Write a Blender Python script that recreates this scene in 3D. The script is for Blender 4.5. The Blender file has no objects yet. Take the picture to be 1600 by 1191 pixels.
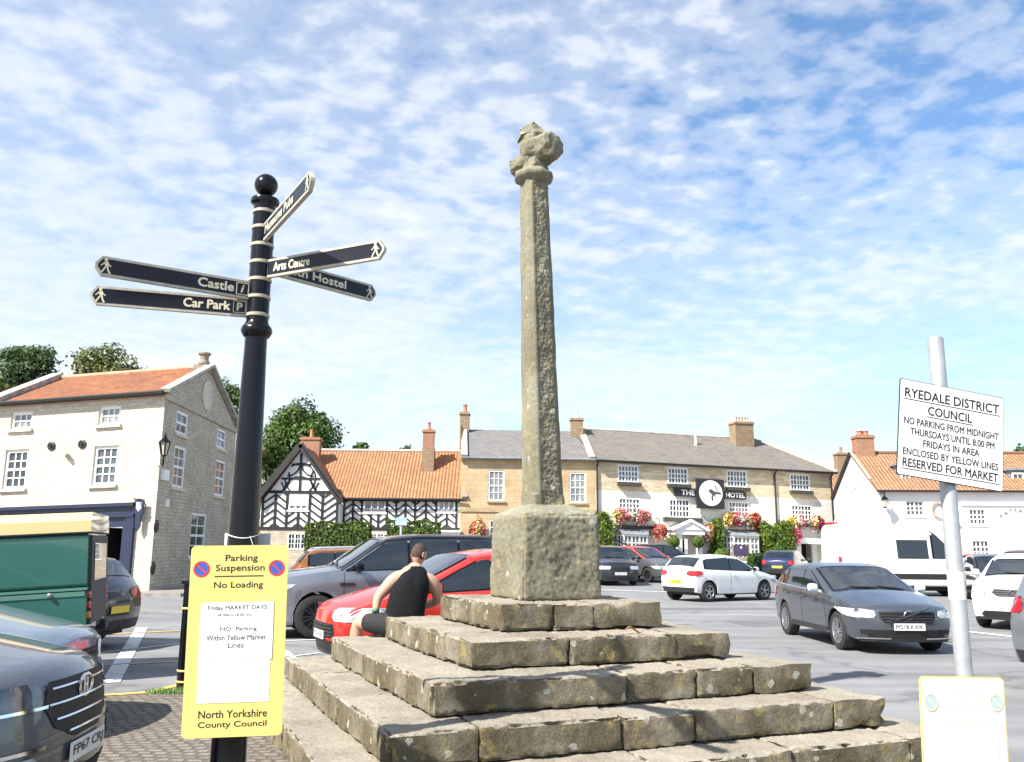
import bpy, bmesh, math, random
import numpy as np
from mathutils import Vector, Matrix, noise
R_ = math.radians
random.seed(7)
sc = bpy.context.scene
COL = sc.collection

# ---------------------------------------------------------------- camera
EYE = 1.65; FPX = 1350.0; PITCH = R_(10.9); ROLL = R_(0.49)
cam_d = bpy.data.cameras.new('camera'); cam = bpy.data.objects.new('camera', cam_d); COL.objects.link(cam)
cam_d.sensor_width = 36.0; cam_d.lens = FPX / 1600 * 36; cam_d.clip_start = 0.05; cam_d.clip_end = 3000
_f = Vector((0, math.cos(PITCH), math.sin(PITCH))); _u = Vector((0, -math.sin(PITCH), math.cos(PITCH))); _r = Vector((1, 0, 0))
CR = _r * math.cos(ROLL) + _u * math.sin(ROLL); CU = _u * math.cos(ROLL) - _r * math.sin(ROLL)
CP = Vector((0, 0, EYE))
cm = Matrix.Identity(4)
for i in range(3):
    cm[i][0] = CR[i]; cm[i][1] = CU[i]; cm[i][2] = -_f[i]; cm[i][3] = CP[i]
cam.matrix_world = cm
sc.camera = cam

# ---------------------------------------------------------------- sun, sky, exposure
SUN_H = Vector((-0.780, -0.626)); SUN_EL = R_(45.0)
L = Vector((SUN_H.x * math.cos(SUN_EL), SUN_H.y * math.cos(SUN_EL), math.sin(SUN_EL)))
sd = bpy.data.lights.new('sun', 'SUN'); sun = bpy.data.objects.new('sun', sd); COL.objects.link(sun)
sd.energy = 5.0; sd.angle = R_(0.53); sd.color = (1.0, 0.95, 0.86)
sun.rotation_euler = (-L).to_track_quat('-Z', 'Y').to_euler(); sun.location = (-20, -14, 24)
sc.view_settings.view_transform = 'Standard'; sc.view_settings.look = 'None'
sc.view_settings.exposure = 1.1; sc.view_settings.gamma = 1.0

w = bpy.data.worlds.new('World'); sc.world = w; w.use_nodes = True
nt = w.node_tree; nt.nodes.clear()
def N(t, tree=None, **kw):
    n = (tree or nt).nodes.new(t)
    for k, v in kw.items(): setattr(n, k, v)
    return n
def ramp(tree, pts, src=None):
    r = tree.nodes.new('ShaderNodeValToRGB'); e = r.color_ramp.elements
    while len(e) > 1: e.remove(e[-1])
    e[0].position = pts[0][0]; e[0].color = (*pts[0][1], 1) if hasattr(pts[0][1], '__len__') else (pts[0][1],) * 3 + (1,)
    for p, c in pts[1:]:
        q = e.new(p); q.color = (*c, 1) if hasattr(c, '__len__') else (c, c, c, 1)
    if src is not None: tree.links.new(src, r.inputs[0])
    return r
def build_sky():
    lk = nt.links.new
    out = N('ShaderNodeOutputWorld'); bg = N('ShaderNodeBackground'); bg.inputs['Strength'].default_value = 0.056
    sky = N('ShaderNodeTexSky', sky_type='NISHITA'); sky.sun_disc = False
    sky.sun_elevation = SUN_EL; sky.sun_rotation = math.atan2(SUN_H.x, SUN_H.y)
    sky.altitude = 100; sky.air_density = 1.1; sky.dust_density = 0.6; sky.ozone_density = 2.0
    tc = N('ShaderNodeTexCoord'); sp = N('ShaderNodeSeparateXYZ'); lk(tc.outputs['Generated'], sp.inputs[0])
    add = N('ShaderNodeMath', operation='ADD'); add.inputs[1].default_value = 0.16; lk(sp.outputs['Z'], add.inputs[0])
    mx = N('ShaderNodeMath', operation='MAXIMUM'); mx.inputs[1].default_value = 0.05; lk(add.outputs[0], mx.inputs[0])
    dx = N('ShaderNodeMath', operation='DIVIDE'); dy = N('ShaderNodeMath', operation='DIVIDE')
    lk(sp.outputs['X'], dx.inputs[0]); lk(mx.outputs[0], dx.inputs[1]); lk(sp.outputs['Y'], dy.inputs[0]); lk(mx.outputs[0], dy.inputs[1])
    cb = N('ShaderNodeCombineXYZ'); lk(dx.outputs[0], cb.inputs[0]); lk(dy.outputs[0], cb.inputs[1])
    mp = N('ShaderNodeMapping'); mp.inputs['Rotation'].default_value = (0, 0, R_(-28)); mp.inputs['Scale'].default_value = (1.0, 1.15, 1); mp.inputs['Location'].default_value = (3.2, 1.7, 0)
    lk(cb.outputs[0], mp.inputs[0])
    def noi(scale, det, rough, dist=0.0):
        n = N('ShaderNodeTexNoise'); n.inputs['Scale'].default_value = scale; n.inputs['Detail'].default_value = det
        n.inputs['Roughness'].default_value = rough; n.inputs['Distortion'].default_value = dist; lk(mp.outputs[0], n.inputs['Vector']); return n
    def math2(op, a, b, c=None):
        m = N('ShaderNodeMath', operation=op)
        for i, v in enumerate((a, b, c)):
            if v is None: continue
            if isinstance(v, (int, float)): m.inputs[i].default_value = v
            else: lk(v, m.inputs[i])
        return m.outputs[0]
    big = noi(0.9, 3, 0.5, 0.4); cell = noi(13.0, 3, 0.5, 0.1); wis = noi(2.4, 9, 0.6, 0.6)
    # fine mottling high up, smooth haze low down and to the left
    ca = ramp(nt, [(0.0, 0.08), (0.22, 0.16), (0.42, 0.60), (0.7, 0.66)], sp.outputs['Z']).outputs[0]; cl = ramp(nt, [(0.0, 0.45), (1.0, 1.0)], math2('MULTIPLY_ADD', dx.outputs[0], 0.8, 0.75)).outputs[0]
    ca = math2('MULTIPLY', ca, cl); s0 = math2('MULTIPLY', math2('SUBTRACT', cell.outputs['Fac'], 0.5), ca); s0 = math2('ADD', s0, 0.30)
    s = math2('ADD', s0, math2('MULTIPLY', big.outputs['Fac'], 0.42))
    s = math2('MULTIPLY_ADD', wis.outputs['Fac'], 0.38, s)
    # cloudier towards the left (negative x of the sky plane) and towards the horizon
    lean = math2('MULTIPLY_ADD', dx.outputs[0], -0.055, s)
    hz = ramp(nt, [(0.0, 0.17), (0.2, 0.085), (0.5, 0.02), (0.8, 0.0)], sp.outputs['Z'])
    lean = math2('ADD', lean, hz.outputs[0])
    cov = ramp(nt, [(0.535, 0.0), (0.685, 0.34), (0.815, 0.66), (1.02, 0.92)], lean)
    cov.color_ramp.interpolation = 'EASE'
    shade = ramp(nt, [(0.35, (8.3, 8.7, 9.3)), (0.7, (9.4, 9.6, 9.8))], cell.outputs['Fac'])
    mix = N('ShaderNodeMix', data_type='RGBA'); lk(cov.outputs[0], mix.inputs['Factor']); lk(shade.outputs[0], mix.inputs['B'])
    g = N('ShaderNodeMix', data_type='RGBA', blend_type='MULTIPLY'); g.inputs['Factor'].default_value = 1.0
    lk(sky.outputs[0], g.inputs['A']); g.inputs['B'].default_value = (1.52, 1.78, 1.96, 1)
    lk(g.outputs['Result'], mix.inputs['A'])
    lk(mix.outputs['Result'], bg.inputs['Color']); lk(bg.outputs[0], out.inputs[0])
build_sky()

# ---------------------------------------------------------------- measuring the place from the photograph
def ray(px, py): return _f + CR * ((px - 800) / FPX) - CU * ((py - 595.5) / FPX)
def at(px, py, Y):
    d = ray(px, py); return CP + d * (Y / d.y)
def gz(x, y): return 0.03 * max(0.0, min(y, 90) - 42)
def G(px, py, z=0.0):
    d = ray(px, py); return CP + d * ((z - EYE) / d.z)

# ---------------------------------------------------------------- object helpers
def tag(o, label=None, cat=None, group=None, kind=None):
    if label: o['label'] = label
    if cat: o['category'] = cat
    if group: o['group'] = group
    if kind: o['kind'] = kind
    return o
def thing(name, loc, label, cat, rz=0.0, group=None):
    o = bpy.data.objects.new(name, None); COL.objects.link(o); o.empty_display_size = 0.2
    o.location = loc; o.rotation_euler = (0, 0, rz)
    return tag(o, label, cat, group)
def link(name, me, parent=None, world=False, mats=None, smooth=False, sharp=None):
    o = bpy.data.objects.new(name, me); COL.objects.link(o)
    if mats:
        for m in (mats if isinstance(mats, (list, tuple)) else [mats]): me.materials.append(m)
    if smooth:
        me.polygons.foreach_set('use_smooth', [True] * len(me.polygons))
        if sharp: me.set_sharp_from_angle(angle=R_(sharp))
    if parent is not None:
        o.parent = parent
        if world:
            p = parent; loc = Vector((0, 0, 0))
            while p is not None: loc -= Vector(p.location); p = p.parent
            o.location = loc
    return o
class MB:
    def __init__(s): s.v = []; s.f = []; s.m = []; s.uv = []
    def vert(s, p): s.v.append(tuple(p)); return len(s.v) - 1
    def face(s, pts, mi=0, uv=None):
        i0 = len(s.v); s.v.extend(tuple(p) for p in pts); s.f.append(list(range(i0, i0 + len(pts)))); s.m.append(mi)
        s.uv.append(uv if uv else [(0.0, 0.0)] * len(pts))
    def idx(s, ids, mi=0, uv=None):
        s.f.append(list(ids)); s.m.append(mi); s.uv.append(uv if uv else [(0.0, 0.0)] * len(ids))
    def hexa(s, p, mi=0):          # p: 8 corners, bottom ring then top ring (ccw from above)
        i0 = len(s.v); s.v.extend(tuple(q) for q in p)
        def uvs(ids):
            P = [Vector(p[i]) for i in ids]; a = (P[1] - P[0]).length; b = (P[3] - P[0]).length
            return [(0, 0), (a, 0), (a, b), (0, b)]
        for ids in ((3, 2, 1, 0), (4, 5, 6, 7), (0, 1, 5, 4), (1, 2, 6, 5), (2, 3, 7, 6), (3, 0, 4, 7)):
            s.f.append([i0 + i for i in ids]); s.m.append(mi); s.uv.append(uvs(ids))
    def box(s, x0, x1, y0, y1, z0, z1, mi=0):
        s.hexa([(x0, y0, z0), (x1, y0, z0), (x1, y1, z0), (x0, y1, z0), (x0, y0, z1), (x1, y0, z1), (x1, y1, z1), (x0, y1, z1)], mi)
    def bar(s, a, b, wd, hd=None, up=(0, 0, 1), mi=0):
        a = Vector(a); b = Vector(b); hd = hd or wd; d = (b - a).normalized(); up = Vector(up)
        x = d.cross(up)
        if x.length < 1e-4: x = d.cross(Vector((1, 0, 0)))
        x.normalize(); z = x.cross(d); x *= wd / 2; z *= hd / 2
        s.hexa([a - x - z, a + x - z, b + x - z, b - x - z, a - x + z, a + x + z, b + x + z, b - x + z], mi)
    def lathe(s, prof, c=(0, 0, 0), n=16, mi=0, ax=(0, 0, 1), cap=True):
        c = Vector(c); az = Vector(ax).normalized(); axx = az.orthogonal().normalized(); ay = az.cross(axx)
        i0 = len(s.v)
        for r, z in prof:
            for k in range(n):
                a = 2 * math.pi * k / n; s.v.append(tuple(c + az * z + (axx * math.cos(a) + ay * math.sin(a)) * r))
        for j in range(len(prof) - 1):
            for k in range(n):
                a = i0 + j * n + k; b = i0 + j * n + (k + 1) % n; s.idx((a, b, b + n, a + n), mi)
        if cap:
            s.idx([i0 + k for k in range(n)][::-1], mi); s.idx([i0 + (len(prof) - 1) * n + k for k in range(n)], mi)
    def tube(s, pts, r, n=8, mi=0):
        pts = [Vector(p) for p in pts]; rr = r if hasattr(r, '__len__') else [r] * len(pts); i0 = len(s.v); x = None
        for i, p in enumerate(pts):
            d = (pts[min(i + 1, len(pts) - 1)] - pts[max(i - 1, 0)]).normalized()
            x = d.orthogonal() if x is None else (x - d * x.dot(d)); x.normalize(); y = d.cross(x)
            for k in range(n):
                a = 2 * math.pi * k / n; s.v.append(tuple(p + (x * math.cos(a) + y * math.sin(a)) * rr[i]))
        for j in range(len(pts) - 1):
            for k in range(n):
                a = i0 + j * n + k; b = i0 + j * n + (k + 1) % n; s.idx((a, b, b + n, a + n), mi)
        s.idx([i0 + k for k in range(n)][::-1], mi); s.idx([i0 + (len(pts) - 1) * n + k for k in range(n)], mi)
    def prism(s, poly, d, mi=0):   # poly: 3d points, d: extrusion vector (towards the back)
        d = Vector(d); p = [Vector(q) for q in poly]; n = len(p); i0 = len(s.v)
        s.v.extend(tuple(q) for q in p); s.v.extend(tuple(q + d) for q in p)
        s.idx(list(range(i0, i0 + n)), mi); s.idx(list(range(i0 + n, i0 + 2 * n))[::-1], mi)
        for k in range(n):
            a = i0 + k; b = i0 + (k + 1) % n; s.idx((b, a, a + n, b + n), mi)
    def slab(s, pts, t, mi=0):     # quad a,b (eaves) c,d (ridge), thickened downwards, uv in metres
        P = [Vector(p) for p in pts]; nrm = (P[1] - P[0]).cross(P[-1] - P[0]).normalized()
        if nrm.z < 0: nrm = -nrm
        ux = (P[1] - P[0]).normalized(); uy = nrm.cross(ux)
        uv = [((p - P[0]).dot(ux), (p - P[0]).dot(uy)) for p in P]
        Q = [p - nrm * t for p in P]
        s.face(P, mi, uv); s.face(Q[::-1], mi, uv[::-1])
        for k in range(len(P)):
            j = (k + 1) % len(P); s.face([P[j], P[k], Q[k], Q[j]], mi)
    def mesh(s, name):
        me = bpy.data.meshes.new(name); me.from_pydata(s.v, [], s.f); me.polygons.foreach_set('material_index', s.m)
        l = me.uv_layers.new(name='UVMap'); l.data.foreach_set('uv', [c for f in s.uv for q in f for c in q]); me.update()
        return me
    def build(s, name, mats, parent=None, world=False, smooth=False, sharp=None, fixn=True):
        me = s.mesh(name)
        if fixn:
            bm = bmesh.new(); bm.from_mesh(me); bmesh.ops.recalc_face_normals(bm, faces=bm.faces); bm.to_mesh(me); bm.free()
        return link(name, me, parent, world, mats, smooth, sharp)
def children(o): return [c for c in bpy.data.objects if c.parent == o]
def copy_tree(o, parent=None):
    c = o.copy(); COL.objects.link(c)
    if parent is not None: c.parent = parent
    for ch in list(o.children): copy_tree(ch, c)
    return c

# ---------------------------------------------------------------- materials
MATS = {}
def M(name, base, rough=0.6, metal=0.0, var=0.0, vs=4.0, bump=0.0, bs=40.0, coat=0.0, spec=0.5, base2=None, ts=None, coords='Object', island=0.0, bdist=0.02):
    if name in MATS: return MATS[name]
    m = bpy.data.materials.new(name); m.use_nodes = True; t = m.node_tree; b = t.nodes['Principled BSDF']; lk = t.links.new
    b.inputs['Base Color'].default_value = (*base, 1); b.inputs['Roughness'].default_value = rough; b.inputs['Metallic'].default_value = metal
    b.inputs['Coat Weight'].default_value = coat; b.inputs['Coat Roughness'].default_value = 0.04; b.inputs['Specular IOR Level'].default_value = spec
    tc = t.nodes.new('ShaderNodeTexCoord')
    if var or base2:
        n = N('ShaderNodeTexNoise', t); n.inputs['Scale'].default_value = vs; n.inputs['Detail'].default_value = 6; n.inputs['Roughness'].default_value = 0.62
        lk(tc.outputs[coords], n.inputs['Vector'])
        if base2: c0, c1 = base, base2
        else: c0 = tuple(x * (1 - var) for x in base); c1 = tuple(min(1, x * (1 + var)) for x in base)
        r = ramp(t, [(0.32, c0), (0.68, c1)], n.outputs['Fac']); src = r.outputs[0]
        if island:
            gi = N('ShaderNodeNewGeometry', t); hs = N('ShaderNodeHueSaturation', t)
            mr = N('ShaderNodeMapRange', t); mr.inputs['To Min'].default_value = 1 - island; mr.inputs['To Max'].default_value = 1 + island
            lk(gi.outputs['Random Per Island'], mr.inputs['Value']); lk(mr.outputs[0], hs.inputs['Value']); lk(src, hs.inputs['Color']); src = hs.outputs[0]
        lk(src, b.inputs['Base Color'])
    if bump:
        n2 = N('ShaderNodeTexNoise', t); n2.inputs['Scale'].default_value = bs; n2.inputs['Detail'].default_value = 8; n2.inputs['Roughness'].default_value = 0.65
        lk(tc.outputs[coords], n2.inputs['Vector'])
        bp = N('ShaderNodeBump', t); bp.inputs['Strength'].default_value = bump; bp.inputs['Distance'].default_value = bdist
        lk(n2.outputs['Fac'], bp.inputs['Height']); lk(bp.outputs[0], b.inputs['Normal'])
    MATS[name] = m; return m
def BR(name, c1, c2, mortar, bw, bh, ms=0.012, rough=0.85, bump=0.4, offs=0.5, blot=0.25, blotc=None, bias=0.0, vs=0.7, bdist=0.02, coords='UV', warp=0.0):
    m = bpy.data.materials.new(name); m.use_nodes = True; t = m.node_tree; b = t.nodes['Principled BSDF']; lk = t.links.new
    b.inputs['Roughness'].default_value = rough; b.inputs['Specular IOR Level'].default_value = 0.25
    tc = t.nodes.new('ShaderNodeTexCoord'); vec = tc.outputs[coords]
    if warp:
        wn = N('ShaderNodeTexNoise', t); wn.inputs['Scale'].default_value = 1.7; lk(vec, wn.inputs['Vector'])
        ma = N('ShaderNodeVectorMath', t, operation='MULTIPLY_ADD'); ma.inputs[1].default_value = (warp, warp, 0); lk(wn.outputs['Color'], ma.inputs[0]); lk(vec, ma.inputs[2]); vec = ma.outputs[0]
    k = N('ShaderNodeTexBrick', t); k.offset = offs; k.inputs['Scale'].default_value = 1.0; k.inputs['Brick Width'].default_value = bw; k.inputs['Row Height'].default_value = bh
    k.inputs['Mortar Size'].default_value = ms; k.inputs['Mortar Smooth'].default_value = 0.3; k.inputs['Bias'].default_value = bias
    k.inputs['Color1'].default_value = (*c1, 1); k.inputs['Color2'].default_value = (*c2, 1); k.inputs['Mortar'].default_value = (*mortar, 1); lk(vec, k.inputs['Vector'])
    n = N('ShaderNodeTexNoise', t); n.inputs['Scale'].default_value = vs; n.inputs['Detail'].default_value = 7; n.inputs['Roughness'].default_value = 0.65; lk(tc.outputs[coords], n.inputs['Vector'])
    r = ramp(t, [(0.40, 0.0), (0.66, 1.0)], n.outputs['Fac'])
    mu = N('ShaderNodeMath', t, operation='MULTIPLY'); mu.inputs[1].default_value = blot; lk(r.outputs[0], mu.inputs[0])
    mx = N('ShaderNodeMix', t, data_type='RGBA'); lk(mu.outputs[0], mx.inputs['Factor']); lk(k.outputs['Color'], mx.inputs['A']); mx.inputs['B'].default_value = (*(blotc or tuple(x * 0.5 for x in c1)), 1)
    n3 = N('ShaderNodeTexNoise', t); n3.inputs['Scale'].default_value = 14; n3.inputs['Detail'].default_value = 6; lk(tc.outputs[coords], n3.inputs['Vector'])
    r3 = ramp(t, [(0.3, 0.72), (0.7, 1.12)], n3.outputs['Fac'])
    m3 = N('ShaderNodeMix', t, data_type='RGBA', blend_type='MULTIPLY'); m3.inputs['Factor'].default_value = 1; lk(mx.outputs['Result'], m3.inputs['A']); lk(r3.outputs[0], m3.inputs['B'])
    lk(m3.outputs['Result'], b.inputs['Base Color'])
    ad = N('ShaderNodeMath', t, operation='MULTIPLY_ADD'); ad.inputs[1].default_value = 0.35; lk(n3.outputs['Fac'], ad.inputs[0])
    iv = N('ShaderNodeMath', t, operation='SUBTRACT'); iv.inputs[0].default_value = 1.0; lk(k.outputs['Fac'], iv.inputs[1]); lk(iv.outputs[0], ad.inputs[2])
    bp = N('ShaderNodeBump', t); bp.inputs['Strength'].default_value = bump; bp.inputs['Distance'].default_value = bdist; lk(ad.outputs[0], bp.inputs['Height']); lk(bp.outputs[0], b.inputs['Normal'])
    MATS[name] = m; return m
def pantile(name, c1, c2, dark):
    m = BR(name, c1, c2, dark, 0.21, 0.30, ms=0.014, bump=0.5, offs=0.0, blot=0.55, blotc=dark, vs=0.5, bdist=0.03)
    t = m.node_tree; lk = t.links.new; b = t.nodes['Principled BSDF']
    tc = t.nodes.new('ShaderNodeTexCoord'); wv = N('ShaderNodeTexWave', t); wv.bands_direction = 'X'; wv.inputs['Scale'].default_value = 1 / 0.21 * 0.314; wv.wave_profile = 'SIN'
    lk(tc.outputs['UV'], wv.inputs['Vector'])
    bp = N('ShaderNodeBump', t); bp.inputs['Strength'].default_value = 0.9; bp.inputs['Distance'].default_value = 0.06; lk(wv.outputs['Fac'], bp.inputs['Height'])
    old = b.inputs['Normal'].links[0].from_socket; lk(old, bp.inputs['Normal']); lk(bp.outputs[0], b.inputs['Normal'])
    return m
WHITE = M('white_paint', (0.82, 0.82, 0.80), 0.55, var=0.04, vs=3)
CREAM = M('cream_paint', (0.40, 0.36, 0.27), 0.5, var=0.08, vs=9)
BLACK = M('black_gloss_paint', (0.004, 0.004, 0.006), 0.20, spec=.35)
BLACKM = M('matt_black', (0.015, 0.015, 0.016), 0.6)
PLAST = M('black_plastic', (0.022, 0.022, 0.024), 0.5, var=0.15, vs=20)
RUBBER = M('tyre_rubber', (0.022, 0.021, 0.021), 0.8, var=0.3, vs=14, bump=0.2, bs=60)
GLASS = M('dark_window_glass', (0.035, 0.045, 0.05), 0.06, var=0.5, vs=1.3, spec=0.8)
NETS = M('curtained_window_glass', (0.16, 0.17, 0.18), 0.12, vs=2.5, base2=(0.52, 0.53, 0.54), spec=0.8)
CARGL = M('car_glass', (0.010, 0.014, 0.017), 0.03, spec=0.9, coat=0.4)
CHROME = M('chrome', (0.75, 0.76, 0.78), 0.12, metal=1.0)
ALLOY = M('alloy_silver', (0.5, 0.51, 0.53), 0.28, metal=0.9)
DALLOY = M('dark_alloy', (0.05, 0.05, 0.055), 0.35, metal=0.6)
LAMPG = M('headlamp_glass', (0.16, 0.18, 0.20), 0.06, coat=1.0, vs=11, base2=(0.75, 0.78, 0.80))
REDL = M('red_lamp_glass', (0.45, 0.012, 0.02), 0.12, coat=0.6, var=0.3, vs=16)
PLATEW = M('white_number_plate', (0.8, 0.8, 0.78), 0.4)
PLATEY = M('yellow_number_plate', (0.8, 0.58, 0.05), 0.4)
INK = M('black_lettering', (0.012, 0.012, 0.014), 0.5)
LEAD = M('grey_lead', (0.22, 0.23, 0.25), 0.55, var=0.25, vs=5)

def per_object(m, lo, hi):          # every pane its own brightness
    t = m.node_tree; b = t.nodes['Principled BSDF']; src = b.inputs['Base Color'].links[0].from_socket; oi = N('ShaderNodeObjectInfo', t); hs = N('ShaderNodeHueSaturation', t); mr = N('ShaderNodeMapRange', t)
    mr.inputs['To Min'].default_value = lo; mr.inputs['To Max'].default_value = hi; t.links.new(oi.outputs['Random'], mr.inputs['Value']); t.links.new(mr.outputs[0], hs.inputs['Value']); t.links.new(src, hs.inputs['Color']); t.links.new(hs.outputs[0], b.inputs['Base Color'])
per_object(GLASS, .25, 3.2); per_object(NETS, .45, 1.25)
def text(s, mat, parent, o, ux, uz, width=None, height=None, world=True, name='lettering', align='CENTER', depth=0.002, bold=0.03, shear=0.0):
    cu = bpy.data.curves.new('txt', 'FONT'); cu.body = s; cu.size = 1.0; cu.align_x = 'LEFT'; cu.shear = shear; cu.resolution_u = 3
    ob = bpy.data.objects.new('txt', cu); COL.objects.link(ob)
    dg = bpy.context.evaluated_depsgraph_get(); dg.update()
    me = bpy.data.meshes.new_from_object(ob.evaluated_get(dg)); bpy.data.objects.remove(ob); bpy.data.curves.remove(cu)
    n = len(me.vertices); co = np.empty(n * 3); me.vertices.foreach_get('co', co); co = co.reshape(-1, 3)
    mn = co.min(0); mx = co.max(0); W = mx[0] - mn[0]; H = mx[1] - mn[1]
    if height is None: sx = sy = width / W
    elif width is None: sx = sy = height / H
    else: sx = width / W; sy = height / H
    co[:, 0] = (co[:, 0] - mn[0]) * sx; co[:, 1] = (co[:, 1] - mn[1]) * sy
    if align == 'CENTER': co[:, 0] -= W * sx / 2
    elif align == 'RIGHT': co[:, 0] -= W * sx
    ux = np.array(Vector(ux).normalized()); uz = np.array(Vector(uz).normalized()); P = np.array(o)[None] + co[:, :1] * ux + co[:, 1:2] * uz
    me.vertices.foreach_set('co', P.ravel()); me.update()
    if bold > 0:                                   # stroke weight: the same outline laid four times, a hair apart
        nrm = np.cross(ux, uz); vs = []; fs = []; base = [list(f.vertices) for f in me.polygons]; wt = bold * H * sy
        for k, (a, b) in enumerate(((-1, .4), (1, -.4), (-.4, -1), (.4, 1), (0, 0))):
            vs.append(P + ux * a * wt + uz * b * wt + nrm * (k * .00012)); fs += [[i + k * n for i in f] for f in base]
        m2 = bpy.data.meshes.new(name); m2.from_pydata(np.concatenate(vs).tolist(), [], fs); m2.update(); bpy.data.meshes.remove(me); me = m2
    me.name = name
    return link(name, me, parent, world, mat)

# ================================================================ ground, road, paving
def sheet(name, pts_fn_nx_ny, mat, dz, uvs=1.0):
    x0, x1, y0, y1, nx, ny = pts_fn_nx_ny
    mb = MB(); xs = np.linspace(x0, x1, nx + 1); ys = np.concatenate([np.linspace(y0, 120, ny), [260, 700, 1500]]) if y1 > 200 else np.linspace(y0, y1, ny + 1)
    ids = [[mb.vert((x, y, gz(x, y) + dz)) for x in xs] for y in ys]
    for j in range(len(ys) - 1):
        for i in range(len(xs) - 1): mb.idx((ids[j][i], ids[j][i + 1], ids[j + 1][i + 1], ids[j + 1][i]))
    return mb.build(name, mat, smooth=True)
def asphalt(name, c, c2):
    m = M(name, c, 0.85, base2=c2, vs=0.55, bump=0.35, bs=160, bdist=0.006)
    t = m.node_tree; lk = t.links.new; b = t.nodes['Principled BSDF']; old = b.inputs['Base Color'].links[0].from_socket
    tc = N('ShaderNodeTexCoord', t); n = N('ShaderNodeTexNoise', t); n.inputs['Scale'].default_value = 90; n.inputs['Detail'].default_value = 3; lk(tc.outputs['Object'], n.inputs['Vector'])
    r = ramp(t, [(0.3, 0.7), (0.7, 1.3)], n.outputs['Fac']); mx = N('ShaderNodeMix', t, data_type='RGBA', blend_type='MULTIPLY'); mx.inputs['Factor'].default_value = 1
    # long tyre-polished and patched streaks
    mp = N('ShaderNodeMapping', t); mp.inputs['Scale'].default_value = (0.12, 0.9, 1); lk(tc.outputs['Object'], mp.inputs[0])
    n2 = N('ShaderNodeTexNoise', t); n2.inputs['Scale'].default_value = 1.6; n2.inputs['Detail'].default_value = 5; lk(mp.outputs[0], n2.inputs['Vector'])
    r2 = ramp(t, [(0.35, 0.8), (0.65, 1.15)], n2.outputs['Fac']); m2 = N('ShaderNodeMix', t, data_type='RGBA', blend_type='MULTIPLY'); m2.inputs['Factor'].default_value = 1
    lk(old, mx.inputs['A']); lk(r.outputs[0], mx.inputs['B']); lk(mx.outputs['Result'], m2.inputs['A']); lk(r2.outputs[0], m2.inputs['B']); # hairline cracks and seams
    wp = N('ShaderNodeTexNoise', t); wp.inputs['Scale'].default_value = 1.1; wp.inputs['Detail'].default_value = 6; lk(tc.outputs['Object'], wp.inputs['Vector'])
    va = N('ShaderNodeVectorMath', t, operation='MULTIPLY_ADD'); va.inputs[1].default_value = (1.6, 1.6, 0); lk(wp.outputs['Color'], va.inputs[0]); lk(tc.outputs['Object'], va.inputs[2])
    vo = N('ShaderNodeTexVoronoi', t, feature='DISTANCE_TO_EDGE'); vo.inputs['Scale'].default_value = 0.22; lk(va.outputs[0], vo.inputs['Vector'])
    rc = ramp(t, [(0.0, 0.55), (0.006, 0.62), (0.012, 1.0)], vo.outputs['Distance']); m4 = N('ShaderNodeMix', t, data_type='RGBA', blend_type='MULTIPLY'); m4.inputs['Factor'].default_value = 0.6
    lk(m2.outputs['Result'], m4.inputs['A']); lk(rc.outputs[0], m4.inputs['B'])
    vs2 = N('ShaderNodeTexNoise', t); vs2.inputs['Scale'].default_value = 0.9; vs2.inputs['Detail'].default_value = 2; lk(tc.outputs['Object'], vs2.inputs['Vector'])
    ro = ramp(t, [(0.24, 0.55), (0.31, 1.0)], vs2.outputs['Fac']); m5 = N('ShaderNodeMix', t, data_type='RGBA', blend_type='MULTIPLY'); m5.inputs['Factor'].default_value = 0.3
    lk(m4.outputs['Result'], m5.inputs['A']); lk(ro.outputs[0], m5.inputs['B']); lk(m5.outputs['Result'], b.inputs['Base Color'])
    return m
ASPH = asphalt('asphalt', (0.165, 0.167, 0.172), (0.215, 0.215, 0.218))
tag(sheet('ground', (-400, 400, -12, 1500, 80, 60), ASPH, 0.0), kind='structure')
SETT = BR('stone_setts', (0.28, 0.245, 0.20), (0.19, 0.168, 0.138), (0.13, 0.112, 0.09), 0.13, 0.10, ms=0.02, bump=1.0, blot=0.45, vs=1.2, bdist=0.03, coords='Object', warp=0.16)
FLAG = BR('paving_flags', (0.34, 0.31, 0.27), (0.26, 0.24, 0.21), (0.12, 0.11, 0.09), 0.75, 0.5, ms=0.012, bump=0.4, coords='Object')
KERB = M('kerb_stone', (0.30, 0.28, 0.25), 0.85, var=0.25, vs=3, bump=0.3)
# cobbled apron round the market cross
MC = Vector((0.35, 8.68, 0)); A1 = R_(23.2); E1 = Vector((math.cos(A1), math.sin(A1), 0)); E2 = Vector((-math.sin(A1), math.cos(A1), 0))
def flat(name, pts, mat, z, kind='structure'):
    mb = MB(); mb.face([(p[0], p[1], gz(p[0], p[1]) + z) for p in pts]); return tag(mb.build(name, mat), kind=kind)
yl = [G(150, 1088), G(232, 1083), G(292, 1068), G(420, 1045)]
apron = [(-9, -3), (3.2, -3), (3.4, 3.6), (3.7, 7.2), (1.6, 12.0), (-1.0, 11.4), (yl[3].x, yl[3].y), (yl[2].x, yl[2].y), (yl[1].x, yl[1].y), (yl[0].x, yl[0].y), (-9, yl[0].y - .5)]
flat('cobbled_apron', apron, SETT, 0.004)
ROADW = M('white_road_paint', (0.62, 0.62, 0.60), 0.7, var=0.22, vs=7)
ROADY = M('yellow_road_paint', (0.62, 0.42, 0.10), 0.7, var=0.25, vs=7)
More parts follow.
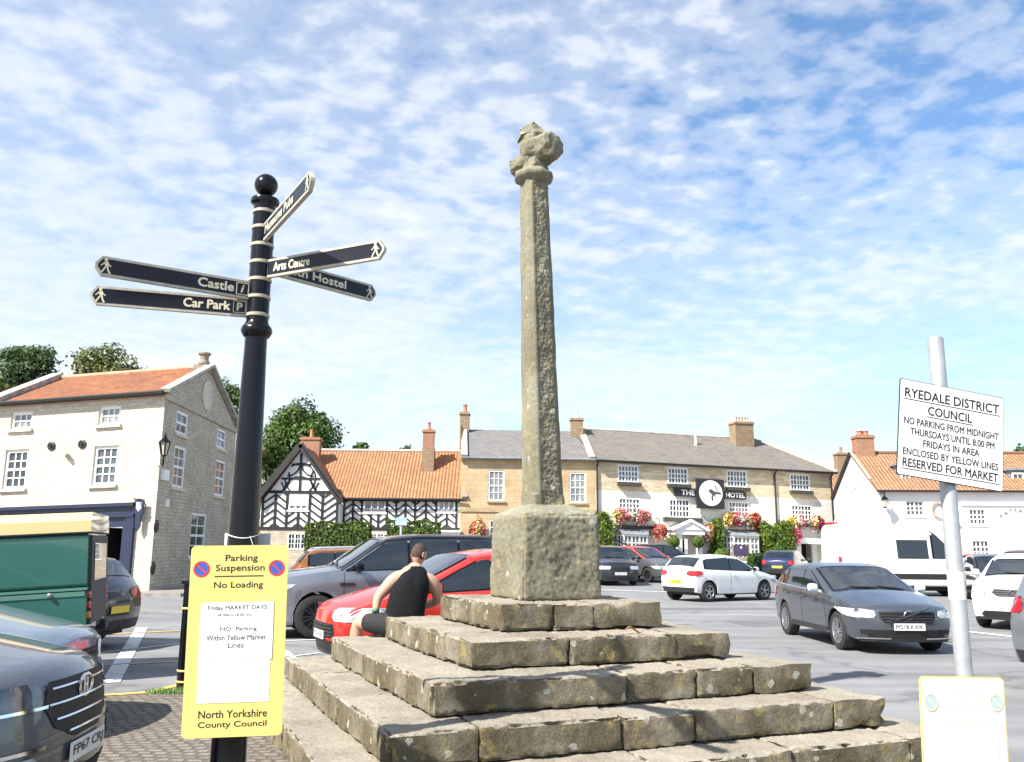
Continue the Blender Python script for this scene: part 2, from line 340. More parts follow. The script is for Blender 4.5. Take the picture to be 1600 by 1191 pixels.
def strip(mb, pts, wd, z=0.010):
    P = [Vector((p[0], p[1], 0)) for p in pts]
    for a, b in zip(P[:-1], P[1:]):
        d = (b - a).normalized(); n = Vector((-d.y, d.x, 0)) * wd / 2; k = max(1, int((b - a).length / 4))
        for i in range(k):
            q = a.lerp(b, i / k); s = a.lerp(b, (i + 1) / k)
            mb.face([(v.x, v.y, gz(v.x, v.y) + z) for v in (q - n, s - n, s + n, q + n)])
def g2(px, py):
    p = G(px, py); return (p.x, p.y)
wl = MB(); ye = MB()
strip(wl, [g2(172, 1068), g2(222, 981)], 0.22)
strip(wl, [g2(100, 1028), g2(285, 1006)], 0.08)
strip(wl, [g2(425, 1003), g2(500, 1000)], 0.09); strip(wl, [g2(425, 1030), g2(500, 1021)], 0.07)
strip(wl, [g2(442, 1018), g2(462, 1034)], 0.16)
strip(wl, [g2(940, 922), g2(1030, 925), g2(1180, 927), g2(1245, 926)], 0.30)
strip(wl, [g2(1060, 960), g2(1230, 962)], 0.06)
strip(wl, [g2(1490, 985), g2(1700, 1009)], 0.20)
strip(wl, [g2(1200, 914), g2(1235, 916)], 0.25)
strip(wl, [g2(1040, 899), g2(1110, 904)], 0.18)
strip(ye, [g2(165, 1040), g2(285, 1034)], 0.07); strip(ye, [g2(160, 992), g2(290, 986)], 0.12)
strip(ye, yl[:3], 0.12); strip(ye, [yl[2], yl[3], (-2.6, 10.6), (-1.0, 11.6)], 0.11)
PATCH = M('darker_tarmac_patch', (0.115, 0.117, 0.122), .88, base2=(0.15, 0.151, 0.155), vs=1.2, bump=.3, bs=150, bdist=.006)
flat('tarmac_patch', [(5.2, 19.5), (9.8, 20.2), (9.5, 21.6), (5.0, 20.9)], PATCH, .004); flat('tarmac_patch', [(-6.6, 19.5), (-1.5, 20.1), (-1.6, 21.0), (-6.7, 20.4)], PATCH, .004); flat('tarmac_patch', [(3.4, 24.5), (12.5, 25.5), (12.4, 26.1), (3.3, 25.1)], PATCH, .004)
tag(wl.build('white_road_lines', ROADW), kind='structure'); tag(ye.build('yellow_road_lines', ROADY), kind='structure')
# pavements with a kerb step
def pavement(name, poly, h=0.11):
    mb = MB(); top = [(p[0], p[1], gz(p[0], p[1]) + h) for p in poly]; mb.face(top)
    for i in range(len(poly)):
        a, b = poly[i], poly[(i + 1) % len(poly)]
        mb.face([(a[0], a[1], gz(*a[:2]) - .02), (b[0], b[1], gz(*b[:2]) - .02), (b[0], b[1], gz(*b[:2]) + h), (a[0], a[1], gz(*a[:2]) + h)], 1)
    return tag(mb.build(name, [FLAG, KERB]), kind='structure')
pavement('pavement', [(-30, 27.5), (-12.5, 28.4), (-10.6, 28.6), (-10.2, 30.5), (-10.9, 44), (-12.6, 44), (-12.2, 29.45), (-30, 33.5)])
pavement('pavement', [(-16, 50.5), (5.0, 50.5), (22, 55.0), (24, 47.2), (45, 46.2), (45, 50), (21.3, 51), (21.3, 58), (23.2, 62.5), (6, 56), (-16, 56)])

# ================================================================ the market cross
def stone_mat(name, c1, c2, lich=0.5, moss=0.5, bst=0.75, bdist=0.025):
    m = bpy.data.materials.new(name); m.use_nodes = True; t = m.node_tree; b = t.nodes['Principled BSDF']; lk = t.links.new
    b.inputs['Roughness'].default_value = 0.92; b.inputs['Specular IOR Level'].default_value = 0.15
    tc = N('ShaderNodeTexCoord', t); co = tc.outputs['Object']
    def noi(s, d=7, r=0.62, sc3=None):
        v = co
        if sc3:
            mp = N('ShaderNodeMapping', t); mp.inputs['Scale'].default_value = sc3; lk(co, mp.inputs[0]); v = mp.outputs[0]
        n = N('ShaderNodeTexNoise', t); n.inputs['Scale'].default_value = s; n.inputs['Detail'].default_value = d; n.inputs['Roughness'].default_value = r; lk(v, n.inputs['Vector']); return n.outputs['Fac']
    def mix(a, bb, f, mode='MIX'):
        x = N('ShaderNodeMix', t, data_type='RGBA', blend_type=mode)
        for s, v in (('A', a), ('B', bb), ('Factor', f)):
            if isinstance(v, tuple): x.inputs[s].default_value = (*v, 1)
            elif isinstance(v, float): x.inputs[s].default_value = v
            else: lk(v, x.inputs[s])
        return x.outputs['Result']
    c = ramp(t, [(0.3, c1), (0.7, c2)], noi(2.2)).outputs[0]
    g = N('ShaderNodeNewGeometry', t); sn = N('ShaderNodeSeparateXYZ', t); lk(g.outputs['Normal'], sn.inputs[0])
    up = ramp(t, [(0.45, 0.0), (0.8, 1.0)], sn.outputs['Z']).outputs[0]
    side = N('ShaderNodeMath', t, operation='SUBTRACT'); side.inputs[0].default_value = 1.0; lk(up, side.inputs[1])
    # green-brown algae crust on the upright faces, worn clean on the treads
    al = N('ShaderNodeMath', t, operation='MULTIPLY'); lk(ramp(t, [(0.30, 0.25 * moss), (0.56, 0.95 * moss)], noi(3.1, 6, 0.6, (1, 1, 0.8))).outputs[0], al.inputs[0]); lk(side.outputs[0], al.inputs[1])
    c = mix(c, ramp(t, [(0.32, 0.72), (0.5, 1.0), (0.7, 1.12)], noi(1.4, 8, 0.7)).outputs[0], 1.0, 'MULTIPLY')
    c = mix(c, (0.085, 0.068, 0.034), al.outputs[0])
    yl_ = N('ShaderNodeMath', t, operation='MULTIPLY'); lk(ramp(t, [(0.56, 0.0), (0.66, 0.55 * lich)], noi(9, 5)).outputs[0], yl_.inputs[0]); lk(side.outputs[0], yl_.inputs[1])
    c = mix(c, (0.36, 0.29, 0.11), yl_.outputs[0])
    vo = N('ShaderNodeTexVoronoi', t); vo.inputs['Scale'].default_value = 8.5; vo.inputs['Randomness'].default_value = 1.0
    wv = N('ShaderNodeVectorMath', t, operation='MULTIPLY_ADD'); wv.inputs[1].default_value = (0.06, 0.06, 0.06)
    nn = N('ShaderNodeTexNoise', t); nn.inputs['Scale'].default_value = 14; lk(co, nn.inputs['Vector']); lk(nn.outputs['Color'], wv.inputs[0]); lk(co, wv.inputs[2]); lk(wv.outputs[0], vo.inputs['Vector'])
    sz = N('ShaderNodeMath', t, operation='MULTIPLY'); sz.inputs[1].default_value = 0.32; sx = N('ShaderNodeSeparateColor', t); lk(vo.outputs['Color'], sx.inputs[0]); lk(sx.outputs[0], sz.inputs[0])
    lt = N('ShaderNodeMath', t, operation='LESS_THAN'); lk(vo.outputs['Distance'], lt.inputs[0]); lk(sz.outputs[0], lt.inputs[1])
    gt = N('ShaderNodeMath', t, operation='GREATER_THAN'); gt.inputs[1].default_value = 0.62; lk(sx.outputs[1], gt.inputs[0])
    lm = N('ShaderNodeMath', t, operation='MULTIPLY'); lk(lt.outputs[0], lm.inputs[0]); lk(gt.outputs[0], lm.inputs[1])
    l2 = N('ShaderNodeMath', t, operation='MULTIPLY'); l2.inputs[1].default_value = 0.7 * lich; lk(lm.outputs[0], l2.inputs[0])
    l3 = N('ShaderNodeMath', t, operation='MULTIPLY'); lk(l2.outputs[0], l3.inputs[0]); lk(side.outputs[0], l3.inputs[1])
    c = mix(c, (0.50, 0.48, 0.42), l3.outputs[0])
    c = mix(c, ramp(t, [(0.28, 0.62), (0.5, 1.0), (0.75, 1.22)], noi(45, 6, 0.7)).outputs[0], 1.0, 'MULTIPLY')
    lk(c, b.inputs['Base Color'])
    h1 = noi(38, 8, 0.7); h2 = noi(130, 4, 0.6)
    ha = N('ShaderNodeMath', t, operation='MULTIPLY_ADD'); ha.inputs[1].default_value = 0.35; lk(h2, ha.inputs[0]); lk(h1, ha.inputs[2])
    bp = N('ShaderNodeBump', t); bp.inputs['Strength'].default_value = bst; bp.inputs['Distance'].default_value = bdist; lk(ha.outputs[0], bp.inputs['Height']); lk(bp.outputs[0], b.inputs['Normal'])
    MATS[name] = m; return m
STEP = stone_mat('weathered_step_stone', (0.285, 0.253, 0.202), (0.385, 0.348, 0.282), 1.0, 0.85)
SHAFT = stone_mat('weathered_shaft_stone', (0.20, 0.19, 0.14), (0.31, 0.295, 0.225), 0.8, 0.35, .6, .012)
GAP = M('earth_in_joints', (0.05, 0.042, 0.03), 0.95, var=0.3, vs=9)
def rnoise(p, sc, seed=0.0): return noise.fractal(Vector((p.x * sc + seed, p.y * sc - seed * .7, p.z * sc + 3.1 * seed)), 0.9, 2.1, 4)
def stone(mb, M4, l, wd, h, r=0.035, cell=0.035, amp=0.010, seed=0.0, wear=0.0, amp2=0.0, taper=None, mi=0):
    n = [max(2, int(round(q / cell))) for q in (l, wd, h)]; dim = (l, wd, h); key = {}
    inner = [q / 2 - r for q in dim]
    def vid(i, j, k):
        if (i, j, k) in key: return key[(i, j, k)]
        p = Vector((i / n[0] * l - l / 2, j / n[1] * wd - wd / 2, k / n[2] * h - h / 2))
        q = Vector([max(-inner[a], min(inner[a], p[a])) for a in range(3)]); d = p - q
        nr = d.normalized() if d.length > 1e-9 else Vector((0, 0, 1)); p = q + nr * r
        if taper: p = taper(p)
        W = M4 @ p
        s = rnoise(W, 4.5, seed) * amp + rnoise(W, 17, seed + 5) * amp * 0.45
        if amp2: s += amp2 * rnoise(W, 34, seed + 9)
        if wear and k == n[2]: s -= wear * (0.5 + 0.5 * math.sin(p.x * 2.4 + seed * 3)) * max(0, -p.y / wd + 0.5)
        ext = (i in (0, n[0])) + (j in (0, n[1])) + (k in (0, n[2]))
        if ext >= 2: s -= max(0.0, rnoise(W, 8, seed + 2) - .02) * .055 + max(0.0, rnoise(W, 2.6, seed + 4) - .25) * .09
        p = p + nr * s; i_ = mb.vert(M4 @ p); key[(i, j, k)] = i_; return i_
    for (a, b, c) in ((0, 1, 2), (1, 2, 0), (2, 0, 1)):
        for side in (0, 1):
            for u in range(n[a]):
                for v in range(n[b]):
                    ids = []
                    for du, dv in ((0, 0), (1, 0), (1, 1), (0, 1)):
                        ix = [0, 0, 0]; ix[a] = u + du; ix[b] = v + dv; ix[c] = n[c] * side; ids.append(vid(*ix))
                    mb.idx(ids if side else ids[::-1], mi)
def frame4(o, x, y, z=(0, 0, 1)):
    x = Vector(x); y = Vector(y); z = Vector(z); m = Matrix.Identity(4)
    for i in range(3): m[i][0] = x[i]; m[i][1] = y[i]; m[i][2] = z[i]; m[i][3] = o[i]
    return m
cross = thing('market_cross', MC, 'old stone market cross with a tall weathered shaft on five square steps', 'market cross')
SIDES = [5.02, 4.25, 3.45, 2.52, 1.62]; TOPS = [0.22, 0.46, 0.70, 0.935, 1.175]
rs = random.Random(11)
JOINTS = {0: [[.48, .74], [.25, .62], [.5], [.3, .6]], 1: [[.17, .47, .64], [.36, .72], [.4, .7], [.35, .7]],
          2: [[.57, .80], [.52], [.5], [.5]], 3: [[.46], [], [.5], [.5]], 4: [[.54], [.5], [.5], [.5]]}
for i, (a, zt) in enumerate(zip(SIDES, TOPS)):
    zb = TOPS[i - 1] if i else -0.06; h = zt - zb + (0.0 if i else 0.0); mb = MB()
    nxt = SIDES[i + 1] if i < 4 else 0.5; tread = min((a - nxt) / 2 + 0.16, a / 2 - .01)
    # four sides: front (-E2), left (-E1), back (+E2), right (+E1)
    for si, (ux, uy) in enumerate(((E1, E2), (-E2, E1), (-E1, -E2), (E2, -E1))):
        cuts = [0.0] + JOINTS[i][si] + [1.0]; full = a - tread          # pinwheel: each side runs from its own corner
        for j, (c0, c1) in enumerate(zip(cuts[:-1], cuts[1:])):
            l = (c1 - c0) * full - rs.choice((.002, .003, .004, .014)); mid = -a / 2 + (c0 + c1) / 2 * full
            dz = rs.uniform(-.006, .004); push = rs.uniform(-.018, .008); hh = h - (0.012 if i else 0)
            o = MC + ux * mid - uy * (a / 2 - tread / 2 + push) + Vector((0, 0, zb + h / 2 + dz + (0.004 if i else 0)))
            tw = rs.uniform(-.008, .008); ux2 = (ux + uy * tw).normalized(); uy2 = (uy - ux * tw).normalized()
            cell = 0.026 if si < 2 else 0.09
            stone(mb, frame4(o, ux2, uy2), l, tread, hh, r=rs.uniform(.010, .018), cell=cell, amp=rs.uniform(.006, .011), amp2=.005, seed=i * 7.3 + si * 2.1 + j, wear=rs.uniform(.006, .022))
    # core under the next step
    k = a / 2 - 0.10
    mb.hexa([MC + E1 * sx * k + E2 * sy * k + Vector((0, 0, z)) for z in (zb - .0, zt - 0.035) for sx, sy in ((-1, -1), (1, -1), (1, 1), (-1, 1))], 1)
    mb.build('step', [STEP, GAP], cross, True, smooth=True, sharp=38, fixn=False)
# socket stone: square, battered, domed top
ZS = TOPS[-1] - 0.02; mb = MB()
def sock_t(p):
    t = (p.z + 0.41) / 0.82; k = 1.0 - 0.03 * t
    if t > 0.84:
        d = max(abs(p.x), abs(p.y)) / 0.41; k2 = (t - .84) / .16
        p = Vector((p.x, p.y, p.z + 0.12 * k2 * (1 - min(1, d) ** 1.5) - 0.035 * k2 * max(0, d - .7)))
    return Vector((p.x * k, p.y * k, p.z))
stone(mb, frame4(MC + Vector((-.02, -.03, ZS + 0.41)), E1, E2), 0.83, 0.83, 0.82, r=0.05, cell=0.016, amp=0.011, seed=3.3, amp2=0.008, taper=sock_t)
mb.build('socket_stone', SHAFT, cross, True, smooth=True, fixn=False)
# shaft: chamfered square tapering to an octagon, one face badly spalled
mb = MB(); B0 = Vector((MC.x - .03, MC.y - .03, ZS + 0.80)); T0 = at(834, 287, MC.y - .02); NZ = 330; NA = 88; ids = []
for iz in range(NZ + 1):
    t = iz / NZ; c = B0.lerp(T0, t); half = 0.174 * (1 - t) + 0.126 * t
    if t < .03: half *= 1.0 + .12 * (1 - t / .03)
    row = []
    for ia in range(NA):
        a = 2 * math.pi * ia / NA; dx, dy = math.cos(a), math.sin(a)
        sq = half / max(abs(dx), abs(dy)); dg = half * (1.18 if t > .06 else 1.36) * 1.0 / ((abs(dx) + abs(dy)) / math.sqrt(2))
        rad = min(sq, dg)
        p = c + (E1 * dx + E2 * dy) * rad
        rough = 1.0 if (abs(((math.degrees(a) - 285 + 180) % 360) - 180) < 42) else 0.10      # front face eaten away
        s = rnoise(p, 3, 1.0) * .006 + rough * (rnoise(p, 11, 2.0) * .011 + rnoise(p, 60, 6.0) * .011) - (0.012 if rough > .5 else 0) * (0.6 if t > .9 else 1)
        row.append(mb.vert(p + (E1 * dx + E2 * dy) * s))
    ids.append(row)
for iz in range(NZ):
    for ia in range(NA):
        b = (ia + 1) % NA; mb.idx((ids[iz][ia], ids[iz][b], ids[iz + 1][b], ids[iz + 1][ia]))
mb.idx(ids[-1]); mb.idx(ids[0][::-1])
mb.build('shaft', SHAFT, cross, True, smooth=True, fixn=False)
# moulded collar and the broken head
mb = MB(); TC = T0.copy(); NA = 40; ids = []
for r, z in ((.13, -.02), (.152, .0), (.205, .03), (.222, .065), (.205, .10), (.165, .125), (.15, .14)):
    row = []
    for ia in range(NA):
        a = 2 * math.pi * ia / NA; oc = 1.0 / max(abs(math.cos((a % (math.pi / 4)) - math.pi / 8)) / math.cos(math.pi / 8), .5)
        d = E1 * math.cos(a) + E2 * math.sin(a); p = TC + d * r * oc + Vector((0, 0, z)); row.append(mb.vert(p + d * rnoise(p, 9, 4) * .012))
    ids.append(row)
for j in range(len(ids) - 1):
    for ia in range(NA):
        b = (ia + 1) % NA; mb.idx((ids[j][ia], ids[j][b], ids[j + 1][b], ids[j + 1][ia]))
mb.idx(ids[-1]); mb.idx(ids[0][::-1])
mb.build('collar', SHAFT, cross, True, smooth=True, fixn=False)
mb = MB()
def octbar(c0, c1, r0, r1, up, seed, tip=0.0, n=8):
    # octagonal arm between two points with a faceted bruised end
    d = (c1 - c0).normalized(); x = d.cross(up).normalized(); y = x.cross(d); rows = []
    for t, k in ((0, 1), (.35, 1), (.7, 1), (.92, .97), (1.0, .72)):
        c = c0.lerp(c1, t); r = (r0 * (1 - t) + r1 * t) * k; row = []
        for q in range(n):
            a = 2 * math.pi * (q + .5) / n; p = c + (x * math.cos(a) + y * math.sin(a)) * r
            row.append(mb.vert(p + Vector((rnoise(p, 7, seed), rnoise(p, 7, seed + 2), rnoise(p, 7, seed + 4))) * .045))
        rows.append(row)
    for j in range(len(rows) - 1):
        for q in range(n):
            b = (q + 1) % n; mb.idx((rows[j][q], rows[j][b], rows[j + 1][b], rows[j + 1][q]))
    mb.idx(rows[-1]); mb.idx(rows[0][::-1])
HZ = Vector((0, 0, 1)); HC = TC + Vector((0, 0, .12))
AR = (E1 * 0.80 - E2 * 0.60).normalized()            # the arms run across the picture, right end nearer
RA = Vector((.74, -.66, .06)).normalized(); LA_ = Vector((-.86, .10, -.20)).normalized()
octbar(HC - HZ * .02, HC + HZ * .44, .150, .140, E2, 1.0)
octbar(HC + HZ * .11 - LA_ * .02, HC + HZ * .12 + LA_ * .255, .125, .112, HZ, 2.0)
octbar(HC + HZ * .22 - RA * .06, HC + HZ * .22 + RA * .30, .165, .155, HZ, 3.0)
octbar(HC + HZ * .40 - AR * .03, HC + HZ * .53 - AR * .05, .172, .085, E2, 4.0, n=7)
hd_ = mb.build('cross_head', SHAFT, cross, True, smooth=True, fixn=True); bm = bmesh.new(); bm.from_mesh(hd_.data)
bmesh.ops.subdivide_edges(bm, edges=bm.edges[:], cuts=3, use_grid_fill=True); bmesh.ops.triangulate(bm, faces=[f for f in bm.faces if len(f.verts) > 4]); bmesh.ops.subdivide_edges(bm, edges=bm.edges[:], cuts=1, use_grid_fill=True)
for _ in range(1): bmesh.ops.smooth_vert(bm, verts=bm.verts[:], factor=.35, use_axis_x=True, use_axis_y=True, use_axis_z=True)
bm.normal_update()
for v in bm.verts: v.co += v.normal * (rnoise(v.co, 7, 1.7) * .016 + rnoise(v.co, 24, 3.1) * .008)
bm.to_mesh(hd_.data); bm.free(); hd_.data.polygons.foreach_set('use_smooth', [True] * len(hd_.data.polygons)); hd_.data.set_sharp_from_angle(angle=R_(42))

# ================================================================ sign posts
PY = 5.35; K = PY / 3.7
pa = at(361, 1150, PY); pb = at(413, 310, PY); PX = (pa.x + pb.x) / 2 + .0
def zof(py, x=None, y=PY):                     # height of the post where it crosses this picture row
    lo, hi = -1.0, 7.0
    for _ in range(40):
        mid = (lo + hi) / 2; d = Vector((PX if x is None else x, y, mid)) - CP
        row = 595.5 - FPX * d.dot(CU) / d.dot(_f)
        if row > py: lo = mid
        else: hi = mid
    return lo
post = thing('fingerpost', (PX, PY, 0), 'black and cream iron fingerpost with five pointed direction arms and ball finial', 'signpost')
mb = MB(); zc = zof(517)
prof = [(.098, 0), (.098, .12), (.090, .15), (.072, .20), (.0690, .6), (.0615, 1.75), (.052, 2.6), (.0480, zc - .14), (.0475, zc - .05), (.056, zc - .04), (.066, zc - .016), (.068, zc), (.064, zc + .019), (.052, zc + .04), (.0480, zc + .06), (.0480, zof(322)), (.062, zof(319)), (.064, zof(315)), (.060, zof(312)), (.03, zof(309)), (.022, zof(306))]
mb.lathe([(r * K, z) for r, z in prof], (0, 0, 0), 28)
mb.build('pole', BLACK, post, smooth=True, sharp=40)
mb = MB(); zb_ = zof(290); rb = .052 * K
mb.lathe([(rb * math.sin(math.pi * k / 16) + .0005, zb_ - rb * math.cos(math.pi * k / 16)) for k in range(17)], n=28)
mb.build('ball_finial', BLACK, post, smooth=True)
for yy in (333, 358, 385, 412, 439, 466, 494):
    z = zof(yy); mb = MB(); mb.lathe([(.0485 * K, z - .008 * K), (.0515 * K, z - .006 * K), (.0515 * K, z + .006 * K), (.0485 * K, z + .008 * K)], n=28); mb.build('band', CREAM, post, smooth=True, sharp=40)
# paper and string low on the post
mb = MB(); z0, z1 = zof(905), zof(833)
mb.box(-.145, .028, .102, .107, z0, z1); mb.box(.032, .14, .100, .105, z0, z1 + .0)
mb.build('paper_notice', M('grey_paper', (0.62, 0.62, 0.66), 0.7, var=.05), post)
mb = MB(); zs_ = zof(838); mb.tube([(.095 * math.cos(a), .095 * math.sin(a), zs_ + .012 * math.sin(a * 2 + 1)) for a in np.linspace(0, 2 * math.pi, 25)], .0035, 5)
mb.tube([(.07, -.09, zs_), (.10, -.10, zs_ - .07), (.11, -.12, zs_ - .13)], .002, 5); mb.build('string', M('white_string', (.75, .74, .7), .8), post)
NAVY = M('navy_sign_enamel', (0.005, 0.006, 0.014), 0.35, spec=.35)
GOLD = M('cream_raised_lettering', (0.62, 0.57, 0.42), 0.45)
WALK = [(-.1, 1.0, .1), ]
def walker(mb, o, ux, uz, s, nrm):
    # small walking figure: head, leaning body, two striding legs, arms
    o = Vector(o); ux = Vector(ux); uz = Vector(uz); nrm = Vector(nrm)
    def P(x, y): return o + ux * (x * s) + uz * (y * s) + nrm * .0042
    def poly(pts): mb.prism([P(*p) for p in pts], -nrm * .003)
    poly([(.10 * math.cos(a) - .03, .40 + .10 * math.sin(a)) for a in np.linspace(0, 2 * math.pi, 10, endpoint=False)])
    poly([(-.12, .27), (.10, .29), (.12, -.02), (-.06, -.04)]); poly([(-.06, 0), (.06, 0), (-.10, -.25), (-.22, -.48), (-.30, -.44)])
    poly([(.02, 0), (.13, .0), (.16, -.22), (.30, -.46), (.20, -.50), (.06, -.24)]); poly([(-.12, .27), (-.04, .22), (-.18, .08), (-.30, -.02), (-.33, .04), (-.22, .12)])
    poly([(.10, .28), (.17, .12), (.30, .04), (.27, -.02), (.10, .08)])
def finger(label, pxr, pxt, hgt, txt, tx, tw, icon=None, attach=.05, plate2=None):
    p = at(pxr[0], pxr[1], PY); z = p.z; tip = G(pxt[0], pxt[1], z); ax = Vector((PX, PY, z)); d = (tip - ax); d.z = 0; Lg = d.length; d.normalize()
    nrm = Vector((-d.y, d.x, 0))
    if nrm.dot(CP - ax) < 0: nrm = -nrm
    rightward = d.dot(CR) > 0 if False else (nrm.cross(Vector((0, 0, 1)))).dot(d) < 0      # reading direction seen from the camera side
    ux = d if (Vector((0, 0, 1)).cross(nrm)).dot(d) > 0 else -d
    out = (ux == d); s0 = .043 * K; hz = Vector((0, 0, 1)); hgt = hgt * K; tw = tw * K; h = hgt / 2
    def P(s, v, w=0.0): return ax + d * s + hz * v + nrm * w
    outl = [(s0, -h), (s0, h), (Lg - h * .62, h), (Lg, h * .18), (Lg, -h * .18), (Lg - h * .62, -h)]
    arm = MB(); arm.prism([P(s, v, .013) for s, v in outl], -nrm * .026)
    e = .011 * K; inl = [(s0 + e * .6, -h + e), (s0 + e * .6, h - e), (Lg - h * .62 - e * .3, h - e), (Lg - e, h * .13), (Lg - e, -h * .13), (Lg - h * .62 - e * .3, -h + e)]
    root = arm.build('direction_arm', M('cream_arm_edge', (0.42, 0.39, 0.32), .5, var=.2, vs=20), post, True)
    fm = MB()
    for w, t in ((.0145, -nrm * .002), (-.0145, nrm * .002)): fm.prism([P(s, v, w) for s, v in inl], t)
    o = fm.build('face_panel', NAVY, root, False); o.location = (0, 0, 0)
    wm = MB(); walker(wm, P(Lg - h * 1.0, 0, .0115), ux, hz, hgt * .78, nrm); wm.build('walking_figure', GOLD, root).location = (0, 0, 0)
    pos = P(tx * Lg, -h * .42, .0165)
    t = text(txt, GOLD, root, pos, ux, hz, width=tw, height=None if False else hgt * .46, world=False, bold=.05); t.location = (0, 0, 0)
    if icon:
        ic = MB(); c = P(icon[1] * Lg, 0, .0165); q = hgt * .31
        for a, b in (((-q, -q), (q, -q)), ((q, -q), (q, q)), ((q, q), (-q, q)), ((-q, q), (-q, -q))):
            ic.bar(c + ux * a[0] + hz * a[1], c + ux * b[0] + hz * b[1], .004, .003, nrm)
        ic.build('icon_frame', GOLD, root).location = (0, 0, 0)
        t = text(icon[0], GOLD, root, c - hz * q * .62, ux, hz, height=q * 1.3, world=False, bold=.05, shear=.25 if icon[0] == 'i' else 0); t.location = (0, 0, 0)
    return root
finger('castle', (388, 457), (148, 414), .083, 'Castle', .285, .150, ('i', .115))
finger('car', (386, 483), (141, 461), .083, 'Car Park', .315, .190, ('P', .115))
finger('toilets', (415, 368), (489, 280), .083, 'Museums Pubs', .40, .42)
finger('arts', (420, 423), (602, 389), .083, 'Arts Centre', .275, .20)
finger('hostel', (420, 411), (586, 460), .083, 'Youth Hostel', .40, .40)

def board_face(parent, name, W, H, r, t, mat, o, ux, uz, nrm, w=0.0):
    pts = []
    for cx, cy, a0 in ((W / 2 - r, H / 2 - r, 0), (-W / 2 + r, H / 2 - r, 90), (-W / 2 + r, -H / 2 + r, 180), (W / 2 - r, -H / 2 + r, 270)):
        for k in range(6):
            a = R_(a0 + 18 * k); pts.append(o + ux * (cx + r * math.cos(a)) + uz * (cy + r * math.sin(a)) + nrm * w)
    mb = MB(); mb.prism(pts, -nrm * t); return mb.build(name, mat, parent, True)
def basis(yaw, roll, pitch=0.0):
    ux = Vector((math.cos(yaw), math.sin(yaw), 0)); nrm = Vector((math.sin(yaw), -math.cos(yaw), 0)); uz = Vector((0, 0, 1))
    ux2 = ux * math.cos(roll) + uz * math.sin(roll); uz2 = uz * math.cos(roll) - ux * math.sin(roll)
    return ux2, uz2, nrm
YEL = M('yellow_notice_plastic', (0.69, 0.555, 0.17), 0.5, var=.06, vs=3)
def disc(parent, name, o, ux, uz, nrm, R, mat, t=.002, r0=0.0, n=32):
    mb = MB()
    if r0 <= 0: mb.prism([o + (ux * math.cos(a) + uz * math.sin(a)) * R + nrm * t for a in np.linspace(0, 2 * math.pi, n, endpoint=False)], -nrm * t)
    else:
        for k in range(n):
            a, b = 2 * math.pi * k / n, 2 * math.pi * (k + 1) / n
            da = ux * math.cos(a) + uz * math.sin(a); db = ux * math.cos(b) + uz * math.sin(b)
            mb.face([o + da * r0 + nrm * t, o + da * R + nrm * t, o + db * R + nrm * t, o + db * r0 + nrm * t])
    return mb.build(name, mat, parent, True)
def yellow_notice(o, W, H, yaw, roll, label, faded=False):
    ux, uz, nrm = basis(yaw, roll); o = Vector(o)
    root = thing('parking_notice', o, label, 'notice board', group='yellow parking suspension notices')
    ymat = YEL if not faded else M('faded_yellow_plastic', (0.86, 0.85, 0.72), 0.4, var=.03)
    board_face(root, 'board', W, H, .028, .006, YEL if faded else ymat, o, ux, uz, nrm)
    if faded: board_face(root, 'bleached_face', W - .014, H - .014, .024, .001, ymat, o, ux, uz, nrm, .0012)
    def P(x, y, w=.002): return o + ux * (x * W) + uz * (y * H) + nrm * w
    ink = INK if not faded else M('faded_ink', (0.84, 0.82, 0.64), .6)
    def T(s, x, y, wd, ht, mat=None, w=.0005):
        if faded: w = .0018
        return text(s, mat or ink, root, P(x, y, w), ux, uz, width=wd * W, height=ht * H, bold=.022)
    T('Parking', .02, .405, .33, .044); T('Suspension', .01, .352, .50, .044); T('No Loading', .0, .262, .50, .042)
    mb = MB(); mb.hexa([P(x, y, w) for y in (.332, .337) for x, w in ((-.25, .0018), (.25, .0018), (.25, .0), (-.25, .0))]); mb.build('rule', ink, root, True)
    BLU = M('sign_blue', (0.03, 0.10, 0.42), .4) if not faded else M('faded_sign_blue', (0.45, 0.62, 0.62), .4)
    RED = M('sign_red', (0.62, 0.03, 0.04), .4) if not faded else M('faded_sign_red', (0.72, 0.66, 0.5), .4)
    for sx in (-.385, .385):
        c = P(sx, .375, .0016 if faded else 0); sg = disc(root, 'no_waiting_symbol', c, ux, uz, nrm, W * .083, BLU, .001)
        q = disc(sg, 'red_ring', c, ux, uz, nrm, W * .083, RED, .002, W * .066); mb = MB()
        d = (ux - uz).normalized(); mb.bar(c - d * W * .07 + nrm * .0015, c + d * W * .07 + nrm * .0015, W * .018, .001, nrm); mb.build('red_bar', RED, sg, True)
    SH = M('white_paper_sheet', (0.80, 0.80, 0.80), .6)
    if faded: SH = WHITE
    board_face(root, 'paper_sheet', W * .74, H * .30, .002, .003, SH, P(0, .045, .004), ux, uz, nrm)
    board_face(root, 'paper_panel', W * .72, H * .225, .002, .0015, WHITE, P(-.005, -.213, .002), ux, uz, nrm)
    GREY = M('grey_print', (0.06, 0.06, 0.09), .6)
    if not faded:
        T('Friday MARKET DAYS', .0, .150, .60, .028, GREY, .0045); T('06.00hrs-18.00 hrs', -.03, .122, .34, .014, GREY, .0045); T('NO  Parking', .02, .040, .37, .026, GREY, .0045)
        T('Within Yellow Market', .0, -.004, .60, .028, GREY, .0045); T('Lines', .0, -.044, .16, .027, GREY, .0045)
    T('North Yorkshire', .0, -.402, .68, .038); T('County Council', .0, -.458, .68, .038)
    return root
yc = (at(299, 865, PY - .13) + at(440, 1130, PY - .13)) / 2
yn_a = at(369, 999, PY - .125 * K)
